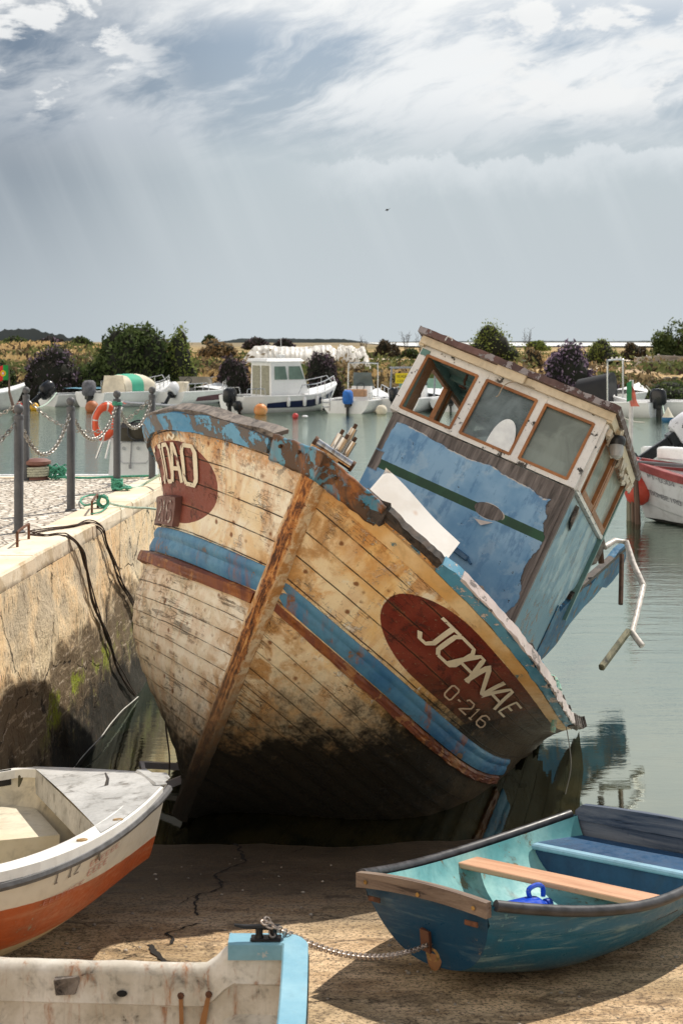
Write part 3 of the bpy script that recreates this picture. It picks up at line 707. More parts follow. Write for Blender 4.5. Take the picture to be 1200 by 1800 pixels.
# ---- wheelhouse, in its own frame: x to port, z up from the window sill, y aft
CM = WMi @ m4(rot_zxy(-.3784, -.1829, .3985), (1.0917, 10.6557, 2.3703))
CW, CL = .768, 2.21


def wh_front_material():
    t = NT('wheelhouse_front_paint'); x, y, z = t.sep(t.tc()); ob = t.tc()
    n1 = t.noise(ob, 5, 7, .65, .4); fine = t.noise(ob, 30, 8, .7); big = t.noise(ob, 1.6, 5, .6)
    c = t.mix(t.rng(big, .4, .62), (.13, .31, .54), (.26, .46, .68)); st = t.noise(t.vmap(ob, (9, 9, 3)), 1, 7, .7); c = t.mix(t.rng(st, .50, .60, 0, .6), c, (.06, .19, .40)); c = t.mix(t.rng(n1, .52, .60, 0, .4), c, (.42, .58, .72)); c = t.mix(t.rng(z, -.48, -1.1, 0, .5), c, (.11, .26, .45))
    g = t.m('ABSOLUTE', t.m('SUBTRACT', z, -.443)); g = t.m('ADD', g, t.m('MULTIPLY', t.m('SUBTRACT', fine, .5), .006)); c = t.mix(t.rng(g, .034, .038, 1, 0), c, t.mix(t.rng(n1, .4, .6), (.010, .055, .028), (.016, .085, .040)))
    # bare boards: a band under the sill, down the right edge, a hole in the middle, the left edge
    edge = t.m('ADD', t.m('MULTIPLY', t.m('SUBTRACT', t.noise(t.vmap(ob, (2.2, 1, 2.2), (.3, 0, .7)), 1.0, 4, .45, .2), .5), .28), t.m('MULTIPLY', t.m('SUBTRACT', t.noise(t.vmap(ob, (1, 1, 1)), 15, 5, .7), .5), .05))
    top = t.m('ADD', t.m('ADD', z, .118), t.m('MULTIPLY', edge, .7)); top = t.m('SUBTRACT', top, t.m('MULTIPLY', t.rng(x, -.2, -.76), .02)); m1 = t.rng(top, -.003, .003)
    rt = t.m('SUBTRACT', t.m('ADD', x, edge), t.m('ADD', .715, t.m('MULTIPLY', z, -.02))); m2 = t.rng(rt, -.003, .003); lf = t.m('ADD', t.m('ADD', x, t.m('MULTIPLY', edge, .6)), .715); m3 = t.m('MULTIPLY', t.rng(lf, .003, -.003), t.rng(z, -.36, -.33, 0, 1))
    m3b = t.m('MULTIPLY', t.rng(lf, .04, .034), t.rng(z, -.34, -.36, 0, 1)); m3b = t.m('MULTIPLY', m3b, t.rng(z, -.52, -.50, 0, 1))
    dx = t.m('DIVIDE', t.m('SUBTRACT', x, .275), .12); dz = t.m('DIVIDE', t.m('SUBTRACT', z, -.435), .058); ds = t.m('ADD', t.m('MULTIPLY', dx, dx), t.m('ADD', t.m('MULTIPLY', dz, dz), t.m('MULTIPLY', edge, 3.5))); m4_ = t.rng(ds, 1.04, .98)
    chips = t.m('MULTIPLY', t.rng(t.noise(t.vmap(ob, (1, 1, 1), (3, 1, 7)), 16, 6, .7), .66, .675), t.rng(n1, .45, .5)); bare = t.m('MAXIMUM', t.m('MAXIMUM', m1, m2), t.m('MAXIMUM', m4_, t.m('MAXIMUM', m3, m3b)))
    gr = t.noise(t.vmap(ob, (26, 26, 3)), 1, 8, .65, .4); bc_ = t.ramp(gr, [(.3, (.03, .025, .024)), (.5, (.13, .11, .105)), (.68, (.25, .22, .21))])
    lip = t.m('MAXIMUM', t.m('MULTIPLY', t.rng(top, -.012, -.003), t.rng(top, -.002, .002, 1, 0)), t.m('MULTIPLY', t.rng(ds, 1.25, 1.05), t.rng(ds, 1.0, 1.03)))
    c = t.mix(t.m('MULTIPLY', lip, t.rng(n1, .45, .55)), c, (.75, .66, .56)); c = t.mix(bare, c, bc_); c = t.mix(chips, c, (.015, .015, .018))
    h = t.m('SUBTRACT', t.m('MULTIPLY', fine, .1), t.m('MULTIPLY', bare, t.m('SUBTRACT', 1.0, t.m('MULTIPLY', gr, .35)))); return t.fin(c, .5, 0, t.bump(h, .8, .012), .4)


def wh_side_material():
    t = NT('wheelhouse_side_paint'); x, y, z = t.sep(t.tc()); ob = t.tc()
    n1 = t.noise(ob, 4, 7, .65, .4); fine = t.noise(ob, 26, 8, .72); ca = t.voro(t.vmap(t.comb(t.m('ADD', y, t.m('MULTIPLY', n1, .5)), z), (2.2, 1.3, 1)), 2.6, 'SMOOTH_F1'); cm = t.rng(ca, .42, .62)  # pale web: light rippling off the water, painted into the colour
    c = t.mix(t.rng(n1, .38, .62), (.13, .29, .42), (.28, .46, .55)); c = t.mix(t.m('MULTIPLY', cm, .35), c, (.62, .74, .74))
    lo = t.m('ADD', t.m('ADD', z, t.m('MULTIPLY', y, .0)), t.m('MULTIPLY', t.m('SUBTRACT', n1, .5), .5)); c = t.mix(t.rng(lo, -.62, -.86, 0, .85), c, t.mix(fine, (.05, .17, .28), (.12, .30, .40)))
    w = t.m('MULTIPLY', t.rng(t.noise(t.vmap(ob, (1, 1, 1), (4, 2, 1)), 7, 8, .72, .6), .57, .585), t.rng(lo, -.5, -1.0, .4, 1)); c = t.mix(w, c, t.mix(fine, (.10, .07, .05), (.42, .33, .26)))
    ed = t.m('MULTIPLY', t.rng(t.m('ADD', y, t.m('MULTIPLY', n1, .12)), .14, .12), 1.0); gr = t.noise(t.vmap(ob, (26, 26, 3)), 1, 8, .65, .4); c = t.mix(ed, c, t.ramp(gr, [(.3, (.05, .04, .038)), (.5, (.20, .15, .12)), (.6, (.10, .25, .36)), (.75, (.18, .38, .5))]))
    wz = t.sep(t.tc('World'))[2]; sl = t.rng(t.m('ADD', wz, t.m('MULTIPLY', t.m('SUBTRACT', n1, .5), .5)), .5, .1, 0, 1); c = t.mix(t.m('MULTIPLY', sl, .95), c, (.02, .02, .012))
    return t.fin(c, .45, 0, t.bump(t.m('SUBTRACT', t.m('MULTIPLY', fine, .3), w), .6, .01), .4)


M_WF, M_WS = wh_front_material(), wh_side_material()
M_WHITEW = paint('cracked_white_frame', (.76, .75, .73), (.04, .035, .03), .62, (.84, .83, .81), grime=.25, scale=1.4, bump=.5)
M_ORW = paint('varnished_orange_trim', (.27, .10, .028), (.08, .04, .025), .4, (.40, .16, .05), grime=.35, scale=1.5)
M_BEIGE = paint('beige_fascia', (.66, .55, .38), (.12, .09, .07), .3, (.74, .64, .48), grime=.35)
M_ROOF = paint('flaked_brown_roof', (.075, .038, .036), (.30, .27, .28), .8, (.16, .08, .07), grime=.3, scale=1.3, bump=.9)
M_TEAL = paint('teal_inside_paint', (.10, .22, .21), (.07, .05, .04), .3, (.16, .30, .28), grime=.4)
wh = MB(); K = CW
# front wall with an uneven lower edge, side walls, rear wall, as boards with thickness
wh.mi = 0; wh.box((0, .0, -.63), (2 * K, .05, 1.22))
wh.mi = 1
def side_poly(x, poly, t=.035):
    n = len(poly); wh.add([(x, p[0], p[1]) for p in poly] + [(x - t * (1 if x > 0 else -1), p[0], p[1]) for p in poly], [tuple(range(n)), tuple(range(2 * n - 1, n - 1, -1))] + [(i, i + n, (i + 1) % n + n, (i + 1) % n) for i in range(n)])
random.seed(3)
lowe = [(2.42, -.02), (2.46, -.16), (2.30, -.26), (2.22, -.42), (2.12, -.52), (2.0, -.56), (1.93, -.66), (1.82, -.72), (1.74, -.80), (1.7, -1.1), (1.62, -1.32), (1.2, -1.42), (.6, -1.36), (.03, -1.25)]
side_poly(K - .004, [(.03, -.02)] + lowe)
side_poly(-K + .004, [(.03, -.02), (CL, -.02), (CL, -1.2), (.03, -1.2)])
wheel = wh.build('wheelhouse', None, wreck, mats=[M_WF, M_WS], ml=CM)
b = MB(); jj = random.uniform
up = [(1.70, -.74), (1.9, -.78), (2.08, -.64), (2.35, -.55), (2.6, -.42), (2.9, -.34), (3.1, -.18), (3.4, -.06), (3.7, .16), (3.95, .26)]; dn = [(4.35, .22), (4.42, .08), (4.15, -.10), (3.9, -.22), (3.65, -.27), (3.4, -.42), (3.05, -.58), (2.7, -.80), (2.45, -1.0), (2.2, -1.15), (1.66, -1.36)]
pl = up + dn; n = len(pl); b.add([(K + .006, p[0] + jj(-.02, .02), p[1] + jj(-.02, .02)) for p in pl] + [(K - .06, p[0], p[1]) for p in pl], [tuple(range(n)), tuple(range(2 * n - 1, n - 1, -1))] + [(i, i + n, (i + 1) % n + n, (i + 1) % n) for i in range(n)])
bw = b.build('broken_bulwark', paint('bulwark_blue', (.025, .11, .21), (.16, .13, .10), .7, (.07, .23, .36), grime=.5, bump=.8, rough=.8), wreck, ml=CM)
b = MB(); b.beam((K - .02, 2.1, -.60), (K - .02, 4.2, .30), .06, .05); b.build('splintered_rail', M_ROTD, wreck, ml=CM)
wp = lambda mb, name, mat, **k: mb.build(name, mat, wheel, **k)
# window frames of the front (raked), sides, rear
rk = .07 / .574
def fy(z): return rk * z
b = MB(); fw = .052
for z0, z1 in ((-.01, .03), (.522, .60)): b.beam((-K - .01, fy((z0 + z1) / 2), (z0 + z1) / 2), (K + .015, fy((z0 + z1) / 2), (z0 + z1) / 2), .075, z1 - z0, up=(0, 0, 1))
for x, w in ((-.775, .07), (-.245, .075), (.27, .07), (.755, .075)): b.beam((x, fy(-.01) - .002, -.012), (x, fy(.58) - .002, .585), w, .078, up=(0, -1, .1))
wp(b, 'window_frame', M_WHITEW)
tr_ = MB()
WINS = ((-.735, -.288), (-.200, .230), (.312, .712))
for x0, x1 in WINS:
    for (a, c) in (((x0, .035), (x1, .035)), ((x0, .518), (x1, .518)), ((x0, .03), (x0, .522)), ((x1, .03), (x1, .522))):
        tr_.beam((a[0], fy(a[1]) - .036, a[1]), (c[0], fy(c[1]) - .036, c[1]), .022, .022, up=(0, -1, 0))
wp(tr_, 'window_trim', M_ORW)


def glass_material(name, dust, col, clear):
    t = NT(name); n = t.noise(t.tc(), 3.2, 6, .6, .8); n2 = t.noise(t.vmap(t.tc(), (3, 3, 14), (0, 0, 0), (0, .7, 0)), 1.4, 6, .7)
    t.fin(t.mix(t.rng(n, .35, .65), col, tuple(c * 1.5 for c in col)), .12, 0, spec=.7)
    tr = t.node('ShaderNodeBsdfTransparent'); tr.inputs[0].default_value = (.85, .9, .88, 1); mx = t.node('ShaderNodeMixShader')
    f = t.rng(t.m('ADD', t.m('MULTIPLY', n, .6), t.m('MULTIPLY', n2, .4)), .35, .65, dust - clear, dust + clear); t.put(mx.inputs[0], f); t.l.new(tr.outputs[0], mx.inputs[1]); t.l.new(t.b.outputs[0], mx.inputs[2]); t.l.new(mx.outputs[0], t.out.inputs[0]); return t.mat


MG1 = glass_material('grey_cloudy_glass', .74, (.13, .17, .19), .14); MG2 = glass_material('dusty_green_glass', .90, (.15, .18, .165), .06); MG3 = glass_material('pale_side_glass', .88, (.33, .38, .34), .06)
for k, (x0, x1) in enumerate(WINS):
    if k == 0: continue
    b = MB(); b.add([(x0, fy(.03) - .012, .03), (x1, fy(.03) - .012, .03), (x1, fy(.52) - .012, .52), (x0, fy(.52) - .012, .52)], [(0, 1, 2, 3)]); wp(b, 'window_pane', MG1 if k == 1 else MG2)
b = MB(); b.prism([(.02 + .115 * math.cos(a) * (1 if math.sin(a) < 0 else .9), .03 + .26 * max(0, math.sin(a)) ** .8) for a in np.linspace(0, math.pi, 20)], .012, T3(.10, -.020 + .03 * 0, .0)); wp(b, 'white_plate', plain('white_glossy_sheet', (.80, .85, .90), .35), )
SW = ((.34, 1.02), (1.17, 2.08))
for s in (1, -1):
    b = MB(); X = s * K
    b.beam((X, .0, .01), (X, CL + .06, .01), .06, .035); b.beam((X, .05, .565), (X, CL + .08, .565), .07, .07)
    for y, w in ((.07 if s > 0 else .05, .10 if s > 0 else .07), (CL + .03, .06)): b.beam((X, y, .0), (X, y, .56), .06, w, up=(1, 0, 0))
    wp(b, 'window_frame', M_WHITEW if s > 0 else M_TEAL)
    b = MB()
    for y0, y1 in SW:
        for a, c in (((y0, .05), (y1, .05)), ((y0, .525), (y1, .525)), ((y0, .03), (y0, .53)), ((y1, .03), (y1, .53))): b.beam((X + s * .012, *a), (X + s * .012, *c), .05, .045, up=(1, 0, 0))
    b.beam((X + s * .02, 1.095, .03), (X + s * .02, 1.095, .53), .075, .035, up=(1, 0, 0)); b.beam((X, .22, .03), (X, .22, .53), .20, .045, up=(1, 0, 0)); wp(b, 'window_trim', M_ORW)
    if s > 0:
        for y0, y1 in SW: b = MB(); b.add([(X + .004, y0, .04), (X + .004, y1, .04), (X + .004, y1, .53), (X + .004, y0, .53)], [(0, 1, 2, 3)]); wp(b, 'window_pane', MG3)
b = MB(); b.beam((-K, CL, .0), (K, CL, .0), .06, .06); b.beam((-K, CL, .56), (K, CL, .56), .06, .08)
for x in (-K, -.28, .25, K): b.beam((x, CL, -.8), (x, CL, .56), .07, .05, up=(0, 1, 0))
b.box((-.5, CL, -.6), (.5, .03, 1.2)); b.box((.5, CL, -.6), (.5, .03, 1.2)); wp(b, 'rear_wall', M_TEAL)
b = MB(); b.box((0, CL / 2 + .02, .603), (2 * K, CL, .02)); 
for y in (.35, .8, 1.3, 1.8): b.box((0, y, .58), (2 * K - .1, .05, .045))
b.box((-.42, .35, .585), (.07, .6, .06)); wp(b, 'ceiling', M_TEAL)
b = MB(); b.beam((-.70, CL * .45, .03), (-.34, CL * .8, .50), .05, .05); b.beam((-.45, CL - .1, .5), (-.2, CL - .1, -.2), .06, .06); wp(b, 'loose_boards', M_TEAL)
b = MB(); b.tube([(-.45, .30, .55), (-.45, .31, .49), (-.44, .33, .47)], .012, 6); b.torus((-.44, .30, .44), .028, .008, M=None); wp(b, 'hanging_fitting', M_RUST)
# fascia and roof
b = MB(); b.grid(lambda u, w: (-K - .06 + (2 * K + .14) * u, -.035 + .012 * mnoise.noise(Vector((u * 9, w, 1))), .585 + .062 * w), 30, 1)
b.box((0, -.012, .616), (2 * K + .12, .045, .062)); b.box((K + .05, CL / 2, .606), (.045, CL + .02, .072)); b.box((-K - .05, CL / 2, .606), (.045, CL + .02, .072)); wp(b, 'fascia', M_BEIGE)
b = MB()
def roof_fn(top):
    def f(u, w):
        x = -K - .10 + (2 * K + .20) * u; y = -.09 + (CL + .2) * w
        return (x + .006 * mnoise.noise(Vector((x * 7, y * 9, 1))), y + (.014 * mnoise.noise(Vector((x * 11, 0, 4))) if w in (0, 1) else 0), (.702 if top else .650) + .035 * (1 - (2 * u - 1) ** 2) * 0 + (.010 * mnoise.noise(Vector((x * 14, y * 14, 6))) if top else 0))
    return f
b.grid(roof_fn(True), 60, 30); b.grid(roof_fn(False), 60, 30)
N1 = 61 * 31
for j in range(30): b.F.append((j, j + 1, j + 1 + N1, j + N1)); b.M.append(0); k = 60 * 31; b.F.append((k + j, k + j + N1, k + j + 1 + N1, k + j + 1)); b.M.append(0)
for i in range(60): b.F.append((i * 31, i * 31 + N1, (i + 1) * 31 + N1, (i + 1) * 31)); b.M.append(0); b.F.append((i * 31 + 30, (i + 1) * 31 + 30, (i + 1) * 31 + 30 + N1, i * 31 + 30 + N1)); b.M.append(0)
wp(b, 'roof', M_ROOF, smooth=True, sharp=40)
b = MB(); b.box((-.03, -.052, .615), (.255, .03, .085), bev=.006); wp(b, 'junction_plate', M_BEIGE)
b = MB(); b.tube(smooth_path([(.10, -.07, .575), (.02, -.09, .56), (-.03, -.09, .50), (-.035, -.09, .42), (-.05, -.09, .40)]), .0045, 6); b.tube(smooth_path([(.10, -.07, .575), (.15, -.08, .58), (.2, -.07, .58)]), .005, 6); wp(b, 'loose_wire', plain('old_wire', (.35, .28, .2), .6))
b = MB(); b.tube([(-.62, -.10, .66), (-.62, -.09, .70), (-.58, -.09, .70), (-.57, -.09, .68)], .008, 6); wp(b, 'roof_hook', plain('white_hook', (.7, .68, .65), .5))
# corner lamp
Lp = WMi @ atw(1083, 783, 10.75); Lc = CM.inverted() @ Lp
b = MB(); b.lathe([(.001, .075), (.06, .07), (.07, .05), (.07, .03), (.062, .0)], 14, T3(*Lc) @ RY(R(-22))); hd = wp(b, 'lamp_hood', plain('black_lamp_hood', (.02, .02, .022), .35), smooth=True)
b = MB(); b.lathe([(.055, .0), (.055, -.05), (.045, -.09), (.02, -.105), (.001, -.107)], 14, T3(*Lc) @ RY(R(-22))); wp(b, 'lamp_glass', plain('cloudy_lamp_glass', (.45, .47, .47), .15), smooth=True)
b = MB(); b.beam(Lc + Vector((-.03, -.02, .12)), Lc + Vector((-.02, .02, .04)), .06, .06); wp(b, 'lamp_bracket', M_BEIGE)
# peeling corner board and debris of the roof's side edge
b = MB(); b.beam((K + .014, .03, -.02), (K + .012, .03, -1.25), .035, .05, up=(0, 1, 0)); wp(b, 'corner_board', M_GREYW)
b = MB()
for k in range(26):
    y = .1 + k * .085; b.box((K + .055 + jj(-.01, .02), y, .55 - jj(0, .05)), (.02, .07, jj(.03, .10)), jit=.012)
wp(b, 'torn_edging', paint('torn_edge_paint', (.55, .48, .38), (.08, .06, .04), .7, rust=.4, bump=.9))
b = MB(); b.box((K + .01, .58, -.13), (.012, .22, .16), jit=.03); wp(b, 'torn_patch', M_ROT); b = MB(); b.box((K + .014, 2.36, -.10), (.02, .16, .22), jit=.03); wp(b, 'torn_patch', M_ROT)
b = MB(); b.beam((.13, -.045, -.80), (.29, -.055, -.835), .035, .045, bev=.008); b.tube([(.29, -.055, -.835), (.335, -.08, -.86)], .01, 6); wp(b, 'blue_bracket', paint('bracket_blue', (.03, .10, .20), (.08, .05, .04), .3))
# curled lips of paint on the front
b = MB(); b.add([(.12, -.03, -.50), (.20, -.035, -.53), (.34, -.03, -.50), (.27, -.06, -.56)], [(0, 1, 3), (1, 2, 3)]); wp(b, 'peeling_paint', plain('peeled_paint_lip', (.66, .58, .52), .7))
# decaying deck edge under the wheelhouse, with bent rail trailing in the water
b = MB(); P = [atl(1062, 962, 12.9), atl(1080, 950, 13.0), atl(1100, 953, 13.0), atl(1112, 990, 12.8), atl(1130, 1030, 12.6), atl(1118, 1080, 12.2), atl(1110, 1112, 12.0), atl(1128, 1136, 11.9)]
b.tube(P[:5], .028, 10); b.tube(P[4:7], .026, 10); b.tube(P[6:], .028, 10); b.build('bent_handrail', plain('scuffed_white_tube', (.62, .57, .52), .4, 0, .3, 20), wreck, smooth=True)
b = MB(); b.tube([atl(1092, 975, 12.6), atl(1090, 1062, 12.3)], .022, 8); b.build('rail_stanchion', M_RUST, wreck); b = MB(); b.tube([atl(1054, 965, 12.9), atl(1056, 990, 12.9)], .03, 8); b.build('rail_stanchion', M_RUST, wreck)
b = MB(); a0 = atw(1062, 1168, 11.3); a1 = atw(1104, 1117, 11.9)
fl = MB(); fl.beam(a0 + Vector((-.03, 0, -.03)), a1 + Vector((0, 0, .04)), .05, .055, bev=.012)
tag(fl.build('broken_timber', wood('weedy_timber', (.05, .05, .03), (.22, .20, .12), 1.2, moss=.6)), 'short weedy broken timber poking out of the water beside the bent rail', 'timber')

# ------------------------------------------------------------------ water, slipway, quay
RS = .12; RY0 = 8.73           # slipway: slope and the Y where it meets the water


def ramp_z(y): return RS * (RY0 - y)


def water_material():
    t = NT('harbour_water'); P = t.tc('World'); x, y, z = t.sep(P)
    n = t.noise(t.vmap(P, (.7, .9, 1)), 1.0, 5, .6)
    shal = t.rng(t.m('ADD', y, t.m('MULTIPLY', n, 3.0)), 10, 16.5, 1, 0)
    deep = t.mix(t.rng(n, .4, .6), (.003, .016, .013), (.006, .022, .017)); c = t.mix(t.m('MULTIPLY', shal, .9), deep, t.mix(t.rng(t.noise(P, 2.3, 6, .7), .4, .6), (.006, .005, .002), (.030, .022, .007)))
    d = t.rng(y, 9, 60, 0, 1)
    w1 = t.noise(t.vmap(P, (.55, 2.3, 1), rot=(0, 0, .12)), 1.6, 5, .6, .3); w2 = t.noise(t.vmap(P, (2.5, 8, 1), rot=(0, 0, -.1)), 1.6, 4, .6, .2)
    h = t.m('ADD', t.m('MULTIPLY', w1, 1.0), t.m('MULTIPLY', w2, .22)); amp = t.m('ADD', t.rng(y, 8.7, 16, .05, .42), t.rng(y, 18, 50, 0, .6)); h = t.m('MULTIPLY', h, amp)
    nb = t.bump(h, .55, .05); t.fin(c, .5, 0, nb, 0)
    gl = t.node('ShaderNodeBsdfGlossy'); gl.inputs['Roughness'].default_value = .04; gl.inputs['Color'].default_value = (.89, .97, .87, 1); t.put(gl.inputs['Normal'], nb)
    fr = t.node('ShaderNodeFresnel'); fr.inputs[0].default_value = 2.1; t.put(fr.inputs['Normal'], nb); mx = t.node('ShaderNodeMixShader')
    t.put(mx.inputs[0], t.m('POWER', fr.outputs[0], .62)); t.l.new(t.b.outputs[0], mx.inputs[1]); t.l.new(gl.outputs[0], mx.inputs[2]); t.l.new(mx.outputs[0], t.out.inputs[0]); return t.mat


def flat(name, x0, x1, y0, y1, z, mat, nx=1, ny=1, kind='structure', fn=None):
    mb = MB(); mb.grid(lambda u, w: (x0 + (x1 - x0) * u, y0 + (y1 - y0) * w, z if fn is None else fn(x0 + (x1 - x0) * u, y0 + (y1 - y0) * w)), nx, ny)
    o = mb.build(name, mat, smooth=True); tag(o, kind=kind); return o


M_WATER = water_material()
flat('water', -160, 160, 7.6, 110, 0.0, M_WATER)


def ramp_material():
    t = NT('slipway_concrete'); P = t.tc('World'); x, y, z = t.sep(P)
    st = t.noise(t.vmap(P, (2.0, 5.5, 1), rot=(0, 0, .10)), 1.1, 9, .74, .25); mid = t.noise(t.vmap(P, (1, 1.8, 1)), 5, 8, .68, .5); fine = t.noise(P, 60, 7, .75); big = t.noise(P, 1.1, 4, .55)
    c = t.mix(t.rng(st, .36, .62), (.46, .30, .16), (.95, .70, .44)); c = t.mix(t.rng(mid, .5, .62, 0, .7), c, (.15, .10, .06)); c = t.mix(t.rng(big, .4, .6, 0, .45), c, (.30, .23, .12))
    c = t.mix(t.rng(fine, .50, .58, 0, .8), c, (.09, .06, .04)); c = t.mix(t.rng(fine, .40, .30, 0, .5), c, (.62, .50, .36))
    sp = t.voro(t.vmap(P, (1, 1.6, 1)), 7.5); c = t.mix(t.m('MULTIPLY', t.rng(sp, .03, .06, 1, 0), t.rng(mid, .45, .5)), c, (.78, .72, .62))
    wet_shade = t.rng(t.m('ADD', y, t.m('MULTIPLY', t.m('SUBTRACT', st, .5), 1.6)), 6.7, 7.9); c = t.mix(t.m('MULTIPLY', wet_shade, .90), c, t.mix(mid, (.014, .010, .007), (.062, .044, .030)))  # damp concrete near the water, widened and darkened to paint the hull's shade
    cr = t.voro(t.vmap(t.comb(t.m('ADD', x, t.m('MULTIPLY', mid, .5)), t.m('ADD', y, t.m('MULTIPLY', st, .4))), (.7, 1.3, 1)), 1.0, 'DISTANCE_TO_EDGE'); ck = t.m('MULTIPLY', t.rng(cr, .002, .006, 1, 0), t.rng(big, .50, .56)); c = t.mix(t.m('MULTIPLY', ck, .8), c, (.02, .015, .01))
    h = t.m('ADD', t.m('MULTIPLY', st, .8), t.m('ADD', t.m('MULTIPLY', mid, .5), t.m('MULTIPLY', fine, .25))); h = t.m('SUBTRACT', h, ck)
    return t.fin(c, t.rng(wet_shade, 0, 1, .85, .5), 0, t.bump(h, 1.0, .035), .4)


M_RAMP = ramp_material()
def rfn(x, y):
    k = ramp_z(y) + .012 * mnoise.noise(Vector((x * 1.3, y * 1.9, 0))) + .006 * mnoise.noise(Vector((x * 5, y * 7, 2)))
    if y > 8.0: k -= .035 * (y - 8.0) * max(0, mnoise.noise(Vector((x * .9, 0, 4))) + .2)
    return k
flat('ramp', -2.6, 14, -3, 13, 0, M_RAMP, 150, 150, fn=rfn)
flat('harbour_bed', -170, 170, 10, 115, -1.2, plain('silt', (.06, .05, .03), .9))

# cracks that run down the slipway
def crack(pts, w, name='crack'):
    P = [Vector((p[0], p[1], 0)) for p in pts]; V = []; rnd_ = random.Random(5)
    out = []
    for a, b in zip(P[:-1], P[1:]):
        n = max(3, int((b - a).length / .022))
        for k in range(n): out.append(a.lerp(b, k / n))
    for i, p in enumerate(out):
        jx = .035 * mnoise.noise(Vector((p.x * 9, p.y * 9, 1))) + rnd_.uniform(-.008, .008); ww = w * (.25 + 1.1 * abs(mnoise.noise(Vector((p.x * 13, p.y * 17, 5)))) + .3 * rnd_.random())
        for s in (-1, 1):
            x, y = p.x + jx + s * ww, p.y + s * ww * .3; V.append((x, y, rfn(x, y) + .005))
    mb = MB(); mb.add(V, [(2 * i, 2 * i + 1, 2 * i + 3, 2 * i + 2) for i in range(len(out) - 1)]); tag(mb.build(name, plain('crack_shadow', (.012, .009, .007), .95)), kind='structure')
def onramp(px, py):
    k = (py - 600) / FPX; y = (EYE - RS * RY0) / (k - RS) if False else (EYE - RS * RY0) / (k - RS)
    return ((px - 600) / FPX * y, y)
crack([onramp(*q) for q in ((412, 1482), (425, 1500), (432, 1515), (405, 1525), (385, 1540), (388, 1560), (375, 1568), (352, 1572), (340, 1598), (350, 1612))], .010)
crack([onramp(*q) for q in ((345, 1624), (318, 1632), (303, 1640), (300, 1655), (288, 1665))], .014)
crack([onramp(*q) for q in ((290, 1660), (268, 1662), (275, 1680), (285, 1690), (270, 1702), (280, 1712))], .022)
crack([onramp(*q) for q in ((510, 1500), (540, 1488), (570, 1486))], .006); crack([onramp(*q) for q in ((345, 1572), (325, 1585), (322, 1590))], .006)
rg = random.Random(11); mb = MB()
for k in range(420):
    x = rg.uniform(-1.7, 3.5); y = rg.uniform(5.2, 8.4); r = rg.choice((.004, .006, .008, .012)); mb.ball((x, y, rfn(x, y) + r * .3), r, 6, 4, (1, rg.uniform(.7, 1.4), .5))
tag(mb.build('gravel', plain('grit', (.35, .30, .24), .9, 0, .5, 30)), 'scattered grit and shell bits on the slipway', 'gravel', kind='stuff')

# quay
QZ = 1.68
def edge_x(y): return -2.22 + .062 * (y - 8.9)


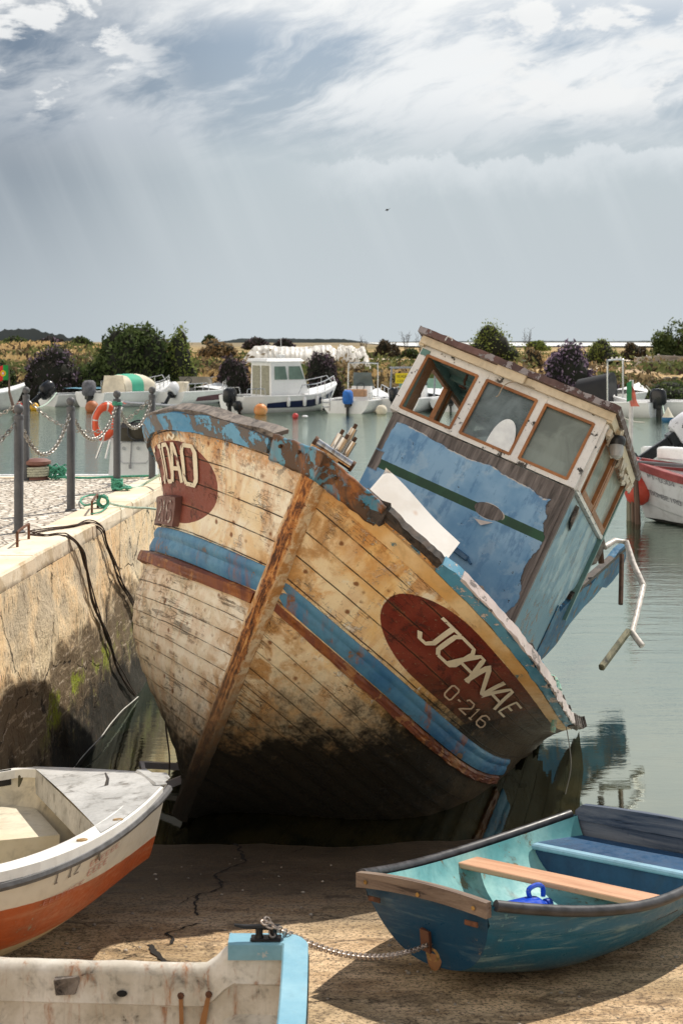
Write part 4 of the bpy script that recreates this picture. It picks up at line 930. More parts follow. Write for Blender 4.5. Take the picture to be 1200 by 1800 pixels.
def wall_material():
    t = NT('quay_wall_stone'); P = t.tc('World'); x, y, z = t.sep(P)
    v = t.comb(t.m('MULTIPLY', y, 1.0), t.m('MULTIPLY', z, 1.0)); big = t.noise(v, 1.3, 6, .62, .3); mid = t.noise(v, 5, 8, .7, .5); fine = t.noise(v, 34, 8, .75); vs = t.noise(t.vmap(v, (9, 1.1, 1), rot=(0, 0, .15)), 1.0, 7, .7, .3)
    c = t.mix(t.rng(big, .38, .62), (.90, .62, .34), (.96, .80, .55)); c = t.mix(t.rng(vs, .5, .7, 0, .7), c, (.86, .76, .60)); c = t.mix(t.rng(mid, .52, .7, 0, .5), c, (.40, .28, .16))
    g = t.m('MULTIPLY', t.rng(big, .50, .60), t.rng(z, .9, 1.3)); c = t.mix(t.m('MULTIPLY', g, .5), c, t.mix(fine, (.16, .15, .14), (.45, .40, .34)))
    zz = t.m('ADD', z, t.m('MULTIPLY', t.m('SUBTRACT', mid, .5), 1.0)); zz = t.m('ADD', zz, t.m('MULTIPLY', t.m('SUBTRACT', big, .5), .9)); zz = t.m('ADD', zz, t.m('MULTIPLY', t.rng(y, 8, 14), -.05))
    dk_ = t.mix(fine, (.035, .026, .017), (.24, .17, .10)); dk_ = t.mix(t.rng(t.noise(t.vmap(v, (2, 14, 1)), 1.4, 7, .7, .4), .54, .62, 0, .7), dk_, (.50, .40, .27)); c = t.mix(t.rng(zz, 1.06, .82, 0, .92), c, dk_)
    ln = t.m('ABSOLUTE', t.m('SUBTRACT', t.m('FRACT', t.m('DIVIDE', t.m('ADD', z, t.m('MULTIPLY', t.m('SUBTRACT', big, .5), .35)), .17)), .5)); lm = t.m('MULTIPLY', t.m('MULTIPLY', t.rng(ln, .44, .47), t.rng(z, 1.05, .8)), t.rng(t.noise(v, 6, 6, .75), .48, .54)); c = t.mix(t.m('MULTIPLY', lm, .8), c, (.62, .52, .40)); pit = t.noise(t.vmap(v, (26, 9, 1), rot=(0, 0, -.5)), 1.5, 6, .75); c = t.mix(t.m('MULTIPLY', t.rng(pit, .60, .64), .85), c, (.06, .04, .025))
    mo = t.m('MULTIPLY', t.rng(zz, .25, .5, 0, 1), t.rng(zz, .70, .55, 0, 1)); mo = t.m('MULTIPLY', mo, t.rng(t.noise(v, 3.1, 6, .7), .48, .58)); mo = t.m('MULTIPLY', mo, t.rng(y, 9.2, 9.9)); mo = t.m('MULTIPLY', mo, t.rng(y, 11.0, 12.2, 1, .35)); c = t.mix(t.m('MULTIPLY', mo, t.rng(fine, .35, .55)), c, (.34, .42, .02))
    c = t.mix(t.rng(zz, .50, .22, 0, .95), c, (.014, .012, .008))  # boat's shadow painted onto the wall foot as a near-black band
    c = t.mix(t.m('MULTIPLY', t.rng(t.noise(t.vmap(v, (9, 2.5, 1)), 4, 5, .7), .57, .62), .8), c, (.08, .05, .03))
    vv = t.comb(t.m('ADD', y, t.m('MULTIPLY', mid, .35)), t.m('ADD', z, t.m('MULTIPLY', big, .5))); cr = t.voro(t.vmap(vv, (.75, 1.1, 1), rot=(0, 0, .2)), 1.0, 'DISTANCE_TO_EDGE'); ck = t.rng(cr, .002, .010, 1, 0); ck = t.m('MULTIPLY', ck, t.rng(mid, .46, .52)); c = t.mix(t.m('MULTIPLY', ck, .9), c, (.035, .022, .014))
    h = t.m('ADD', t.m('MULTIPLY', mid, .9), t.m('MULTIPLY', fine, .35)); h = t.m('SUBTRACT', h, t.m('MULTIPLY', ck, 1.3)); h = t.m('ADD', h, t.m('MULTIPLY', vs, .5)); return t.fin(c, .85, 0, t.bump(h, .9, .03), .3)


def coping_material():
    t = NT('coping_stone'); P = t.tc('World'); x, y, z = t.sep(P); big = t.noise(P, 1.6, 6, .6); fine = t.noise(P, 30, 8, .75); mid = t.noise(P, 7, 7, .7)
    c = t.mix(t.rng(big, .4, .6), (.74, .61, .45), (.86, .76, .60)); c = t.mix(t.rng(mid, .55, .7, 0, .5), c, (.36, .29, .22)); c = t.mix(t.rng(fine, .55, .7, 0, .45), c, (.30, .24, .18))
    fr_ = t.m('MULTIPLY', t.rng(t.sep(t.tc('Normal'))[0], .4, .8), t.rng(t.noise(P, 3, 6, .7), .5, .62)); c = t.mix(t.m('MULTIPLY', fr_, .55), c, (.40, .27, .12)); tz = t.m('MULTIPLY', t.rng(z, 1.60, 1.555), t.rng(mid, .35, .55)); c = t.mix(t.m('MULTIPLY', tz, .75), c, (.16, .12, .08)); return t.fin(c, .85, 0, t.bump(t.m('ADD', mid, t.m('MULTIPLY', fine, .4)), .6, .012), .3)


def cobble_material():
    t = NT('pale_cobbles'); P = t.tc('World'); vv = t.vmap(P, (1, 1, 1), rot=(0, 0, .25)); e = t.voro(vv, 12.5, 'DISTANCE_TO_EDGE'); cc = t.voro(vv, 12.5, 'F1', 1); fine = t.noise(P, 40, 6, .7)
    r, g, b = [t.m('MULTIPLY', q, 1.0) for q in t.sep(cc)]; c = t.mix(r, (.70, .62, .52), (.88, .82, .73)); c = t.mix(t.rng(g, .7, .95, 0, .4), c, (.40, .33, .26)); j = t.rng(e, .03, .09, 1, 0); c = t.mix(t.m('MULTIPLY', j, .75), c, (.34, .27, .20)); c = t.mix(t.rng(fine, .5, .7, 0, .3), c, (.3, .25, .2))
    return t.fin(c, .8, 0, t.bump(t.m('ADD', t.rng(e, 0, .2), t.m('MULTIPLY', fine, .2)), 1.0, .03), .3)


QY1 = 15.35
def qfn(x, y): return QZ - .004
mb = MB(); mb.add([(-30, -4, QZ - .006), (edge_x(-4) - .36, -4, QZ - .006), (edge_x(QY1) - .36, QY1 - .16, QZ - .006), (-30, QY1 - .16, QZ - .006)], [(0, 1, 2, 3)]); tag(mb.build('pavement', cobble_material()), kind='structure')
qw = empty('quay_wall', 'sloping old stone quay wall with cracked ochre face and weedy foot with a painted dark shadow', 'quay wall', (-2.2, 8, 0)); QL = T3(2.2, -8, 0)
mb = MB()
def wallf(u, w):
    y = -4 + (QY1 + 4) * u; z = QZ - .12 - (QZ + .9) * w; x = edge_x(y) + .095 * (QZ - z); k = min(1, w * 6, (1 - u) * 20)
    bulge = .05 * mnoise.noise(Vector((y * .8, z * 1.2, 0))) + .020 * mnoise.noise(Vector((y * 3, z * 4, 3))) + .010 * mnoise.noise(Vector((y * 9, z * 12, 5)))
    return Vector((x + bulge * k, y, z)) - Vector((-2.2, 8, 0))
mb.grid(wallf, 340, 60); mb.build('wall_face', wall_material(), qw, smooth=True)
mb = MB(); mb.add([Vector(p) - Vector((-2.2, 8, 0)) for p in ((-30, QY1 - .02, QZ - .13), (edge_x(QY1), QY1 - .02, QZ - .13), (edge_x(QY1) + .2, QY1 - .02, -1), (-30, QY1 - .02, -1))], [(0, 1, 2, 3)]); mb.build('end_wall', wall_material(), qw)
rg = random.Random(4); cm_ = coping_material(); y = -4
while y < QY1 - .2:
    L = rg.uniform(1.1, 1.7); y1 = min(y + L, QY1); mb = MB(); g = .006; e0, e1 = edge_x(y), edge_x(y1); dz = rg.uniform(-.006, .006); V = []
    b_ = .018
    for yy, e in ((y + g, e0), (y1 - g, e1)):
        for q in ((-.36, -.13), (-.36, 0), (-b_, 0), (0, -b_), (.003, -.125), (-.02, -.13)): V.append((e + q[0] + 2.2 + rg.uniform(-.009, .009), yy - 8, QZ + q[1] + dz))
    mb.add(V, [(5, 4, 3, 2, 1, 0), (6, 7, 8, 9, 10, 11)] + [(i, (i + 1) % 6, (i + 1) % 6 + 6, i + 6) for i in range(6)]); mb.build('coping_stone', cm_, qw); y = y1
mb = MB(); mb.box(((-30 + edge_x(QY1)) / 2 + 2.2 - .2, QY1 - .08 - 8, QZ - .06), (30 - 2.2 - .1, .16, .13)); mb.build('end_coping', cm_, qw)

def onquay(px, py, h=0.0):
    y = (EYE - QZ - h) * FPX / (py - 600); return Vector(((px - 600) / FPX * y, y, QZ + h))
def onwall(px, py, off=.03):
    kx, kz = (px - 600) / FPX, (py - 600) / FPX   # X = kx Y ; Z = EYE - kz Y
    y = (-2.22 - .062 * 8.9 + .095 * (QZ - EYE)) / (kx - .062 - .095 * kz); z = EYE - kz * y; p = wallf((y + 4) / (QY1 + 4), min(max((QZ - .12 - z) / (QZ + .9), 0), 1)) + Vector((-2.2, 8, 0)); return Vector((p.x + off, y, z))


# bollards and chains
M_BOL = paint('bollard_grey_paint', (.075, .078, .085), (.14, .08, .05), .12, (.11, .112, .12), grime=.2, scale=1.4, streak=.3, rough=.55)
M_CH = plain('galvanised_chain', (.36, .34, .31), .45, .75, .35, 30)
BP = [(-2.57, 10.89), (-2.43, 12.28), (-2.285, 13.92), (-2.09, 15.10), (-3.46, 15.0), (-2.73, 9.35)]
def bollard():
    r = empty('bollard', 'x', 'bollard', (0, 0, 0), 0, 'grey chain bollards along the quay')
    b = MB(); b.lathe([(.037, 0), (.037, .92), (.034, .925)], 20); b.build('post', M_BOL, r, smooth=True)
    b = MB(); b.lathe([(.052, 0), (.052, .010), (.039, .018)], 20); b.build('foot', M_BOL, r, smooth=True)
    b = MB(); b.lathe([(.040, .905), (.041, .915), (.039, .935), (.018, .94), (.018, .955)], 20); b.build('collar', M_BOL, r, smooth=True)
    b = MB(); b.ball((0, 0, .985), .040, 18, 12); b.build('ball_finial', M_BOL, r, smooth=True); return r
def dup(o, parent=None):
    c = o.copy(); COL.objects.link(c)
    if parent is not None: c.parent = parent
    for ch in list(o.children): dup(ch, c)
    return c
BL = ['grey ball-topped bollard nearest the camera, beside the first iron staple', 'second grey bollard from the camera, standing where cobbles meet the coping', 'grey bollard with green rope wound round its foot and neck', 'grey bollard at the quay corner, half hidden by the wrecked bow', 'grey bollard at the far edge of the quay, behind the nearest one']
b0 = bollard()
for i, (x, y) in enumerate(BP[:5]):
    o = b0 if i == 0 else dup(b0)
    o.location = (x, y, QZ - .004); o['label'] = BL[i]; o.rotation_euler.z = i
CHN = [((-3.35, 9.6), 0, .30, 'heavy chain hanging from the nearest bollard out of the left edge of the frame'), (0, 1, .30, 'heavy chain hanging between the two nearest bollards'), (1, 2, .28, 'heavy chain hanging between the second bollard and the rope-wound one'), (2, 3, .26, 'heavy chain sagging from the rope-wound bollard to the corner bollard'), (4, 3, .34, 'long slack chain along the far edge of the quay to the corner bollard'), ((-5.4, 15.0), 4, .32, 'chain along the far quay edge ending at the rear bollard')]
for a, b, sag, lab in CHN:
    A = Vector((*(BP[a] if isinstance(a, int) else a), QZ + .86)); B = Vector((*BP[b], QZ + .86)); d = (B - A).normalized() * .042
    tag(chain_mesh(catenary(A + d, B - d, sag, 40), .052, .0062, .034).build('chain', M_CH, smooth=True), lab, 'chain', 'chains strung between the bollards')

# iron staples
M_IRON = plain('rusty_iron', (.13, .055, .03), .75, .3, .5, 25, .5)
for (a, b, h, lab) in ((onquay(31, 962), onquay(51, 948), .115, 'rusty iron staple in the coping with dark cables looped through it'), (onquay(162, 905), onquay(172, 893), .12, 'rusty iron staple in the coping with green rope knotted to it')):
    mb = MB(); mb.tube(smooth_path([a - Vector((0, 0, .03)), a + Vector((0, 0, h * .8)), a + Vector((.004, .01, h)), b + Vector((-.004, -.01, h)), b + Vector((0, 0, h * .8)), b - Vector((0, 0, .03))], 6), .0105, 8); tag(mb.build('mooring_staple', M_IRON, smooth=True), lab, 'iron staple')

# cables over the wall
M_CAB = plain('dark_cable', (.055, .033, .022), .8, 0, .5, 30)
def wobble(P, a, seed):
    return [p + Vector((mnoise.noise(p * 2.3 + Vector((seed, 0, 0))), mnoise.noise(p * 2.3 + Vector((0, seed, 3))), mnoise.noise(p * 2.3 + Vector((5, 0, seed))))) * a for p in P]
for nm, top, wal, lab in (('near', [(55, 938), (80, 940), (105, 938), (122, 941)], [(134, 962), (145, 1000), (152, 1035), (168, 1085), (190, 1130), (210, 1180), (232, 1222)], 'bundle of dark cables hanging down the quay wall, nearer the camera'),
                          ('far', [(55, 936), (90, 930), (130, 924), (155, 918)], [(172, 930), (180, 955), (192, 988), (212, 1025), (228, 1060), (246, 1102)], 'bundle of dark cables hanging down the quay wall, closer to the wreck')):
    mb = MB()
    for k in range(5):
        P = smooth_path([onquay(*q, .014) for q in top] + [onwall(*q, .03) for q in wal], 7)
        P = wobble(P, .035, k * 3.7 + (1 if nm == 'far' else 0)); mb.tube(P, .0055, 6)
    tag(mb.build('cable_bundle', M_CAB, smooth=True), lab, 'cables')

M_GR = plain('green_rope_fibre', (.07, .30, .20), .8, 0, .4, 60, .5); M_GR2 = plain('pale_green_rope_fibre', (.46, .60, .50), .8, 0, .3, 60, .5)
def rope(name, pts, r, mat, lab, cat='rope', n=8, wob=.0, seed=0, group=None):
    mb = MB(); P = smooth_path(pts, n)
    if wob: P = wobble(P, wob, seed)
    mb.tube(P, r, 7); return tag(mb.build(name, mat, smooth=True), lab, cat, group)
rg = random.Random(9)
c0 = Vector((BP[2][0], BP[2][1], QZ)); P = []
for k in range(90): a = k * .55; P.append(c0 + Vector((math.cos(a) * .052, math.sin(a) * .052, .02 + .10 * k / 90 + rg.uniform(-.012, .012))))
for k in range(26): a = k * .6; P.append(c0 + Vector((math.cos(a) * .075 + .02 + .02 * k / 26 * 3, math.sin(a) * .075 - .03, .03 + rg.uniform(-.01, .01))))
mb = MB(); mb.tube(P, .012, 6); tag(mb.build('rope_wrapping', M_GR, smooth=True), 'green rope wound round the foot of the third bollard', 'rope')
P = [c0 + Vector((math.cos(k * .6) * .046, math.sin(k * .6) * .046, .865 + .04 * k / 30)) for k in range(30)]; mb = MB(); mb.tube(P, .008, 6); tag(mb.build('rope_wrapping', M_GR, smooth=True), 'green rope wound round the neck of the third bollard, under its ball', 'rope')
sx = onquay(172, 893); P = []
for k in range(70): a = k * .7; P.append(sx + Vector((.05 + .045 * math.cos(a) + rg.uniform(-.01, .01), .03 * math.sin(a * 1.3), .06 + .05 * math.sin(a) + rg.uniform(-.01, .01))))
mb = MB(); mb.tube(P, .009, 6); mb.tube(smooth_path([sx + Vector((.0, 0, .05)), onquay(150, 888, .03), onquay(142, 879, .02), onquay(152, 872, .02), onquay(172, 870, .04), sx + Vector((.06, .02, .09))], 8), .009, 6); mb.tube(smooth_path([onquay(160, 903, .01), onquay(168, 902, .015), onquay(180, 898, .015), sx + Vector((.1, .02, .03))], 8), .007, 6)
tag(mb.build('rope_knot', M_GR, smooth=True), 'tangle of green rope knotted on the second iron staple', 'rope')
rope('mooring_line', [sx + Vector((.1, 0, .05)), onquay(205, 888, .02), onquay(232, 892, .01), onquay(258, 893, -.0), atw(284, 896, 12.6)], .011, M_GR2, 'pale green rope from the staple knot to the wrecked boat')
rope('mooring_line', [c0 + Vector((.08, -.05, .06)), atw(240, 857, 14.2), atw(262, 846, 14.3), atw(285, 832, 14.0)], .014, M_GR2, 'pale rope from the rope-wound bollard up to the wrecked boat')

# ------------------------------------------------------------------ boats lying on the slipway
def ramp_frame(x, y, a):
    return T3(x, y, ramp_z(y)) @ RX(-math.atan(RS)) @ RZ(a)
def q_b(u, b0, b1, b2, um): return b0 + (b1 - b0) * (1 - (1 - min(u / um, 1)) ** 2) if u < um else b1 + (b2 - b1) * ((u - um) / (1 - um)) ** 2
def q_z(u, z0, z1, z2, um): return z1 + (z0 - z1) * (1 - u / um) ** 2 if u < um else z1 + (z2 - z1) * ((u - um) / (1 - um)) ** 2


class Skiff:
    """open boat hull: bow at x=0, stern at x=L, y to the side, z up; w runs from keel (0) to sheer (1)"""
    def __init__(s, L, b, um, zs, zk, rake, full=.75, flat=1.5, thick=.03, far=None, rt=0.0, zum=None):
        s.L, s.b, s.um, s.zs, s.zk, s.rake, s.full, s.flat, s.th, s.far, s.rt, s.zum = L, b, um, zs, zk, rake, full, flat, thick, far, rt, zum or um
    def hb(s, u, side):
        v = q_b(u, *s.b, s.um)
        return min(v, s.far) if s.far and side < 0 else v
    def zsh(s, u): return q_z(u, *s.zs, s.zum)
    def zke(s, u): return s.zk[0] * max(0, 1 - u / .35) ** 1.6 + s.zk[1] * max(0, (u - .6) / .4) ** 2
    def pt(s, u, w, side, inn=0.0):
        a = w * math.pi / 2; h = max(s.hb(u, side) - inn, .001); y = h * (math.sin(a) ** s.full) * (.80 + .20 * w); z0 = s.zke(u) + inn; z = z0 + (s.zsh(u) - z0) * ((1 - math.cos(a)) * .55 + w ** s.flat * .45)
        x = u * s.L + s.rake * (1 - (z - 0) / max(s.zsh(0), .01)) * max(0, 1 - u * 2.2) - s.rt * (1 - w) * max(0, u - .8) * 5
        return Vector((x, side * y, z))
    def shell(s, mb, nu=40, nw=14, rub=0.0, w1=1.0, ub=0.0):
        n0 = len(mb.V)
        for inn in (0.0, s.th):
            for side in (1, -1):
                mb.grid(lambda u, w: s.pt(ub + (1 - ub) * u, w * w1, side, inn) + (Vector((s.th * (1 - u) * 1.0, 0, 0)) if inn else Vector()), nu, nw)
        m = (nu + 1) * (nw + 1)
        for k in range(2):
            for i in range(nu):
                a = n0 + k * m + i * (nw + 1) + nw; b = a + 2 * m; mb.F.append((a, a + nw + 1, b + nw + 1, b)); mb.M.append(mb.mi)
    def rim(s, mb, side, u0, u1, r, out=0.0, up=0.0, n=40, sq=1.0):
        mb.tube([s.pt(u0 + (u1 - u0) * i / n, 1, side) + Vector((0, side * out, up)) for i in range(n + 1)], r, 10)
    def cap(s, mb, side, u0, u1, w, t, out=.02, up=0.0, n=40, wf=None):
        """flat gunwale capping"""
        V = []
        for i in range(n + 1):
            u = u0 + (u1 - u0) * i / n; p = s.pt(u, 1, side); q = s.pt(min(u + .01, 1), 1, side) - s.pt(max(u - .01, 0), 1, side); nn = Vector((q.y, -q.x, 0)).normalized() * (-side)
            if nn.y * side < 0 and abs(nn.y) > .05: nn = -nn
            ww = w * (wf(u) if wf else 1)
            for o_, z_ in ((out, -t * .5), (out, t * .4), (out - .012, t * .5), (-ww, t * .5), (-ww, -t * .5)): V.append(p + nn * o_ + Vector((0, 0, z_ + up)))
        k = 5; mb.add(V, [(i * k + j, i * k + (j + 1) % k, (i + 1) * k + (j + 1) % k, (i + 1) * k + j) for i in range(n) for j in range(k)] + [tuple(range(k)), tuple(n * k + j for j in range(k - 1, -1, -1))])
    def section(s, u, inn=0.0, w1=1.0, n=14, dz=0.0):
        L_ = [s.pt(u, w1 * i / n, 1, inn) for i in range(n, -1, -1)] + [s.pt(u, w1 * i / n, -1, inn) for i in range(1, n + 1)]
        return [p + Vector((0, 0, dz)) for p in L_]
    def board(s, mb, u, t, w1=1.0, top=0.0, inn=0.0):
        P = s.section(u, inn, w1); n = len(P)
        if top:
            for i in range(n):
                if i == 0 or i == n - 1: P[i] = P[i] + Vector((0, 0, top))
        V = P + [p + Vector((t, 0, 0)) for p in P]; mb.add(V, [tuple(range(n)), tuple(range(2 * n - 1, n - 1, -1))] + [(i, (i + 1) % n, (i + 1) % n + n, i + n) for i in range(n)])


def hull_paint(name, bands, under=(.12, .10, .08), chip=.3, rough=.45, floor=.2, coord='Object', wave=.012, spec=.4, scuff=.4, low=None):
    """bands: list of (top height fraction in uv/obj z, colour) from low to high"""
    t = NT(name); P = t.tc(coord); x, y, z = t.sep(P); n = t.noise(P, 4, 7, .68, .4); fine = t.noise(P, 30, 8, .74); st = t.noise(t.vmap(P, (1.6, 1.6, 16)), 1.6, 8, .72, .4)
    zz = t.m('ADD', z, t.m('MULTIPLY', t.m('SUBTRACT', n, .5), wave)); c = bands[0][1]
    for k in range(1, len(bands)): c = t.mix(t.rng(zz, bands[k - 1][0] - .002, bands[k - 1][0] + .002), c, bands[k][1])
    c = t.mix(t.m('MULTIPLY', t.rng(n, .45, .7), .4), c, t.mix(.6, c, (.06, .05, .04)))
    c = t.mix(t.m('MULTIPLY', t.rng(st, .5, .66), scuff), c, t.mix(.5, c, (.30, .42, .42) if low == 'blue' else (.55, .45, .30)))
    mk = t.rng(t.m('ADD', t.m('MULTIPLY', n, .5), t.m('MULTIPLY', fine, .5)), .64 - .12 * chip, .65 - .12 * chip); c = t.mix(mk, c, t.mix(fine, tuple(a * .5 for a in under), tuple(a * 1.8 for a in under)))
    zf = t.m('ADD', z, t.m('MULTIPLY', t.m('SUBTRACT', fine, .5), .06)); c = t.mix(t.m('MULTIPLY', t.rng(zf, floor, .0), .6), c, (.12, .09, .05))
    return t.fin(c, t.rng(fine, .3, .7, rough - .1, rough + .2), 0, t.bump(t.m('SUBTRACT', t.m('MULTIPLY', fine, .3), mk), .5, .006), spec)


# blue dinghy
DM = ramp_frame(.351, 5.928, .84)
din = empty('dinghy', 'small weathered blue rowing dinghy with turquoise inside, black gunwale tubing and a wooden thwart', 'dinghy', mw=DM)
DS = Skiff(1.98, (.351, .613, .46), .55, (.461, .322, .40), (.11, .05), .157, .62, 1.6, .028)
MD_OUT = hull_paint('deep_blue_hull', [(.05, (.05, .13, .16)), (9, (.006, .105, .19))], (.10, .22, .26), .30, .35, .16, low='blue', scuff=.95); MD_IN = paint('turquoise_inside', (.11, .35, .37), (.20, .18, .11), .62, (.30, .56, .54), grime=1.0, scale=1.2, streak=.2)
mb = MB(); DS.th = .0; DS.shell(mb); mb2 = MB()
for side in (1, -1): mb2.grid(lambda u, w: DS.pt(.01 + .98 * u, w, side, .026) + Vector((.012 * (1 - u), 0, 0)), 40, 14)
mb = MB()
for side in (1, -1):
    mb.grid(lambda u, w: DS.pt(u, w, side) + Vector((0, side * .010 * max(0, 1 - abs(w - .84) * 25), 0)), 44, 30)
mb.build('hull', MD_OUT, din, smooth=True, sharp=60); mb2.build('inner_lining', MD_IN, din, smooth=True)
mb = MB(); DS.th = .028; P = DS.section(0); n = len(P); ctr = sum(P, Vector()) / n; mb.add(P, [tuple(range(n))]); mb.add([p + Vector((.03, 0, 0)) for p in P], [tuple(range(n - 1, -1, -1))]); mb.build('bow_transom', hull_paint('bow_blue', [(.10, (.12, .07, .05)), (9, (.006, .055, .12))], (.12, .10, .08), .35, .35, .12, low='blue', scuff=.3), din)
mb = MB(); z = DS.zsh(0); V = []; m = 18
for i in range(m + 1):
    y = -.362 + .724 * i / m; up = .02 * (1 - (y / .36) ** 2)
    for (dx, dz) in ((-.024, -.046), (-.024, .018), (.014, .018), (.014, -.046)): V.append((dx, y, z + dz + up))
mb.add(V, [(i * 4 + j, i * 4 + (j + 1) % 4, (i + 1) * 4 + (j + 1) % 4, (i + 1) * 4 + j) for i in range(m) for j in range(4)] + [(0, 1, 2, 3), (m * 4 + 3, m * 4 + 2, m * 4 + 1, m * 4)])
bb = mb.build('bow_board', wood('dinghy_bow_wood', (.10, .065, .05), (.28, .21, .16), 1.2, 1), din)
for y in (-.30, 0.0, .30):
    mb = MB(); mb.lathe([(.001, .004), (.009, .003), (.010, 0)], 10, T3(-.03, y, z - .012) @ RY(R(-90))); mb.build('bolt_head', plain('brass_bolt', (.45, .28, .10), .4, .8), bb, smooth=True)
M_TUBE = plain('black_gunwale_tubing', (.035, .035, .04), .42, 0, .5, 14, .3)
for side in (1, -1): mb = MB(); DS.rim(mb, side, .015, .985, .024, .008, .006); mb.build('gunwale_tubing', M_TUBE, din, smooth=True)
mb = MB(); u0 = .57; y0 = DS.hb(u0, 1) - .02; mb.box((u0 * DS.L - .02, 0, DS.zsh(u0) - .045), (.17, 2 * y0, .028), bev=.004)
mb.build('thwart', wood('thwart_timber', (.42, .20, .11), (.62, .36, .22), .8, 1, .6), din)
mb = MB(); mb.box((u0 * DS.L - .02, -y0 + .06, DS.zsh(u0) - .075), (.19, .10, .03)); mb.build('thwart_bracket', M_ROTD, din)
mb = MB(); n = 20; x0 = DS.L - .36; V = []
hb_ = DS.hb(.84, 1) - .035; zz_ = DS.zsh(.9) - .09
mb.box((x0 + .17, 0, zz_), (.34, 2 * hb_, .03), bev=.006); mb.box((x0 + .01, 0, zz_ - .085), (.03, 2 * hb_ - .04, .15)); mb.build('stern_seat', paint('navy_seat_paint', (.010, .040, .10), (.10, .14, .16), .3, (.018, .075, .17), grime=.3), din)
mb = MB(); mb.box((x0 - .006, 0, zz_ + .004), (.06, 2 * hb_ - .02, .028), bev=.008); mb.build('seat_edge', paint('pale_seat_edge', (.20, .36, .46), (.06, .15, .22), .5), din)
mb = MB(); DS.board(mb, 1.0, .03, 1.0, .0); wd = DS.hb(1, 1); V = []; zt = DS.zsh(1) - .03
for i in range(21):
    y = -wd + 2 * wd * i / 20; up = .085 + .012 * math.sin(i / 20 * math.pi)
    if i in (0, 20): up -= .035
    for dx, zz in ((-.012, zt), (-.012, zt + up), (.032, zt + up), (.032, zt)): V.append((DS.L + dx, y, zz))
mb.add(V, [(i * 4 + j, i * 4 + (j + 1) % 4, (i + 1) * 4 + (j + 1) % 4, (i + 1) * 4 + j) for i in range(20) for j in range(4)] + [(0, 1, 2, 3), (83, 82, 81, 80)])
mb.build('transom', wood('blue_stained_transom', (.012, .035, .08), (.16, .18, .22), 1.1, 1), din)
for y, z_ in ((-.27, .375), (.27, .375)):
    mb = MB(); mb.box((-.004, y, z_), (.01, .07, .022), bev=.003); mb.build('rusty_plate', M_IRON, din)
mb = MB(); mb.torus((0, 0, 0), .028, .011, T3(.105, .02, .165) @ RY(R(78))); mb.build('bow_eye', plain('corroded_ring', (.42, .26, .10), .7, .4, .5, 30, .5), din, smooth=True)
mb = MB(); mb.lathe([(.001, .01), (.035, .008), (.045, 0)], 14, T3(.109, .02, .165) @ RY(R(-90)) @ Matrix.Diagonal((1.6, 1, 1, 1))); mb.build('rust_stained_boss', paint('rust_boss', (.25, .12, .05), (.4, .3, .12), .6), din, smooth=True)
# plastic jug and bottle in the dinghy
jf = DM @ T3(.84, .03, .20) @ RZ(R(80))
jug = empty('jug', 'blue plastic jug with a handle lying in the dinghy under the thwart', 'jug', mw=jf)
MJ = plain('blue_plastic', (.01, .07, .55), .22, 0, .08, 6, .02, Coat_Weight=.3)
mb = MB(); mb.lathe([(.001, -.13), (.062, -.125), (.072, -.10), (.072, .02), (.066, .07), (.03, .115), (.022, .12), (.022, .14)], 20, RX(R(90)) @ Matrix.Diagonal((1, .75, 1, 1))); mb.build('body', MJ, jug, smooth=True)
mb = MB(); mb.lathe([(.026, .135), (.026, .165), (.001, .167)], 16, RX(R(90))); mb.build('cap', plain('dark_blue_cap', (.01, .05, .35), .3), jug, smooth=True)
mb = MB(); mb.tube(smooth_path([(0, -.03, .045), (0, -.02, .085), (0, -.07, .10), (0, -.115, .085), (0, -.12, .04)]), .012, 8); mb.build('handle', MJ, jug, smooth=True)
bf = DM @ T3(.80, -.17, .21) @ RZ(R(95))
bo = empty('bottle', 'white plastic bottle with blue cap lying beside the blue jug', 'bottle', mw=bf)
mb = MB(); mb.lathe([(.001, -.11), (.035, -.105), (.038, -.06), (.033, -.02), (.038, .03), (.03, .07), (.014, .095), (.014, .11)], 18, RX(R(90))); mb.build('body', plain('white_plastic', (.78, .78, .76), .3, 0, .05), bo, smooth=True)
mb = MB(); mb.lathe([(.0385, -.055), (.0392, -.05), (.0392, .02), (.0385, .025)], 18, RX(R(90))); mb.build('label_band', paint('printed_label', (.75, .70, .62), (.45, .05, .04), .5), bo, smooth=True)
mb = MB(); mb.lathe([(.018, .105), (.018, .13), (.001, .132)], 14, RX(R(90))); mb.build('cap', MJ, bo, smooth=True)

# white and orange boat at the left
LM_ = ramp_frame(-.916, 6.952, 3.54)
wb = empty('small_boat', 'white fibreglass boat with orange stripe and broken gunwale, bow pointing right on the slipway', 'boat', mw=LM_)
LS = Skiff(3.279, (.07, 1.158, .85), .34, (.726, .612, .60), (.349, .05), .145, .70, 1.5, .03, far=.90, zum=.5)
MW = hull_paint('white_orange_hull', [(.235, (.50, .44, .30)), (.47, (.42, .085, .018)), (9, (.66, .62, .54))], (.25, .22, .17), .22, .4, .2, wave=.015, scuff=.35)
MW_IN = paint('yellowed_gelcoat', (.66, .58, .42), (.25, .2, .14), .22, (.74, .68, .54), grime=.7, scale=.8, streak=.15)
mb = MB()
for side in (1, -1): mb.grid(lambda u, w: LS.pt(u, w, side), 44, 20)
mb.build('hull', MW, wb, smooth=True); mb = MB()
for side in (1, -1): mb.grid(lambda u, w: LS.pt(.03 + .96 * u, w, side, .035) + Vector((.03 * (1 - u), 0, 0)), 40, 14)
mb.build('inner_lining', MW_IN, wb, smooth=True)
MG_W = paint('chalky_white_gunwale', (.74, .73, .70), (.32, .29, .25), .10, (.82, .82, .80), grime=.3, scale=1.2, streak=.1)
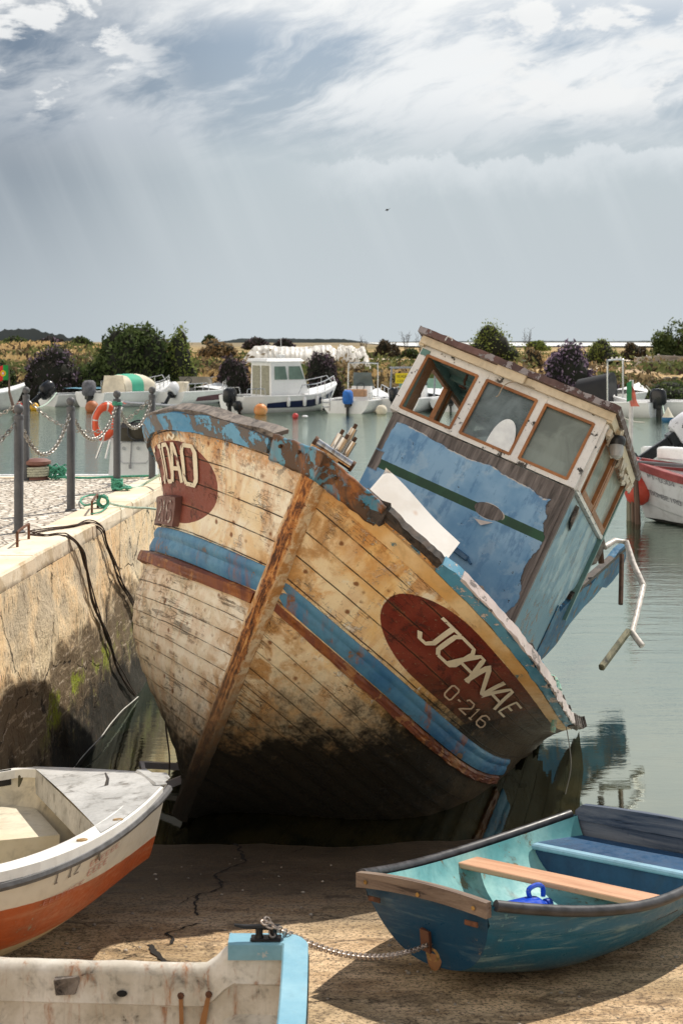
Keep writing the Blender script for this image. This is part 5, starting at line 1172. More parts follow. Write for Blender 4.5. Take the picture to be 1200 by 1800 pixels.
for side in (1, -1):
    mb = MB(); LS.cap(mb, side, .02, .95, .085 if side > 0 else .06, .045, .012, .0); mb.build('gunwale', MG_W, wb)
    mb = MB(); mb.tube([LS.pt(.0 + .9 * i / 50, .955, side) + Vector((-.008 if i < 3 else 0, side * .014, 0)) for i in range(51)], .022, 8); mb.build('rubbing_strip', plain('grey_rubber_strip', (.10, .10, .105), .6, 0, .4, 14), wb, smooth=True)
mb = MB(); n = 10; V = []
for i in range(n + 1):
    u = .0 + .155 * i / n
    a = LS.pt(u, 1, 1); b = LS.pt(u, 1, -1)
    for w in range(7): V.append(a.lerp(b, w / 6) + Vector((-.015 if i == 0 else 0, 0, .026 + .012 * math.sin(w / 6 * math.pi))))
mb.add(V, [(i * 7 + j, i * 7 + j + 1, (i + 1) * 7 + j + 1, (i + 1) * 7 + j) for i in range(n) for j in range(6)]); a = LS.pt(.155, 1, 1); b = LS.pt(.155, 1, -1)
mb.add([a + Vector((0, 0, .026)), b + Vector((0, 0, .026)), b + Vector((.0, 0, -.10)), a + Vector((.0, 0, -.10))], [(0, 1, 2, 3)]); mb.build('foredeck', paint('worn_grey_white_deck', (.40, .40, .39), (.22, .20, .18), .40, (.54, .54, .53), grime=1.0, scale=2.0), wb)
mb = MB(); mb.beam(LS.pt(.02, 1, 1) + Vector((0, 0, .03)), LS.pt(.02, 1, -1) + Vector((0, 0, .03)), .07, .022, bev=.01); mb.build('bow_chock', paint('worn_grey_white_deck', (.5, .5, .5)), wb)
mb = MB(); c = LS.pt(.09, 1, -1) * .5 + LS.pt(.09, 1, 1) * .5; mb.tube([c + Vector((0, 0, .02)), c + Vector((-.01, 0, .07)), c + Vector((.004, 0, .10))], [.012, .008, .004], 8); mb.build('cleat', plain('dull_metal_cleat', (.16, .15, .15), .5, .7), wb, smooth=True)
def inside_box(mb, u0, u1, z1, z0=.27, s0=-1, s1=1, inn=.05, n=10):
    V = []
    for i in range(n + 1):
        u = u0 + (u1 - u0) * i / n; a = s1
        b = LS.pt(u, .80, -1).y + inn if s0 < 0 else s0
        a2 = s1 + .01; b2 = LS.pt(u, .42, -1).y + inn; V += [(u * LS.L, a, z1), (u * LS.L, b, z1), (u * LS.L, b2, z0), (u * LS.L, a2, z0)]
    mb.add(V, [(i * 4 + j, i * 4 + (j + 1) % 4, (i + 1) * 4 + (j + 1) % 4, (i + 1) * 4 + j) for i in range(n) for j in range(4)] + [(0, 1, 2, 3), (n * 4 + 3, n * 4 + 2, n * 4 + 1, n * 4)])
mb = MB(); inside_box(mb, .16, .262, .50, s1=-.02); mb.build('bow_locker', MW_IN, wb); mb = MB(); inside_box(mb, .268, .56, .52, s1=.02); mb.build('locker_bench', MW_IN, wb)
mb = MB(); P = [LS.pt(.19 + .17 * i / 8, 1, -1) + Vector((0, .045, .03)) for i in range(9)]; mb.add(P + [p + Vector((0, .012, -.085)) for p in P], [(i, i + 1, i + 10, i + 9) for i in range(8)]); mb.build('side_panel', plain('black_mouldy_panel', (.02, .018, .016), .8, 0, .5, 25, .4), wb)
mb = MB(); p = LS.pt(.175, 1, -1) + Vector((.0, .075, -.04)); mb.box(p, (.03, .015, .07), bev=.006); mb.build('drain_fitting', plain('olive_fitting', (.10, .09, .05), .7), wb)
for u in (.12, .185):
    mb = MB(); p = LS.pt(u, 1, 1) + Vector((0, -.03, .026)); mb.torus(p, .016, .005, sc=(1.2, .8, 1)); mb.build('bolt_ring', plain('brown_bolt_ring', (.40, .26, .12), .5, .3), wb, smooth=True)
# faded registration marks
def side_text(S, txt, u0, w0, cw, ch, mat, parent, side=1, name='registration', off=.006, rev=True):
    mb = MB()
    for i, c in enumerate(txt):
        def fn(a, b, i=i):
            k = (i * 1.25 + a) * cw; u = u0 - k if rev else u0 + k
            return S.pt(u, w0 + b * ch, side) + Vector((0, side * off, 0))
        stroke_mesh(mb, c, fn, (.11, .06), .5)
    return mb.build(name, mat, parent)
side_text(LS, '1712', .225, .87, .0085, .06, plain('faded_black_marks', (.16, .14, .13), .8), wb)
side_text(LS, 'EEEEEEE', .232, .76, .0075, .03, plain('faded_red_marks', (.50, .22, .18), .8), wb, name='red_lettering')
side_text(LS, 'EEEEEE', .165, .86, .0075, .03, plain('faded_red_marks', (.50, .22, .18), .8), wb, name='red_lettering'); side_text(LS, 'EEEE', .165, .80, .0075, .04, plain('faded_red_marks', (.50, .22, .18), .8), wb, name='red_lettering')

# boat cut by the lower edge of the frame: far side wall, square blue-topped corner with cleat
nb_ = empty('small_boat', 'old white boat with peeling rust-stained inside and pale blue corner gunwale, nearest the camera', 'boat', mw=T3(-1.22, 4.90, .49))
M_NW = paint('rust_stained_white', (.54, .49, .41), (.12, .09, .07), .42, (.74, .70, .64), rust=.6, grime=1.0, scale=2.2, streak=.3, bump=.7); M_PB = paint('pale_blue_gelcoat', (.17, .38, .50), (.50, .55, .56), .45, (.28, .50, .60), grime=.25, scale=1.2, streak=.15)
def A_(px, py, Y): return atw(px, py, Y) - Vector((-1.22, 4.90, .49))
mb = MB(); V = []; m = 60
X0, X1 = -.9, 1.10     # local x of the far wall
def wall_top(x):       # height of the wall's top edge along x
    s = min(max((x - .72) / .12, 0), 1); s = s * s * (3 - 2 * s); return .475 - .02 * (x / .7) + .085 * s
for i in range(m + 1):
    x = X0 + (X1 - X0) * i / m; z = wall_top(x); dip = .006 * mnoise.noise(Vector((x * 8, 0, 2)))
    for y, zz in ((.09, -.2), (.065, z - .02), (.055, z + dip), (.03, z + .004 + dip), (.012, z - .006), (0, z - .03), (-.006 + .012 * mnoise.noise(Vector((x * 4, 1, 1))), z - .11), (-.012, z - .125), (.004, z - .14), (.0, z - .24), (-.16, z - .32), (-.2, -.2)):
        V.append((x, y, zz))
k = 12; mb.add(V, [(i * k + j, i * k + j + 1, (i + 1) * k + j + 1, (i + 1) * k + j) for i in range(m) for j in range(k - 1)]); mb.build('side_wall', M_NW, nb_, smooth=True, sharp=50)
mb = MB(); V = []; m = 26       # blue capping round the corner and down the end
path = []
for i in range(10): path.append((.815 + .19 * i / 9, .03))
for i in range(1, 9): a = math.pi / 2 * (1 - i / 8); path.append((1.005 + .06 * math.cos(a), -.03 + .06 * math.sin(a)))
for i in range(1, 16): path.append((1.065 + .012 * math.sin(i / 15 * 2.5) - .03 * (i / 15) ** 2, -.03 - .085 * i))
for i, (x, y) in enumerate(path):
    a = path[max(i - 1, 0)]; b = path[min(i + 1, len(path) - 1)]; t_ = Vector((b[0] - a[0], b[1] - a[1], 0)).normalized(); nn = Vector((t_.y, -t_.x, 0)); p = Vector((x, y, .560 - .012 * max(0, -y)))
    inn_ = .055; 
    for o_, z_ in ((-.035, -.055), (-.036, -.006), (-.030, 0), (inn_ - .006, 0), (inn_, -.006), (inn_, -.06)): V.append(p + nn * o_ * 1.0 + Vector((0, 0, z_)))
k = 6; m = len(path) - 1; mb.add(V, [(i * k + j, i * k + (j + 1) % k, (i + 1) * k + (j + 1) % k, (i + 1) * k + j) for i in range(m) for j in range(k)] + [tuple(range(k))]); mb.build('corner_gunwale', M_PB, nb_, smooth=True, sharp=35)
mb = MB(); P = path[6:]; mb.grid(lambda u, w: (P[int(u * (len(P) - 1))][0] - (.0 + .05 * w * w), P[int(u * (len(P) - 1))][1] - .0, .50 - .75 * w), len(P) - 1, 6); mb.grid(lambda u, w: (P[int(u * (len(P) - 1))][0] + .04 - (.03 * w), P[int(u * (len(P) - 1))][1], .52 - .75 * w), len(P) - 1, 6)
mb.build('end_wall', M_NW, nb_, smooth=True)
mb = MB(); mb.add([(-.9, .0, .10), (1.05, .0, .10), (1.0, -1.3, .06), (-.9, -1.3, .06)], [(0, 1, 2, 3)]); mb.build('floor', paint('dirty_boat_floor', (.30, .25, .20), (.06, .05, .04), .5, grime=.8), nb_)
mb = MB(); mb.box((.80, -.10, .17), (.12, .16, .10), RZ(.3), jit=.02); mb.build('broken_seat_block', M_NW, nb_)
mb = MB(); mb.beam((.70, -.07, .19), (.97, -.16, .15), .05, .02); mb.build('loose_slat', wood('sun_bleached_slat', (.35, .31, .26), (.52, .48, .42), 1, 0), nb_)
mb = MB(); mb.box((.235, -.006, .395), (.075, .012, .06), jit=.012); mb.build('wood_plug', M_ROT, nb_)
mb = MB(); mb.lathe([(.001, .006), (.018, .004), (.02, 0)], 10, T3(.435, -.012, .375) @ RX(R(90)) @ Matrix.Diagonal((1, .6, 1, 1))); mb.build('drain_hole', plain('black_hole', (.01, .01, .01), .9), nb_)
for x, z in ((.645, .365), (.745, .37)):
    mb = MB(); mb.lathe([(.001, .008), (.011, .006), (.013, 0)], 8, T3(x, -.008, z) @ RX(R(90))); mb.build('rusty_bolt', M_IRON, nb_)
    mb = MB(); mb.add([(x - .007, -.0125, z), (x + .008, -.0125, z), (x + .012 if x < .7 else x - .01, -.013, z - .11), (x - .004 if x < .7 else x - .035, -.013, z - .11)], [(0, 1, 2, 3)]); mb.build('rust_stain', paint('rust_run', (.30, .13, .04), (.5, .35, .2), .5), nb_)
M_BLK = plain('black_iron_cleat', (.018, .018, .02), .4, .5, .3, 20)
mb = MB(); cz = .562; cy = .005
mb.tube([(.835, cy, cz + .052), (.87, cy, cz + .046), (.95, cy, cz + .044), (1.0, cy, cz + .046)], [.005, .008, .011, .009], 8)
mb.lathe([(.022, 0), (.013, .02), (.014, .045)], 12, T3(.925, cy, cz)); mb.lathe([(.022, 0), (.014, .02), (.016, .045)], 12, T3(.975, cy, cz)); mb.box((.95, cy, cz + .004), (.11, .045, .01), bev=.003); cl = mb.build('cleat', M_BLK, nb_, smooth=True)
# chain from the cleat to the dinghy's bow ring
A = Vector((-1.22, 4.90, .49)) + Vector((.975, cy, cz + .03)); B = DM @ Vector((.085, .02, .215))
P = [A + Vector((.0, -.02, -.01)), A + Vector((-.02, .02, .03)), A + Vector((-.03, -.015, .035)), A + Vector((.012, -.02, .02)), A + Vector((.03, .0, .0))] 
tag(chain_mesh(smooth_path(P, 8) + catenary(A + Vector((.035, .01, -.005)), B, .075, 40), .030, .0036, .020).build('chain', plain('rusty_small_chain', (.38, .32, .28), .4, .8, .4, 40), smooth=True), 'thin rusty chain from the black cleat to the bow of the blue dinghy', 'chain')
mb = MB(); b = B - (DM @ Vector((0, 0, 0))); 
mb = MB(); mb.box((.055, .02, .235), (.02, .05, .09), jit=.008); mb.build('rust_patch', paint('burnt_rust', (.10, .035, .015), (.02, .01, .01), .5), din)
# white foam board thrown on the foredeck
bp = [atl(679, 826, 8.85), atl(648, 862, 8.70), atl(772, 997, 8.55), atl(804, 955, 8.75)]
bn = (bp[1] - bp[0]).cross(bp[3] - bp[0]).normalized(); 
W_ = [WM @ p for p in bp]; nrm = (W_[1] - W_[0]).cross(W_[3] - W_[0]).normalized()
if nrm.y > 0: nrm = -nrm
ex = [W_[0] + (W_[0] - W_[1]) * 0, W_[1], W_[2], W_[3]]
low_ = [p - (W_[0] - W_[1]).normalized() * 0 for p in ex]
mb = MB(); N = 14
def bf_(u, w, o=0):
    a = ex[0].lerp(ex[3], u); b = ex[1].lerp(ex[2], u); b = b + (b - a) * .6; p = a.lerp(b, w); r = min(u, 1 - u, w * 1.0, 1) ; return p + nrm * (o - .018 * max(0, 1 - min(u, 1 - u) * 14) ** 2 * 0) + Vector((0, 0, .008 * math.sin(u * 7)))
mb.grid(lambda u, w: bf_(u, w, 0), N, N); mb.grid(lambda u, w: bf_(u, w, -.05), N, N); n1 = (N + 1) ** 2
for i in range(N):
    for a, b in ((i * (N + 1), (i + 1) * (N + 1)), (i * (N + 1) + N, (i + 1) * (N + 1) + N), (i, i + 1), (N * (N + 1) + i, N * (N + 1) + i + 1)): mb.F.append((a, b, b + n1, a + n1)); mb.M.append(0)
t = NT('white_foam_board'); n = t.noise(t.tc('World'), 3, 5, .6); f = t.noise(t.tc('World'), 60, 5, .7); vo = t.voro(t.tc('World'), 2.1); c = t.mix(t.rng(n, .4, .65), (.84, .83, .80), (.74, .71, .66)); c = t.mix(t.rng(vo, .06, .0, 0, .55), c, (.60, .40, .28)); t.fin(c, .55, 0, t.bump(f, .25, .003))
fo = mb.build('foam_board', t.mat); so = fo.modifiers.new('bev', 'BEVEL'); so.width = .012; so.segments = 2; so.limit_method = 'ANGLE'
tag(fo, 'white foam board leaning in the wreck between bow gunwale and blue wheelhouse', 'foam board')
# old rope hanging over the port gunwale
rope('frayed_rope', [atw(962, 1190, 9.35), atw(975, 1196, 9.25), atw(982, 1215, 9.15), atw(980, 1240, 9.1), atw(972, 1260, 9.08), atw(968, 1284, 9.08)], [.012 + .010 * abs(math.sin(i * 1.3)) for i in range(41)], paint('green_frayed_rope', (.20, .38, .30), (.45, .38, .28), .8, scale=3), 'frayed green rope hanging over the low port gunwale of the wreck', wob=.03)
rope('thin_line', [atw(988, 1252, 9.4), atw(997, 1290, 9.4), atw(1003, 1345, 9.4), atw(994, 1395, 9.4)], .0035, plain('grey_line', (.25, .24, .22), .8), 'thin grey line hanging from the splintered gunwale to the water', wob=.02)
if 0: rope('thin_line', [atw(1016, 1103, 10.9), atw(1013, 1150, 10.9), atw(1012, 1200, 10.9)], .004, plain('dark_line', (.03, .025, .02), .8), 'thin dark line hanging from the broken bulwark into the water', wob=.02)
# metal bars in the dark gap beside the stem
mb = MB(); mb.beam(atw(246, 1344, 10.0), atw(322, 1348, 9.9), .03, .045); mb.beam(atw(250, 1344, 9.98), atw(262, 1392, 9.5), .03, .04); mb.beam(atw(262, 1392, 9.5), atw(320, 1370, 9.5), .03, .05)
tag(mb.build('metal_frame', plain('pale_metal_frame', (.30, .29, .33), .4, .4)), 'pale metal frame half sunk in the dark water left of the stem', 'metal frame')
rope('thin_line', [atw(300, 1225, 9.7), atw(295, 1262, 9.8), atw(297, 1320, 9.8), atw(295, 1372, 9.7)], .006, plain('muddy_line', (.05, .035, .03), .9), 'muddy line hanging from the starboard planks into the dark gap', wob=.03)
rope('mooring_line', [onwall(236, 1225), atw(215, 1250, 11.6), atw(170, 1305, 10.7), atw(120, 1360, 10.0)], .004, plain('pale_wet_line', (.62, .60, .56), .6), 'pale strip standing in for the bright water edge along the foot of the quay wall', wob=.015)  # added strip for the bright water edge, not a rope

# ------------------------------------------------------------------ far bank
def smst(a, b, x):
    t = min(max((x - a) / (b - a), 0), 1); return t * t * (3 - 2 * t)
def land_z(x, y):
    sh = 70.5 + 1.5 * mnoise.noise(Vector((x * .08, 0, 1))) - (2.0 * smst(8, 18, x))
    z = -.35 + 1.65 * smst(sh, sh + 11, y)
    z += 1.55 * smst(-9, -22, x * 100 / max(y, 70)) * smst(84, 125, y) * (1 - .5 * smst(300, 800, y))
    z += (.18 * mnoise.noise(Vector((x * .12, y * .10, 0))) + .07 * mnoise.noise(Vector((x * .5, y * .4, 3)))) * smst(sh + 2, sh + 9, y)
    return z
def land_material():
    t = NT('dry_marsh_ground'); P = t.tc('World'); x, y, z = t.sep(P); big = t.noise(t.vmap(P, (.05, .035, .2)), 1.0, 6, .65); mid = t.noise(t.vmap(P, (.35, .22, 1)), 1.0, 8, .72); fine = t.noise(P, 3.0, 8, .75)
    c = t.mix(t.rng(mid, .42, .58), (.38, .25, .12), (.58, .43, .23)); c = t.mix(t.rng(big, .46, .58, 0, .8), c, (.10, .10, .035)); c = t.mix(t.rng(fine, .52, .68, 0, .8), c, (.08, .06, .03)); c = t.mix(t.rng(fine, .44, .34, 0, .5), c, (.55, .42, .25))
    u = t.m('DIVIDE', x, y); rs = t.m('MULTIPLY', t.rng(u, .135, .20), t.rng(y, 79, 84)); rs = t.m('MULTIPLY', rs, t.rng(y, 108, 118, 1, 0)); c = t.mix(t.m('MULTIPLY', rs, .85), c, t.mix(fine, (.34, .24, .15), (.58, .44, .31)))
    c = t.mix(t.rng(t.m('ADD', z, t.m('MULTIPLY', t.m('SUBTRACT', mid, .5), .8)), .75, .2), c, (.022, .022, .014))
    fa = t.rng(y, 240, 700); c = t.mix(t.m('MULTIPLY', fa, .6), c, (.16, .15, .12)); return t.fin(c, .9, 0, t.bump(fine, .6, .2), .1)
mb = MB(); V = []; ys = [68 + 1.2 * i for i in range(40)] + [117 * 1.09 ** i for i in range(36)]
nx = 170
for yy in ys:
    for i in range(nx + 1): x = (-.75 + 1.5 * i / nx) * max(yy, 90); V.append((x, yy, land_z(x, yy)))
mb.add(V, [(j * (nx + 1) + i, j * (nx + 1) + i + 1, (j + 1) * (nx + 1) + i + 1, (j + 1) * (nx + 1) + i) for j in range(len(ys) - 1) for i in range(nx)]); tag(mb.build('ground', land_material(), smooth=True), kind='structure')
def onland(px, py):
    lo, hi = 72.0, 1500.0
    for _ in range(60):
        y = (lo + hi) / 2; z = EYE - (py - 600) / FPX * y
        if z > land_z((px - 600) / FPX * y, y): lo = y
        else: hi = y
    return Vector(((px - 600) / FPX * lo, lo, land_z((px - 600) / FPX * lo, lo)))
M_PATH = plain('pale_track', (.62, .52, .42), .95, 0, .15, .8)
mb = MB(); V = []
for i in range(61):
    x = -2 + 30 * i / 60 * 1.0; 
    for yy in (128, 138): X = x; V.append((X, yy + 1.0 * math.sin(x * .2), land_z(X, yy) + .10))
mb.add(V, [(2 * i, 2 * i + 1, 2 * i + 3, 2 * i + 2) for i in range(60)]); tag(mb.build('path', M_PATH), kind='structure')
tag(flat('lagoon', 20, 900, 420, 1500, 1.75, plain('pale_lagoon', (.62, .64, .64), .5, 0, .1, .01)), kind='structure')
mb = MB(); P = []
def ridge(x0, x1, Y, h, seed, name, col):
    mb = MB(); n = 160; V = []
    for i in range(n + 1):
        u = i / n; x = x0 + (x1 - x0) * u; e = min(1, u * 6, (1 - u) * 6); z = h * e * (.55 + .45 * mnoise.noise(Vector((x * .006, seed, 0)))) + h * .22 * abs(mnoise.noise(Vector((x * .05, seed, 2)))) + h * .12 * mnoise.noise(Vector((x * .2, seed, 3)))
        V += [(x, Y, 0), (x, Y, max(z, 0) + 1), (x, Y + 60, 0)]
    mb.add(V, [(i * 3 + j, i * 3 + j + 1, i * 3 + j + 4, i * 3 + j + 3) for i in range(n) for j in range(2)]); tag(mb.build(name, plain(name + '_haze_' + str(seed), col, .95, 0, .12, .02)), kind='structure')
ridge(-900, -370, 2000, 31, 1, 'hills', (.075, .095, .11)); ridge(-170, 40, 1800, 9, 2, 'hills', (.10, .13, .15)); ridge(40, 900, 2400, 5, 3, 'hills', (.20, .23, .25))


def translucent(t, c, f):
    tl = t.node('ShaderNodeBsdfTranslucent'); t.put(tl.inputs[0], c); mx = t.node('ShaderNodeMixShader'); mx.inputs[0].default_value = f; t.l.new(t.b.outputs[0], mx.inputs[1]); t.l.new(tl.outputs[0], mx.inputs[2]); t.l.new(mx.outputs[0], t.out.inputs[0])


def leaf_mat(name, a, b, fl=None, amt=.5):
    if name in _mc: return _mc[name]
    t = NT(name); rnd_ = t.node('ShaderNodeNewGeometry').outputs['Random Per Island']; P = t.tc(); n = t.noise(P, 1.3, 4, .6)
    c = t.mix(t.rng(t.m('ADD', t.m('MULTIPLY', rnd_, .5), t.m('MULTIPLY', n, .5)), .3, .7), a, b)
    if fl is not None:
        z = t.sep(P)[2]; k = t.m('MULTIPLY', t.m('GREATER_THAN', rnd_, 1 - amt), t.rng(n, .40, .55)); c = t.mix(k, c, fl)
    t.fin(c, .65, spec=.2); translucent(t, c, .35); _mc[name] = t.mat; return t.mat
M_TWIG = plain('dark_twigs', (.05, .035, .025), .9)
def bush(name, x0, x1, yt, yb, Y, mat, n, lab, cat='bush', group=None, leaf=.095, seed=1, lobes=11, core=True, spiky=0.0, dense=1.0):
    w = (x1 - x0) / FPX * Y; h = (yb - yt) / FPX * Y; cx = ((x0 + x1) / 2 - 600) / FPX * Y; zb = EYE - (yb - 600) / FPX * Y
    o = empty(name, lab, cat, (cx, Y, zb), 0, group); rg = random.Random(seed); L = []
    for k in range(lobes):
        a = rg.uniform(0, 6.28); r = rg.uniform(.1, .62); lr = rg.uniform(.28, .46); q_ = rg.uniform(.05, .62); L.append((math.cos(a) * w / 2 * min(r * 1.25, .78) * (1 - .35 * q_), math.sin(a) * w * .35 * r, h * q_, w / 2 * lr, h * lr * .85))
    L.append((0, 0, h * .40, w * .36, h * .46)); L.append((-w * .25, 0, h * .18, w * .25, h * .3)); L.append((w * .25, 0, h * .2, w * .25, h * .3)); L.append((rg.uniform(-.1, .1) * w, 0, h * .66, w * .22, h * .33))
    mb = MB(); V = []; Fc = []
    for k in range(n):
        l = L[rg.randrange(len(L))]; d = Vector((rg.gauss(0, 1), rg.gauss(0, 1), rg.gauss(0, 1))).normalized(); q = rg.uniform(.72, 1.04) if rg.random() < .88 else rg.uniform(1.0, 1.12 + spiky * .7)
        p = Vector((l[0] + d.x * l[3] * q, l[1] + d.y * l[3] * q * .8, max(.02, l[2] + d.z * l[4] * q)))
        u = Vector((rg.gauss(0, 1), rg.gauss(0, 1), rg.gauss(0, .8) + .8)).normalized(); v = u.cross(Vector((rg.gauss(0, 1), rg.gauss(0, 1), rg.gauss(0, 1)))).normalized(); s = leaf * rg.uniform(.6, 1.5); s2 = s * rg.uniform(.3, .6)
        i = len(V); V += [p - u * s, p + v * s2, p + u * s, p - v * s2]; Fc.append((i, i + 1, i + 2, i + 3))
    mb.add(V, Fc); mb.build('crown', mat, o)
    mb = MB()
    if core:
        for l in L: mb.ball((l[0], l[1], l[2]), 1, 10, 7, (l[3] * .80, l[3] * .64, l[4] * .82))  # dark balls stand in for the shade inside the crown
        mb.build('shade_core', plain('bush_shade', (.012, .014, .008), 1.0), o, smooth=True)
    mb = MB()
    for k in range(5): a = rg.uniform(0, 6.28); mb.tube([(0, 0, -.3), (math.cos(a) * w * .1, math.sin(a) * w * .1, h * .3), (math.cos(a) * w * .24, math.sin(a) * w * .2, h * .6)], [w * .02, w * .014, w * .006], 5)
    mb.build('trunk', M_TWIG, o); return o
LG = leaf_mat('dark_green_leaves', (.038, .060, .020), (.12, .16, .055)); LP = leaf_mat('purple_flower_leaves', (.034, .032, .026), (.085, .07, .065), (.26, .19, .28), .30); LPD = leaf_mat('dusky_purple_leaves', (.030, .026, .026), (.075, .058, .058), (.22, .15, .20), .25)
LY = leaf_mat('yellow_green_leaves', (.10, .14, .03), (.26, .30, .08)); LT = leaf_mat('tan_dry_leaves', (.19, .13, .07), (.36, .27, .15)); LB = leaf_mat('brown_scrub_leaves', (.05, .04, .025), (.12, .09, .055)); LPB = leaf_mat('bright_purple_leaves', (.05, .035, .055), (.10, .075, .11), (.36, .26, .37), .5)
G = 'bushes on the far bank'
bush('bush', 28, 160, 604, 706, 72.3, LP, 8000, 'dark bush with purple flowers left of the big green bush', group=G, seed=1)
bush('bush', 148, 318, 566, 702, 72.3, LG, 13000, 'largest dark green rounded bush on the far bank', group=G, seed=2, leaf=.13)
bush('bush', 285, 352, 572, 700, 72.3, LY, 4500, 'tall loose yellow-green bush against the right side of the largest bush', group=G, seed=3, spiky=.5)
bush('bush', 300, 365, 648, 708, 72.3, LG, 3500, 'low green bush in front of the yellow-green one', group=G, seed=31)
bush('bush', 368, 448, 622, 716, 72.3, LPD, 6000, 'dusky purple bush left of the white cabin boat', group=G, seed=4)
bush('bush', 528, 608, 616, 716, 72.3, LPD, 6000, 'dusky purple bush between the cabin boat and the blue-covered outboard', group=G, seed=5)
bush('bush', 655, 706, 597, 632, 150, LB, 2500, 'brown scrubby bush beyond the pale track', group=G, seed=6, leaf=.16)
bush('bush', 812, 918, 566, 642, 100, LY, 6500, 'bushy green shrub rising behind the wheelhouse roof', group=G, seed=7, spiky=.4)
bush('bush', 905, 962, 610, 655, 96, LT, 2500, 'straw-coloured bush left of the bright purple one', group=G, seed=8)
bush('bush', 940, 1060, 597, 705, 72.3, LPB, 9000, 'bright purple flowering bush right of the wheelhouse roof', group=G, seed=9)
bush('bush', 1040, 1090, 655, 712, 72.3, LP, 3000, 'small purple bush at the foot of the bright one', group=G, seed=91)
bush('bush', 1024, 1090, 594, 636, 112, LY, 2500, 'yellow-green bush behind the bright purple one', group=G, seed=10, spiky=.4)
bush('small_tree', 1142, 1225, 563, 632, 106, LG, 3800, 'small airy green tree at the right edge of the far bank', cat='tree', seed=11, spiky=.6, core=False, leaf=.15)
bush('hedge', 1108, 1260, 668, 712, 72.3, LG, 6500, 'low dark green hedge along the right bank', cat='hedge', seed=12, lobes=16)
bush('bush', -40, 36, 630, 706, 72.3, LG, 4500, 'dark bush at the left edge of the far bank', group=G, seed=13)
rg = random.Random(21)
for k, (x0, x1, yt, yb, Y, m, lab) in enumerate([(120, 165, 590, 612, 150, LG, 'small dark far bush right of the hills'), (60, 118, 592, 612, 140, LP, 'far purple bush on the left rise'), (0, 62, 590, 610, 135, LG, 'far green bush at the left edge'), (425, 475, 592, 612, 170, LPD, 'far dark bush above the cabin boat roof'), (478, 520, 594, 612, 180, LPD, 'far purple bush right of the cabin boat aerials'), (345, 420, 596, 626, 130, LT, 'straw-coloured bush right of the largest green one'), (355, 380, 588, 604, 160, LG, 'small far green bush above the straw-coloured one'), (920, 968, 599, 616, 130, LY, 'small far green bush between wheelhouse roof and purple bush'), (1085, 1140, 602, 630, 125, LB, 'brown scrub left of the airy tree'), (700, 745, 612, 632, 145, LG, 'low far green bush left of the wheelhouse corner'), (230, 300, 592, 615, 150, LB, 'brown far scrub behind the largest bush')]):
    bush('bush', x0, x1, yt, yb, Y, m, 1500, lab, group=G, seed=40 + k, leaf=.17)
# thin dry stems against the sky
for k, (px, yt) in enumerate(((712, 582), (738, 585), (925, 578), (640, 592), (322, 572))):
    mb = MB(); Y = 120; b = atw(px, 625, Y); rg = random.Random(k)
    for j in range(9):
        a = rg.uniform(-.5, .5); top = atw(px + rg.uniform(-9, 9), yt + rg.uniform(0, 14), Y); mb.tube([b, b.lerp(top, .5) + Vector((a * .2, 0, 0)), top], .012, 4)
        for q in range(5): p = b.lerp(top, rg.uniform(.5, 1)); mb.tube([p, p + Vector((rg.uniform(-.3, .3), 0, rg.uniform(.05, .3)))], .008, 3)
    tag(mb.build('dry_stalks', M_TWIG), 'dry twiggy stalks standing up against the sky on the far bank', 'dry plant', 'dry stalks on the far bank')
# grass and low scrub nobody could count
V = []; Fc = []; MI = []; rg = random.Random(33); ug = MB()
for k in range(34000):
    y = 74 + 130 * rg.random() ** 1.6; u = rg.uniform(-.27, .27); x = u * y
    if .135 < u < .22 and 82 < y < 112 and rg.random() < .93: continue
    if 124 < y < 142 and -3 < x < 28: continue
    nn = mnoise.noise(Vector((x * .15, y * .12, 7))) + .5 * mnoise.noise(Vector((x * .6, y * .5, 2)))
    if nn < -.28: continue
    z = land_z(x, y); 
    if z < .35: continue
    h = rg.uniform(.10, .34) * (1.1 + nn); w = rg.uniform(.05, .20); a = rg.uniform(-.3, .3)
    i = len(V); V += [(x - w, y, z), (x + w, y, z), (x + w * .3 + a, y, z + h), (x - w * .3 + a, y + .02, z + h)]; Fc.append((i, i + 1, i + 2, i + 3))
ug.add(V, Fc); ug.build('dry_grass', None)
o = bpy.data.objects['dry_grass']; t = NT('dry_grass_blades'); P = t.tc('World'); nn = t.noise(t.vmap(P, (.12, .07, .3)), 1, 5, .6); rr = t.node('ShaderNodeNewGeometry').outputs['Random Per Island']; c = t.mix(rr, (.46, .32, .15), (.66, .50, .28)); c = t.mix(t.rng(nn, .44, .52), c, t.mix(rr, (.06, .09, .03), (.17, .19, .08))); c = t.mix(t.m('GREATER_THAN', rr, .82), c, (.05, .035, .03)); t.fin(c, .85, spec=.1); translucent(t, c, .5); o.data.materials.append(t.mat); tag(o, 'dry ochre and green grass covering the far bank', 'grass', kind='stuff')
rg = random.Random(55); mb = MB()
for k in range(260):
    px = rg.uniform(-40, 1240); y = rg.uniform(71, 77); x = (px - 600) / FPX * y; r = rg.uniform(.08, .3); mb.ball((x, y, land_z(x, y) + r * .2), r, 7, 5, (1, rg.uniform(.6, 1), rg.uniform(.4, .8)))
tag(mb.build('shore_stones', plain('shore_stone', (.10, .085, .065), .9, 0, .5, 1.5)), 'dark stones along the foot of the far bank', 'stones', kind='stuff')
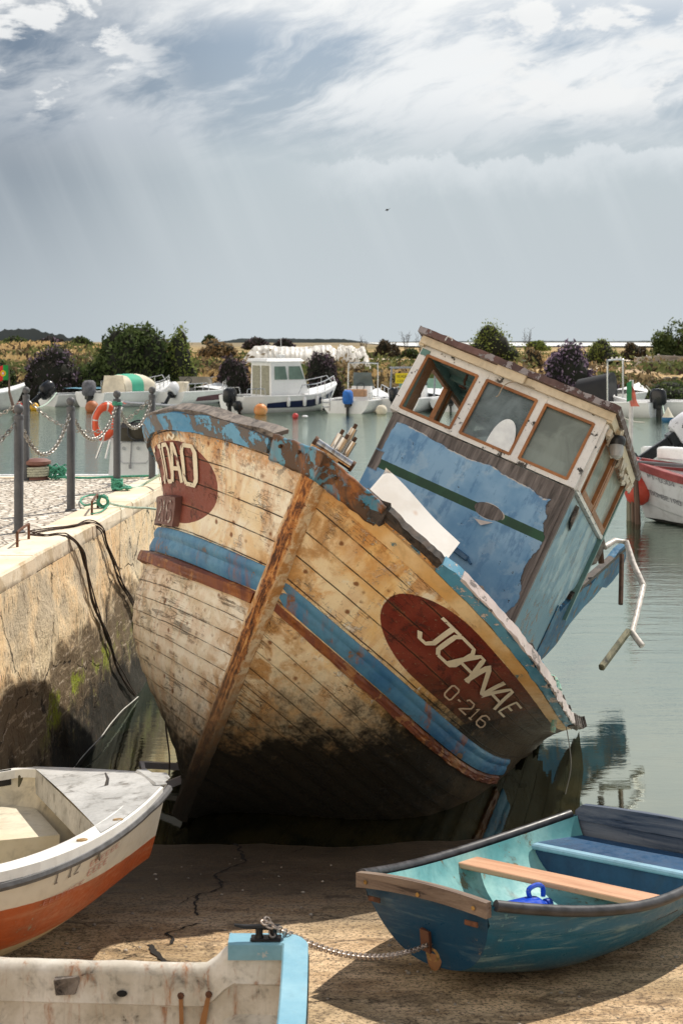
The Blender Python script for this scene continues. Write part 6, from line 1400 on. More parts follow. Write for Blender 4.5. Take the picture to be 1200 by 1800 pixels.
# scrub on the bank
rg = random.Random(77)
for nm, mt, lab_, n_, sz in (('scrub', leaf_mat('scrub_leaves', (.07, .085, .03), (.20, .21, .08)), 'low mixed green scrub growing over the far bank and its foot', 110, .75), ('dry_scrub', leaf_mat('dry_scrub_leaves', (.10, .075, .04), (.30, .22, .12)), 'low dry brown scrub scattered over the far bank', 200, .7)):
    V = []; Fc = []
    for k in range(n_):
        u = rg.uniform(-.27, .27); y = 71.5 + (rg.random() ** 2.2) * 100 if rg.random() < .75 else rg.uniform(71, 75); x = u * y
        if y > 112: continue
        if .135 < u < .22 and 82 < y < 112: continue
        if 122 < y < 144 and -4 < x < 29: continue
        z = land_z(x, y)
        if z < .1: continue
        r = rg.uniform(.5, 1.5) * sz * (1 + y / 200); h = r * rg.uniform(.45, .9)
        for q in range(70):
            d = Vector((rg.gauss(0, .5), rg.gauss(0, .5), min(1.1, abs(rg.gauss(0, .5))))); p = Vector((x + d.x * r, y + d.y * r, z + d.z * h)); a = Vector((rg.gauss(0, 1), rg.gauss(0, 1), rg.gauss(0, 1) + .6)).normalized(); b = a.cross(Vector((rg.gauss(0, 1), rg.gauss(0, 1), rg.gauss(0, 1)))).normalized(); s = rg.uniform(.08, .20) * (1 + y / 250); i = len(V); V += [p - a * s, p + b * s * .45, p + a * s, p - b * s * .45]; Fc.append((i, i + 1, i + 2, i + 3))
    mb = MB(); mb.add(V, Fc); tag(mb.build(nm, mt), lab_, 'scrub', kind='stuff')
# tarpaulin heap
def tarp(x0, x1, yt, yb, Y, seed, lab, depth=3.0):
    a = (x0 - 600) / FPX * Y; b = (x1 - 600) / FPX * Y; zb = EYE - (yb - 600) / FPX * Y; zt = EYE - (yt - 600) / FPX * Y; mb = MB()
    def f(u, w):
        x = a + (b - a) * u; s = math.sin(min(max(w, 0), 1) * math.pi) ** .45; e = min(1, u * 7 + .12, (1 - u) * 5 + .1) ** .6; fo_ = .12 + .16 * mnoise.noise(Vector((u * 4, w * 1.5, seed))) + .06 * abs(math.sin(u * 60 + 4 * mnoise.noise(Vector((u * 6, 0, seed))))) * (1 if w < .4 else .2) + .03 * mnoise.noise(Vector((u * 17, w * 9, seed + 2))) + .025 * mnoise.noise(Vector((u * 43, w * 15, seed + 5)))
        return (x + .1 * mnoise.noise(Vector((u * 6, w * 8, seed))), Y - depth / 2 + depth * w + .2 * mnoise.noise(Vector((u * 8, w * 5, seed + 4))), zb + (zt - zb) * max(0, s * e * (1 - fo_)))
    mb.grid(f, 130, 36); o = mb.build('tarpaulin', paint('dirty_white_tarpaulin', (.60, .58, .54), (.30, .30, .30), .02, (.74, .72, .68), grime=.3, scale=.25, streak=.1), smooth=True); return tag(o, lab, 'tarpaulin')
tarp(424, 612, 602, 650, 96, 3, 'long crumpled white tarpaulin heap behind the cabin boat')
tarp(588, 650, 603, 652, 92, 8, 'smaller white tarpaulin sheet hanging to a point right of the long heap')
# stacked pallets
for k, (x0, x1, y0, tilt, lab) in enumerate(((1114, 1158, 641, -.10, 'grey wooden pallet lying tilted left of the airy tree'), (1152, 1212, 640, .05, 'longer pale slatted pallet under the airy tree'))):
    Y = 105; c = atw((x0 + x1) / 2, y0, Y); w = (x1 - x0) / FPX * Y; mb = MB(); M = T3(*c) @ RY(tilt) @ RX(R(28))
    for j in range(7): mb.box((0, 0, .08 + j * .10), (w, .03, .075), M)
    for x in (-w / 2.1, 0, w / 2.1): mb.box((x, .05, .4), (.10, .09, .75), M)
    tag(mb.build('pallet', wood('bleached_pallet_wood', (.34, .31, .29), (.60, .57, .53), .5, 0)), lab, 'pallet')
mb = MB(); c = atw(1050, 651, 88); mb.ball(c, .5, 12, 8, (1.3, .4, .3)); tag(mb.build('white_sack', plain('white_sack', (.66, .64, .60), .8)), 'small white sack on the bank beside the purple bush', 'sack')

# ------------------------------------------------------------------ moored boats
M_GEL = paint('white_gelcoat', (.84, .85, .86), (.35, .34, .32), .03, (.90, .91, .92), grime=.12, scale=.6, rough=.3, streak=.12); M_GELD = paint('grey_white_gelcoat', (.55, .56, .56), (.3, .3, .28), .06, (.66, .67, .67), grime=.2, scale=.6, streak=.2)
M_BLKP = plain('black_engine_plastic', (.012, .013, .016), .25, 0, .2, 5, .02); M_CHR = plain('stainless_rail', (.62, .63, .64), .25, .9, .05); M_DK = plain('dark_boat_inside', (.06, .065, .07), .8); M_CRV = plain('cream_canvas', (.66, .60, .48), .85, 0, .15, 2); M_GRN = plain('green_canvas', (.07, .42, .28), .8, 0, .12, 2); M_NAVY = plain('navy_stripe', (.012, .02, .075), .35); M_GLS = plain('tinted_windscreen', (.10, .13, .13), .08, 0, .1, 2, 0)
M_WPL = plain('white_engine_cowl', (.72, .73, .76), .3, 0, .05, 3, .02)


def outboard(parent, M, mat, s=1.0, cover=None):
    e = MB(); n = 14
    e.lathe([(.001, .40), (.10, .39), (.155, .33), (.17, .20), (.165, .06), (.13, .0)], 16, M @ Matrix.Diagonal((s * 1.35, s * .95, s * 1.1, 1)) @ RX(0)); c = e.build('outboard_motor', cover or mat, parent, smooth=True, sharp=40)
    e = MB(); e.box((0, 0, -.05), (.20 * s, .16 * s, .14 * s), M, bev=.02); e.box((.02, 0, -.35 * s), (.13 * s, .07 * s, .55 * s), M, bev=.02); e.box((.04, 0, -.56 * s), (.26 * s, .16 * s, .02), M); e.box((-.12 * s, 0, .02), (.10 * s, .22 * s, .16 * s), M); e.build('engine_leg', M_BLKP, c)
    return c


def motor_boat(px, py, head, L, beam, lab, hull_mat=M_GEL, free=.62, bowup=.30, stripe=None, deck=True, cat='boat', name='motor_boat', Y=None, deck_mat=None, sc=1.14):
    Y = Y or EYE * FPX / (py - 600); a = R(head); M = T3((px - 600) / FPX * Y, Y, 0) @ RZ(a + math.pi) @ Matrix.Diagonal((sc, sc, sc, 1)) @ T3(-L, 0, 0)
    o = empty(name, lab, cat, mw=M, group='boats moored along the far bank')
    S = Skiff(L, (.06, beam / 2, beam / 2 * .92), .45, (free + bowup + .2, free + .2, free + .2), (.35, .0), .55, .55, 1.3, .06)
    Z = T3(0, 0, -.20); mb = MB()
    for side in (1, -1): mb.grid(lambda u, w: Z @ S.pt(u, w, side), 30, 12)
    P = [Z @ p for p in S.section(1.0)]; mb.add(P, [tuple(range(len(P)))]); mb.build('hull', hull_mat, o, smooth=True, sharp=50)
    mb = MB()
    for side in (1, -1): S.cap(mb, side, .01, .99, .14, .05, .02, -.20)
    mb.build('gunwale', deck_mat or M_GEL, o)
    mb = MB(); n = 12; V = []
    for i in range(n + 1):
        u = .01 + (.42 if deck else .12) * i / n
        for w in range(7): V.append(Z @ (S.pt(u, 1, 1).lerp(S.pt(u, 1, -1), w / 6) + Vector((0, 0, .03 + .09 * math.sin(w / 6 * math.pi)))))
    mb.add(V, [(i * 7 + j, i * 7 + j + 1, (i + 1) * 7 + j + 1, (i + 1) * 7 + j) for i in range(n) for j in range(6)]); mb.build('foredeck', deck_mat or M_GEL, o, smooth=True)
    mb = MB()
    for side in (1, -1): mb.grid(lambda u, w: Z @ S.pt(.1 + .88 * u, .35 + .65 * w, side, .09), 20, 5)
    mb.add([Z @ S.pt(u, .35, s_, .09) for u in (.1, .98) for s_ in (1, -1)], [(0, 1, 3, 2)]); mb.build('cockpit', M_GELD, o, smooth=True)
    if stripe:
        mb = MB()
        for side in (1, -1): mb.grid(lambda u, w: Z @ (S.pt(.04 + .74 * u, .60 + .26 * w * (1 - .7 * max(0, u - .3) ** 2), side) + Vector((0, side * .012, 0))), 24, 3)
        mb.build('side_stripe', stripe, o, smooth=True)
    return o, S, Z
def rail(o, S, Z, u0, u1, h, mat=None, side=(1, -1), posts=4, name='rail'):
    for s_ in side:
        mb = MB(); n = 14; P = [Z @ (S.pt(u0 + (u1 - u0) * i / n, 1, s_) + Vector((0, -.04 * s_, h * (1 if 0 < i < n else .1)))) for i in range(n + 1)]; mb.tube(P, .018, 6)
        for k in range(1, posts): q = int(n * k / posts); mb.tube([P[q], P[q] - Vector((0, 0, h))], .014, 6)
        mb.build(name, mat or M_CHR, o, smooth=True)
def fender(o, p, mat, L=.4, r=.08):
    mb = MB(); mb.lathe([(.01, L * .7), (r * .4, L * .5), (r, L * .35), (r, -L * .35), (r * .4, -L * .5), (.01, -L * .5)], 10, T3(*p)); mb.build('fender', mat, o, smooth=True)

# 1 cabin boat
o, S, Z = motor_boat(406, 726, 33, 4.9, 2.2, 'white cabin boat with navy stripe, curtained wheelhouse and black outboard', stripe=M_NAVY, free=.66, bowup=.42); L = 4.9
cab = MB(); x0, x1, hw, z0, z1 = 1.75, 3.55, .84, .45, 2.02
def quadbox(mb, pts_b, pts_t): mb.add(pts_b + pts_t, [(3, 2, 1, 0), (4, 5, 6, 7), (0, 1, 5, 4), (1, 2, 6, 5), (2, 3, 7, 6), (3, 0, 4, 7)])
quadbox(cab, [(x0, -hw, z0), (x1, -hw, z0), (x1, hw, z0), (x0, hw, z0)], [(x0 + .45, -hw * .9, z1), (x1, -hw * .92, z1), (x1, hw * .92, z1), (x0 + .45, hw * .9, z1)]); cb = cab.build('cabin', M_GEL, o)
mb = MB(); quadbox(mb, [(x0 + .28, -hw * .98, z1), (x1 + .22, -hw * .98, z1), (x1 + .22, hw * .98, z1), (x0 + .28, hw * .98, z1)], [(x0 + .42, -hw * .86, z1 + .11), (x1 + .14, -hw * .88, z1 + .11), (x1 + .14, hw * .88, z1 + .11), (x0 + .42, hw * .86, z1 + .11)]); mb.build('roof', M_GEL, cb)
MCU = plain('beige_curtain', (.30, .29, .22), .6, 0, .25, 12)
for ya, yb_ in ((-.66, -.06), (.06, .66)): mb = MB(); mb.box((x1 + .012, (ya + yb_) / 2, 1.27), (.02, yb_ - ya, 1.15)); mb.build('window', MCU, cb)
for s_ in (1, -1):
    for xa, xb in ((2.15, 2.75), (2.82, 3.4)):
        mb = MB(); mb.add([(xa + (.0 if xa > 2.5 else -.12), s_ * (hw * .955 + .02), 1.30), (xb, s_ * (hw * .955 + .02), 1.30), (xb, s_ * (hw * .93 + .015), 1.82), (xa + .08, s_ * (hw * .93 + .015), 1.82)], [(0, 1, 2, 3)]); mb.build('window', plain('green_grey_window', (.16, .24, .20), .1, 0, .2, 2, 0), cb)
mb = MB(); mb.add([(x0 + .19, -.7, 1.15), (x0 + .19, .7, 1.15), (x0 + .40, .66, 1.86), (x0 + .40, -.66, 1.86)], [(0, 1, 2, 3)]); mb.build('windscreen', M_GLS, cb)
outboard(o, T3(L + .18, .25, .42), M_BLKP, 1.3); outboard(o, T3(L + .12, .85, .18) @ RY(.35), M_BLKP, .8)
rail(o, S, Z, .02, .5, .42, posts=5); rail(o, S, Z, .80, .97, .3, posts=2)
mb = MB(); 
for y, h in ((-.5, .42), (.1, .3), (.45, .85), (-.2, .25)): mb.tube([(2.9, y, 2.1), (2.9, y, 2.1 + h)], .014, 5)
mb.box((2.7, .1, 2.22), (.3, .22, .12), bev=.02); mb.build('aerials', M_GELD, cb)
for u, w in ((.30, .8), (.45, .8), (.60, .8)): fender(o, Z @ (S.pt(u, .8, 1) + Vector((0, .09, 0))), M_WPL, .36, .07); fender(o, Z @ (S.pt(u, .8, -1) + Vector((0, -.09, 0))), M_WPL, .36, .07)
# 2 boat with the blue engine cover
o, S, Z = motor_boat(606, 727, 72, 4.6, 2.1, 'open white boat with blue cloth over its outboard and a tall grey windscreen frame', free=.5, bowup=.25); L = 4.6
outboard(o, T3(L + .1, .15, .38), M_BLKP, 1.25, cover=plain('bright_blue_cover', (.02, .14, .50), .7, 0, .2, 8, .3))
def console(o, x, y, w, h, ws=.5, mat=None, name='console', seat=True, z=.25):
    mb = MB(); quadbox(mb, [(x - .3, y - w / 2, z), (x + .3, y - w / 2, z), (x + .3, y + w / 2, z), (x - .3, y + w / 2, z)], [(x - .1, y - w / 2 * .92, z + h), (x + .18, y - w / 2 * .92, z + h), (x + .18, y + w / 2 * .92, z + h), (x - .1, y + w / 2 * .92, z + h)]); c = mb.build(name, mat or M_GEL, o)
    mb = MB(); mb.add([(x - .12, y - w / 2, z + h), (x - .12, y + w / 2, z + h), (x + .02, y + w / 2 * .9, z + h + ws), (x + .02, y - w / 2 * .9, z + h + ws)], [(0, 1, 2, 3)]); mb.build('windscreen', M_GLS, c)
    mb = MB(); mb.torus((0, 0, 0), .16, .016, T3(x + .26, y, z + h - .02) @ RY(R(65))); mb.build('steering_wheel', M_BLKP, c, smooth=True); return c
console(o, 2.3, 0, .85, .75, .55)
mb = MB(); mb.tube(smooth_path([(2.25, -.62, .3), (2.2, -.62, 1.75), (2.2, -.5, 1.92), (2.2, .5, 1.92), (2.2, .62, 1.75), (2.25, .62, .3)], 5), .026, 7); mb.build('frame_arch', M_CHR, o, smooth=True)
mb = MB(); mb.box((3.1, 0, .75), (.35, .8, .3), bev=.04); mb.build('seat', plain('tan_seat', (.35, .20, .11), .7), o); rail(o, S, Z, .02, .38, .3); rail(o, S, Z, .9, .99, .3, posts=2)
mb = MB()
for z in (.25, .42, .58): mb.tube([(L + .03, -.92, z), (L + .03, -.62, z)], .014, 5)
for y in (-.92, -.62): mb.tube([(L + .03, y, .1), (L + .03, y, .8)], .014, 5)
mb.build('boarding_ladder', M_CHR, o)
# 3 boat with the yellow for-sale board
o, S, Z = motor_boat(694, 725, 66, 5.0, 2.2, 'white open boat with a yellow for sale board and black outboard', free=.55, bowup=.35); L = 5.0
outboard(o, T3(L + .1, .0, .45), M_BLKP, 1.25); console(o, 2.5, 0, .8, .75, .35)
mb = MB(); mb.grid(lambda u, w: (1.75 + .35 * (1 - math.cos((u - .5) * 2.2)) * 2 + .12 * w, (u - .5) * 1.9, .86 + .42 * w), 14, 2); mb.build('windscreen', plain('green_windscreen', (.20, .34, .27), .1, 0, .2, 1, 0), o, smooth=True)
mb = MB(); mb.tube(smooth_path([(3.2, -.95, .3), (3.0, -.95, 1.6), (3.0, -.85, 1.72), (3.0, .85, 1.72), (3.0, .95, 1.6), (3.2, .95, .3)], 5), .04, 7); mb.build('arch', plain('grey_arch', (.22, .24, .27), .5), o, smooth=True)
wmx = o.matrix_world.inverted() if False else (T3((694 - 600) / FPX * (EYE * FPX / 125), EYE * FPX / 125, 0) @ RZ(R(66) + math.pi) @ Matrix.Diagonal((1.14, 1.14, 1.14, 1)) @ T3(-L, 0, 0)).inverted()
sc_ = wmx @ atw(706, 665, 57.6); sg = MB(); sx_ = (wmx.to_3x3() @ Vector((1, 0, 0))).normalized(); up_ = Vector((0, 0, 1)); nrm_ = (wmx.to_3x3() @ Vector((0, -1, 0))).normalized()
sg.add([sc_ + sx_ * a + up_ * b for a, b in ((-.24, -.19), (.24, -.19), (.24, .19), (-.24, .19))] + [sc_ - nrm_ * .02 + sx_ * a + up_ * b for a, b in ((-.24, -.19), (.24, -.19), (.24, .19), (-.24, .19))], [(0, 1, 2, 3), (7, 6, 5, 4), (0, 4, 5, 1), (1, 5, 6, 2), (2, 6, 7, 3), (3, 7, 4, 0)]); sgo = sg.build('sale_board', plain('yellow_board', (.80, .62, .01), .5, 0, .05), o)
text_mesh('VENDE', sc_ - sx_ * .19 + up_ * .02 + nrm_ * .004, sx_, up_, .062, .10, .018, .12).build('board_lettering', M_BLKP, sgo); text_mesh('12345', sc_ - sx_ * .19 - up_ * .13 + nrm_ * .004, sx_, up_, .062, .07, .018, .12).build('board_lettering', M_BLKP, sgo)
rail(o, S, Z, .02, .45, .35); fender(o, (L + .05, -.9, .2), M_CRV, .5, .12)
# 4 small boat seen through the wheelhouse window
o, S, Z = motor_boat(792, 724, 80, 4.2, 1.9, 'white boat seen partly through the open wheelhouse window', free=.5); outboard(o, T3(4.3, 0, .35), M_BLKP, 1.0)
o, S, Z = motor_boat(752, 712, 60, 4.4, 1.9, 'white boat with looped rails left of the wheelhouse post', free=.55); rail(o, S, Z, .02, .45, .5)
o, S, Z = motor_boat(736, 720, 75, 4.4, 1.9, 'white boat with low windscreen right of the for sale boat', free=.5); outboard(o, T3(4.5, 0, .4), M_BLKP, 1.1); console(o, 2.2, 0, .7, .6, .3)
o, S, Z = motor_boat(238, 710, 120, 4.2, 1.9, 'white boat lying bow-left between the canvas-hooded boat and the runabout', free=.55); rail(o, S, Z, .02, .45, .4)
o, S, Z = motor_boat(1072, 712, 60, 4.0, 1.8, 'white boat left of the black-canopied one, behind the wheelhouse corner', free=.5); outboard(o, T3(4.1, 0, .4), M_BLKP, 1.0)
# 5 boat with cream and green canopy
o, S, Z = motor_boat(158, 716, 50, 4.6, 2.1, 'white boat with cream and green canvas hood and covered outboard', free=.62, bowup=.35); L = 4.6
def hoop(u0, u1, mat, nm):
    mb = MB(); mb.grid(lambda u, w: (1.55 + 1.75 * (u0 + (u1 - u0) * u), math.cos(math.pi * w) * .86 * (1 - .10 * abs(u0 + (u1 - u0) * u - .5)), .60 + .78 * math.sin(math.pi * w) ** .5 * (1 - .25 * (2 * (u0 + (u1 - u0) * u) - 1) ** 4) + .02 * mnoise.noise(Vector((u * 5, w * 9, 1)))), 10, 20); mb.build(nm, mat, o, smooth=True)
hoop(0, .42, M_CRV, 'canvas_hood'); hoop(.42, .80, M_GRN, 'green_panel'); hoop(.80, 1.0, M_CRV, 'canvas_hood')
mb = MB(); mb.add([(3.28, -.80, .5), (3.28, .80, .5), (3.28, .62, 1.32), (3.28, -.62, 1.32)], [(0, 1, 2, 3)]); mb.build('hood_back', M_CRV, o)
outboard(o, T3(L + .12, .1, .50), M_BLKP, 1.5, cover=plain('grey_engine_cover', (.14, .14, .16), .8, 0, .4, 6, .3)); rail(o, S, Z, .02, .4, .4)
# 6 runabout with curved windscreen
o, S, Z = motor_boat(292, 713, 62, 4.7, 2.1, 'white runabout with curved windscreen and tilted white outboard', free=.6, bowup=.3, stripe=plain('wine_stripe', (.10, .02, .04), .4)); L = 4.7
mb = MB(); mb.grid(lambda u, w: (1.7 + .9 * (1 - math.cos((u - .5) * 2.6)) + .15 * w, math.sin((u - .5) * 2.6) / math.sin(1.3) * .85, .88 + .32 * w), 18, 2); mb.build('windscreen', plain('smoky_windscreen', (.24, .22, .18), .12, 0, .2, 1, 0), o, smooth=True)
outboard(o, T3(L + .25, .45, .55) @ RY(-.75), M_WPL, 1.25); mb = MB(); mb.box((3.0, -.3, .75), (.4, .5, .5), bev=.05); mb.build('seat', M_CRV, o); mb = MB(); mb.torus((0, 0, 0), .18, .018, T3(2.5, -.35, 1.0) @ RY(R(60))); mb.build('steering_wheel', M_BLKP, o, smooth=True)
rail(o, S, Z, .02, .35, .35); rail(o, S, Z, .6, .95, .35, posts=3)
for u in (.3, .5, .7): fender(o, Z @ (S.pt(u, .8, -1) + Vector((0, -.1, 0))), M_CRV, .5, .09)
# 7 boat with blue tarpaulin bed
o, S, Z = motor_boat(84, 714, 42, 4.4, 1.9, 'low white boat with pale blue cover and tilted black outboard', free=.5); L = 4.4
mb = MB(); mb.grid(lambda u, w: (1.2 + 2.0 * u, -.8 + 1.6 * w, .74 + .03 * mnoise.noise(Vector((u * 5, w * 5, 0)))), 12, 8); mb.build('cover', plain('pale_blue_cover', (.10, .26, .36), .6, 0, .2, 3), o, smooth=True); outboard(o, T3(L + .35, .2, .55) @ RY(-.9), M_BLKP, 1.5)
mb = MB(); mb.tube([(1.2, -.8, .6), (1.2, -.8, 1.0), (1.2, .8, 1.0), (1.2, .8, .6)], .03, 6); mb.build('hoop_rail', M_CHR, o)
# 8 left-edge boat with flag
o, S, Z = motor_boat(-95, 722, 25, 3.2, 1.7, 'grey white boat cut by the left edge of the frame', hull_mat=M_GELD, free=.7)
mb = MB(); a = atw(24, 722, 60); mb.tube([atw(27, 726, 58.5), atw(17, 690, 58.5), atw(16, 640, 58.5)], [.09, .05, .02], 8); fp = mb.build('flag_pole', wood('brown_pole', (.10, .06, .05), (.20, .13, .10), .5, 2)); tag(fp, 'brown mooring pole with a Portuguese flag at the left edge', 'pole')
fl_ = empty('flag', 'red and green Portuguese flag with yellow emblem on the brown pole', 'flag', tuple(atw(16, 655, 58.4)))
def flagf(u, w, o_=0): return (-.02 - .60 * u, -.06 * math.sin(u * 6) - o_, -.32 + .64 * w - .10 * u + .03 * math.sin(u * 5))
t = NT('flag_cloth'); u_ = t.sep(t.tc())[0]; z_ = t.sep(t.tc())[2]; c = t.mix(t.rng(u_, -.240, -.236, 1, 0), (.02, .30, .06), (.60, .02, .02)); dx = t.m('ADD', u_, .238); dz = t.m('ADD', z_, .03); rr = t.m('SQRT', t.m('ADD', t.m('MULTIPLY', dx, dx), t.m('MULTIPLY', dz, dz))); c = t.mix(t.rng(rr, .125, .13, 1, 0), c, (.75, .58, .02)); c = t.mix(t.rng(rr, .075, .08, 1, 0), c, (.65, .03, .03)); c = t.mix(t.rng(rr, .045, .05, 1, 0), c, (.75, .75, .75)); t.fin(c, .8)
mb = MB(); mb.grid(lambda u, w: flagf(u, w), 16, 6); mb.build('cloth', t.mat, fl_, smooth=True)
# 9 right boat with arch and flag
o, S, Z = motor_boat(1150, 733, 152, 4.4, 2.0, 'white boat with a black canopy, steel arch and two black engines on the right', free=.55, bowup=.25); L = 4.4
mb = MB(); mb.tube(smooth_path([(2.9, -.98, .4), (2.9, -.98, 1.95), (2.9, -.85, 2.1), (2.9, .85, 2.1), (2.9, .98, 1.95), (2.9, .98, .4)], 5), .035, 7)
for y in (-.4, .2, .7): mb.box((2.9, y, 2.16), (.06, .08, .12))
mb.build('arch', M_CHR, o, smooth=True)
mb = MB(); mb.grid(lambda u, w: (1.5 + 1.3 * u, math.cos(math.pi * w) * .62, .5 + 1.15 * math.sin(math.pi * w) ** .5 * (.75 + .25 * u)), 8, 16); mb.add([(2.8, math.cos(math.pi * k / 12) * .62, .5 + 1.15 * math.sin(math.pi * k / 12) ** .5) for k in range(13)], [tuple(range(13))]); mb.build('black_canopy', plain('black_canvas', (.012, .012, .015), .7, 0, .2, 4), o, smooth=True)
outboard(o, T3(L + .15, -.1, .45), M_BLKP, 1.4); mb = MB(); mb.box((L + .05, .6, .30), (.12, .35, .35)); mb.build('blue_canister', plain('blue_canister', (.01, .05, .30), .4), o)
mb = MB(); mb.torus((L + .1, .75, .62), .25, .018, RY(0)); mb.build('ring', M_BLKP, o)
# 10 right-edge dinghy
o, S, Z = motor_boat(1225, 731, 172, 3.6, 1.7, 'plain white dinghy with a pale teal waterline at the right edge', free=.55, deck=False)
fender(o, Z @ (S.pt(.35, .7, 1) + Vector((0, .1, 0))), M_BLKP, .5, .12); fender(o, Z @ (S.pt(.05, .8, 1) + Vector((-.1, .1, 0))), M_WPL, .3, .12)

# 11 large white boat with red gunwale, close on the right
A_r = math.atan2(-.62, .78); BM = T3(5.18, 24.7, -.25) @ RZ(A_r)
rb = empty('fishing_boat', 'white clinker boat with dark red gunwale and a red ball fender on the right', 'fishing boat', mw=BM); RSK = Skiff(6.0, (.05, 1.15, .9), .5, (1.32, 1.02, 1.05), (.30, 0), .45, .6, 1.3, .05)
mb = MB()
for side in (1, -1): mb.grid(lambda u, w: RSK.pt(u, w, side) + Vector((0, side * .03 * (1 - ((w * 4.2) % 1)), 0)), 40, 60)
mb.build('hull', hull_paint('white_clinker_hull', [(.30, (.02, .02, .022)), (9, (.60, .62, .66))], (.3, .2, .15), .05, .45, .0, wave=.01, scuff=.15), rb, smooth=True, sharp=40)
mb = MB(); RSK.cap(mb, 1, 0, 1, .10, .13, .045, -.01); RSK.cap(mb, -1, 0, 1, .10, .13, .045, -.01); mb.build('gunwale', paint('dark_red_gunwale', (.20, .025, .025), (.5, .4, .35), .15, (.30, .05, .05), grime=.2), rb)
mb = MB()
for side in (1, -1): mb.grid(lambda u, w: RSK.pt(.02 + .96 * u, .4 + .6 * w, side, .08), 20, 5)
mb.build('inside', M_GELD, rb, smooth=True)
mb = MB(); mb.add([RSK.pt(.02, .93, 1), RSK.pt(.30, .93, 1), RSK.pt(.30, .93, -1), RSK.pt(.02, .93, -1)], [(0, 1, 2, 3)]); mb.build('foredeck', M_GEL, rb)
side_text(RSK, 'PT-03047-AL', .085, .885, .013, .055, plain('grey_registration_paint', (.12, .12, .15), .7), rb, side=-1, rev=False, off=.03); side_text(RSK, 'BOMBEIRO', .075, .66, .013, .06, plain('grey_registration_paint', (.12, .12, .15), .7), rb, side=-1, rev=False, name='name_lettering', off=.035)
mb = MB(); mb.beam((.35, .55, 1.42), (2.6, .62, 1.40), .30, .22, bev=.03); mb.build('locker', M_GEL, rb); mb = MB(); mb.tube([(.3, -.3, 1.30), (2.2, -.45, 1.28)], .035, 8); mb.build('oar', plain('dark_oar', (.10, .10, .11), .5), rb, smooth=True)
mb = MB(); mb.tube(smooth_path([(1.35, -.35, 1.05), (1.38, -.35, 1.30), (1.55, -.30, 1.38)]), .035, 8); mb.build('bent_pipe', plain('orange_pipe', (.55, .24, .03), .5), rb, smooth=True)
mb = MB(); c = atw(1120, 866, 24.3); fb = empty('ball_fender', 'red ball fender with dark neck hanging at the bow of the red-gunwaled boat', 'fender', tuple(c))
mb.lathe([(.001, -.24), (.10, -.215), (.19, -.14), (.235, -.02), (.22, .09), (.15, .20), (.07, .28), (.055, .33)], 20); mb.build('ball', paint('faded_red_ball', (.45, .03, .02), (.12, .02, .02), .12, (.55, .07, .04), grime=.3), fb, smooth=True)
mb = MB(); mb.lathe([(.062, .27), (.05, .34), (.035, .42), (.035, .46)], 14); mb.tube([(0, 0, .44), (.02, .05, .55), (.1, .2, .60)], .014, 6); mb.build('neck', plain('dark_blue_neck', (.02, .035, .06), .6), fb, smooth=True)
# outboard tilted up on the boat behind it
o, S, Z = motor_boat(1150, 0, 8, 5.0, 1.9, 'white boat behind the red-gunwaled one, with a tilted outboard whose white cowl is peeling', free=.8, Y=30.0, sc=1.0)
c = outboard(o, T3(5.0 - .35, .35, 1.10) @ RY(-1.0), paint('peeling_white_cowl', (.70, .71, .76), (.015, .015, .02), .62, (.74, .75, .80), grime=.1, scale=.9), 1.75)
mb = MB(); mb.tube([atw(1107, 800, 27), atw(1109, 668, 27)], .045, 8); pl_ = mb.build('flag_staff', plain('white_staff', (.66, .64, .63), .6)); tag(pl_, 'thin white staff carrying a faded pink pennant on the right', 'pole')
mb = MB(); A0 = atw(1108, 668, 26.95); mb.grid(lambda u, w: A0 + Vector((.0 + .17 * u * w + .02 * math.sin(w * 6), -.02 + .03 * math.sin(u * 4), -.10 - .42 * w)), 6, 10); tag(mb.build('pennant', plain('faded_pink_cloth', (.66, .20, .15), .8, 0, .2, 8), smooth=True), 'faded pink pennant drooping from the white staff', 'flag')
mb = MB(); mb.grid(lambda u, w: A0 + Vector((-.09 + .10 * u, -.03, -.06 - .38 * w + .05 * u)), 3, 6); tag(mb.build('pennant', plain('green_cloth', (.04, .24, .10), .8), smooth=True), 'narrow green pennant drooping beside the pink one', 'flag')
# posts in the water by the fender
for k, (pts, r, lab) in enumerate(([((1122, 922), (1114, 812), 23.9), .05, 'dark leaning timber post in front of the red fender'], [((1104, 912), (1105, 868), 24.4), .055, 'pale stubby timber post left of the red fender'], [((1113, 918), (1109, 838), 24.2), .035, 'thin weathered post between the two thicker ones'])):
    mb = MB(); a = atw(*pts[0], pts[2]); b = atw(*pts[1], pts[2]); a.z = -.4; mb.tube([a, a.lerp(b, .5) + Vector((.01, 0, 0)), b], [r * 1.1, r, r * .85], 9); tag(mb.build('timber_post', wood('mooring_post_wood' + str(k % 2), *(((.07, .035, .025), (.20, .13, .09)) if k != 1 else ((.17, .16, .12), (.32, .30, .23))), .8, 2), smooth=True), lab, 'post')

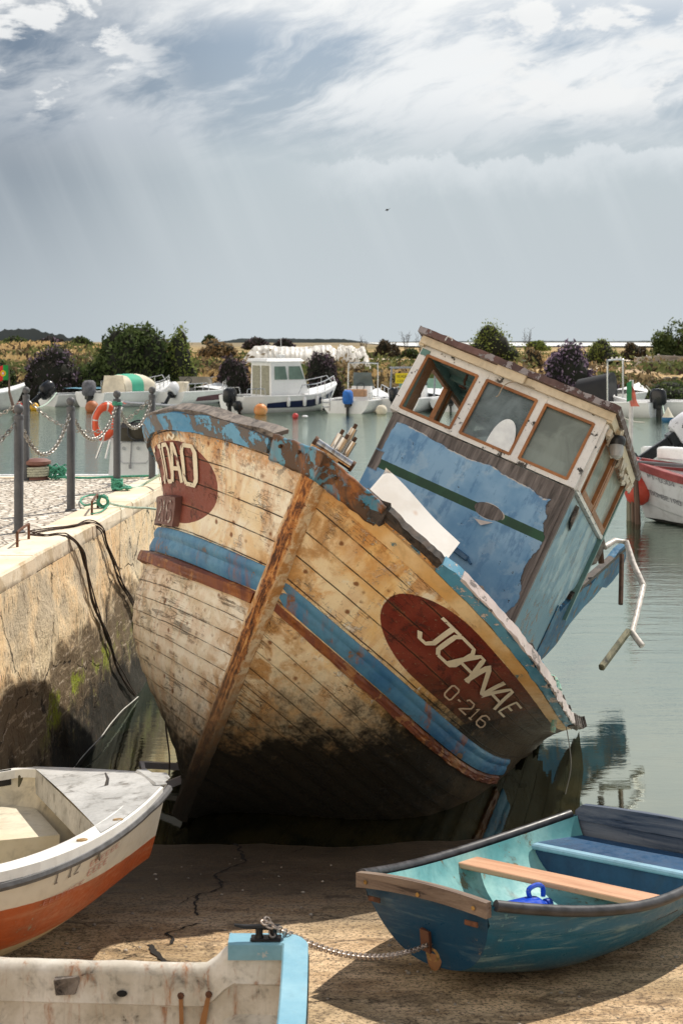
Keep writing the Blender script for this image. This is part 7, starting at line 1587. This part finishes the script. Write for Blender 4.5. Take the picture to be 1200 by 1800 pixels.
# buoys
def buoy(px, py, r, mat, lab, sc=(1, 1, 1), sink=.35):
    Y = EYE * FPX / (py - 600); rr = r / FPX * Y; o = empty('buoy', lab, 'buoy', ((px - 600) / FPX * Y, Y, 0), group='buoys floating among the moored boats')
    mb = MB(); mb.ball((0, 0, rr * (1 - sink)), rr, 18, 12, sc); mb.build('float', mat, o, smooth=True); mb = MB(); mb.torus((0, 0, rr * (2 - sink) - .0), rr * .16, rr * .05, n=10, m=5); mb.build('eye', M_BLKP, o); return o
MO = paint('faded_orange_float', (.62, .22, .06), (.70, .55, .38), .5, (.70, .34, .12), grime=.2, scale=1.2)
buoy(458, 729, 12, MO, 'large faded orange buoy at the stern of the cabin boat'); buoy(162, 724, 12, paint('dark_orange_float', (.38, .12, .04), (.2, .1, .06), .4, grime=.4), 'rusty orange buoy under the canvas-hooded boat'); buoy(61, 721, 8, plain('yellow_float', (.70, .38, .02), .5), 'yellow buoy near the left bollards')
buoy(519, 735, 5.5, paint('red_white_float', (.45, .03, .03), (.7, .6, .6), .5), 'small red and white buoy right of the cabin boat'); buoy(536, 735, 4.5, M_WPL, 'tiny flat white float beside the red and white buoy', (1.2, 1, .5)); buoy(670, 728, 10, M_CRV, 'pale round buoy at the stern of the for sale boat')
buoy(34, 716, 6, plain('red_float', (.55, .03, .02), .4), 'small red buoy behind the nearest bollard')
buoy(380, 996 - 240, 4, MO, 'tiny orange float in the open water') if False else None
c = atw(1173, 741, 54.5); cb_ = empty('cone_buoy', 'conical white buoy with a blue foot on the right', 'buoy', (c.x, 54.5, 0)); mb = MB(); mb.lathe([(.24, .16), (.12, .36), (.02, .56), (.001, .57)], 14); mb.build('cone', paint('cone_white', (.66, .62, .50), (.4, .3, .1), .3), cb_, smooth=True); mb = MB(); mb.lathe([(.20, -.05), (.26, .06), (.24, .17), (.001, .171)], 14); mb.build('foot', plain('cone_blue', (.02, .12, .26), .4), cb_, smooth=True)
# mooring lines of the moored boats
for k, (a, b, sg_, lab) in enumerate(((atw(1072, 715, 58), atw(1132, 742, 50), .2, 'pale mooring line left of the cone buoy'), (atw(1160, 690, 60), atw(1168, 735, 54.5), .05, 'pale line down to the cone buoy'), (atw(1135, 678, 60), atw(1210, 700, 70), .5, 'mooring line from the steel arch to the bank'), (atw(100, 690, 62), atw(60, 716, 58), .2, 'slack line from the low blue-covered boat'))):
    mb = MB(); mb.tube(catenary(a, b, sg_, 12), .022, 5); tag(mb.build('mooring_line', M_GR2 if k % 2 else plain('cream_line', (.55, .52, .46), .8)), lab, 'rope')

# ------------------------------------------------------------------ boats just behind the quay
o, S, Z = motor_boat(250, 0, 182, 5.2, 2.1, 'white centre console boat moored just behind the quay, with an orange lifebuoy on its frame', free=.55, bowup=.25, Y=26.0, sc=1.0); L = 5.2
o['group'] = 'boats moored just behind the quay'
CMW = T3((250 - 600) / FPX * 26, 26, 0) @ RZ(R(182) + math.pi) @ T3(-L, 0, 0); CI = CMW.inverted()
def cw_(px, py, Y): return CI @ atw(px, py, Y)
mb = MB()
b0_, b1_, t0_, t1_ = atw(189, 860, 25.3), atw(271, 860, 25.3), atw(196, 770, 25.3), atw(268, 770, 25.3)
quadbox(mb, [CI @ v for v in (b0_, b1_, b1_ + Vector((0, .8, 0)), b0_ + Vector((0, .8, 0)))], [CI @ v for v in (t0_, t1_, t1_ + Vector((0, .6, 0)), t0_ + Vector((0, .6, 0)))]); cs = mb.build('console', M_GEL, o)
mb = MB(); P = [(x, z) for x, z in ((215, 777), (258, 777), (262, 783), (262, 808), (257, 814), (216, 814), (211, 808), (211, 783))]; V = [CI @ (atw(px_, py_, 25.27)) for px_, py_ in P]; mb.tube(V, .008, 5, closed=True); mb.build('hatch_outline', plain('grey_hatch_seam', (.42, .43, .45), .6), cs); mb = MB(); mb.tube([cw_(232, 773, 25.25), cw_(229, 822, 25.25)], .014, 6); mb.box(cw_(229, 820, 25.24), (.05, .02, .08)); mb.build('latch_bar', plain('grey_latch', (.30, .30, .32), .4), cs)
for x_ in (218, 243): mb = MB(); mb.lathe([(.03, 0), (.034, .006), (.001, .008)], 10, T3(*cw_(x_, 788, 25.26)) @ RX(R(90))); mb.build('grommet', plain('grey_grommet', (.45, .46, .48), .5), cs)
mb = MB(); mb.add([cw_(196, 770, 25.32), cw_(268, 770, 25.32), cw_(266, 742, 25.7), cw_(210, 742, 25.7)], [(0, 1, 2, 3)]); mb.add([cw_(212, 776, 25.2), cw_(272, 776, 25.2), cw_(270, 752, 25.2), cw_(214, 752, 25.2)], [(0, 1, 2, 3)]); mb.build('windscreen', plain('dark_smoked_screen', (.05, .045, .035), .15, 0, .3, 2, 0), cs)
mb = MB(); mb.torus((0, 0, 0), .19, .016, T3(*cw_(243, 757, 25.1)) @ RX(R(75))); mb.build('steering_wheel', M_BLKP, cs, smooth=True)
mb = MB(); mb.tube(smooth_path([cw_(170, 806, 25.5), cw_(188, 760, 25.5), cw_(214, 711, 25.5), cw_(230, 709, 25.5), cw_(345, 717, 25.5), cw_(352, 722, 25.5), cw_(352, 800, 25.5)], 5), .028, 7); mb.tube([cw_(186, 806, 25.9), cw_(196, 765, 25.9), cw_(216, 716, 25.9)], .022, 6); mb.build('frame', M_CHR, o, smooth=True)
lb = empty('lifebuoy', 'orange lifebuoy with white bands hanging on the console boat frame', 'lifebuoy', mw=T3(*atw(185, 741, 25.2)) @ RZ(.35) @ RY(.15) @ RX(R(90)))
t = NT('lifebuoy_skin'); x, y, z = t.sep(t.tc()); an = t.m('ARCTAN2', y, x); bd = t.m('ABSOLUTE', t.m('SINE', t.m('MULTIPLY', an, 2.0))); n = t.noise(t.tc(), 9, 5, .6); c = t.mix(t.rng(bd, .10, .14, 1, 0), (.78, .10, .03), (.72, .70, .66)); c = t.mix(t.rng(n, .55, .7, 0, .4), c, (.5, .2, .12)); t.fin(c, .5)
mb = MB(); mb.torus((0, 0, 0), .25, .075, None, 28, 10, (.72, 1.12, 1)); mb.build('ring', t.mat, lb, smooth=True); mb = MB(); mb.tube([(math.cos(a) * .245, math.sin(a) * .375, .02 * math.sin(a * 8)) for a in np.linspace(0, 2 * math.pi, 40)], .008, 5); mb.build('grab_line', M_WPL, lb)
o, S, Z = motor_boat(-40, 0, 176 - 180 + 4, 3.4, 1.6, 'small tan and white skiff behind the quay at the left edge', hull_mat=paint('tan_skiff_hull', (.34, .32, .24), (.2, .18, .14), .2, grime=.3), free=.80, Y=20.5, deck=False, sc=1.0); o['group'] = 'boats moored just behind the quay'
# low bollard with rope on the far quay edge
lx = onquay(66, 842); mbd = empty('mooring_bollard', 'low reddish iron mooring bollard wound with pale rope on the far quay edge', 'mooring bollard', tuple(lx))
mb = MB(); mb.lathe([(.13, 0), (.10, .03), (.085, .10), (.09, .14), (.15, .17), (.15, .20), (.10, .225), (.001, .23)], 18); mb.build('iron_post', paint('red_oxide_iron', (.17, .07, .05), (.08, .05, .04), .4), mbd, smooth=True)
rg = random.Random(2); P = [lx + Vector((math.cos(k * .45) * (.125 + rg.uniform(-.01, .012)), math.sin(k * .45) * .125, .025 + .11 * (k % 56) / 56)) for k in range(112)]; mb = MB(); mb.tube(P, .014, 6); tag(mb.build('rope_coil', plain('pale_rope', (.46, .46, .36), .85, 0, .3, 60, .5), smooth=True), 'pale rope coiled round the low iron bollard', 'rope')
P = [lx + Vector((.22 + .09 * math.cos(k * .8) + rg.uniform(-.03, .03), .03 * math.sin(k), .08 + .07 * math.sin(k * 1.1) + rg.uniform(-.02, .02))) for k in range(60)]; mb = MB(); mb.tube(P, .010, 5); tag(mb.build('rope_tangle', M_GR, smooth=True), 'tangle of green rope right of the low iron bollard', 'rope')
rope('mooring_line', [onquay(100, 838, .03), onquay(150, 840, .02), onquay(200, 838, .02), onquay(285, 836, .02)], .013, M_GR, 'green rope stretched along the far quay edge')
# bird
mb = MB(); c = atw(680, 369, 40); mb.ball(c, .05, 8, 6, (.8, 1.4, .6)); mb.add([c, c + Vector((.11, .03, .07)), c + Vector((.05, -.04, .01)), c + Vector((-.08, .03, -.03)), c + Vector((-.03, -.04, .0))], [(0, 1, 2), (0, 3, 4)]); tag(mb.build('bird', plain('dark_feathers', (.02, .02, .02), .9)), 'small dark bird flying high over the harbour', 'bird')
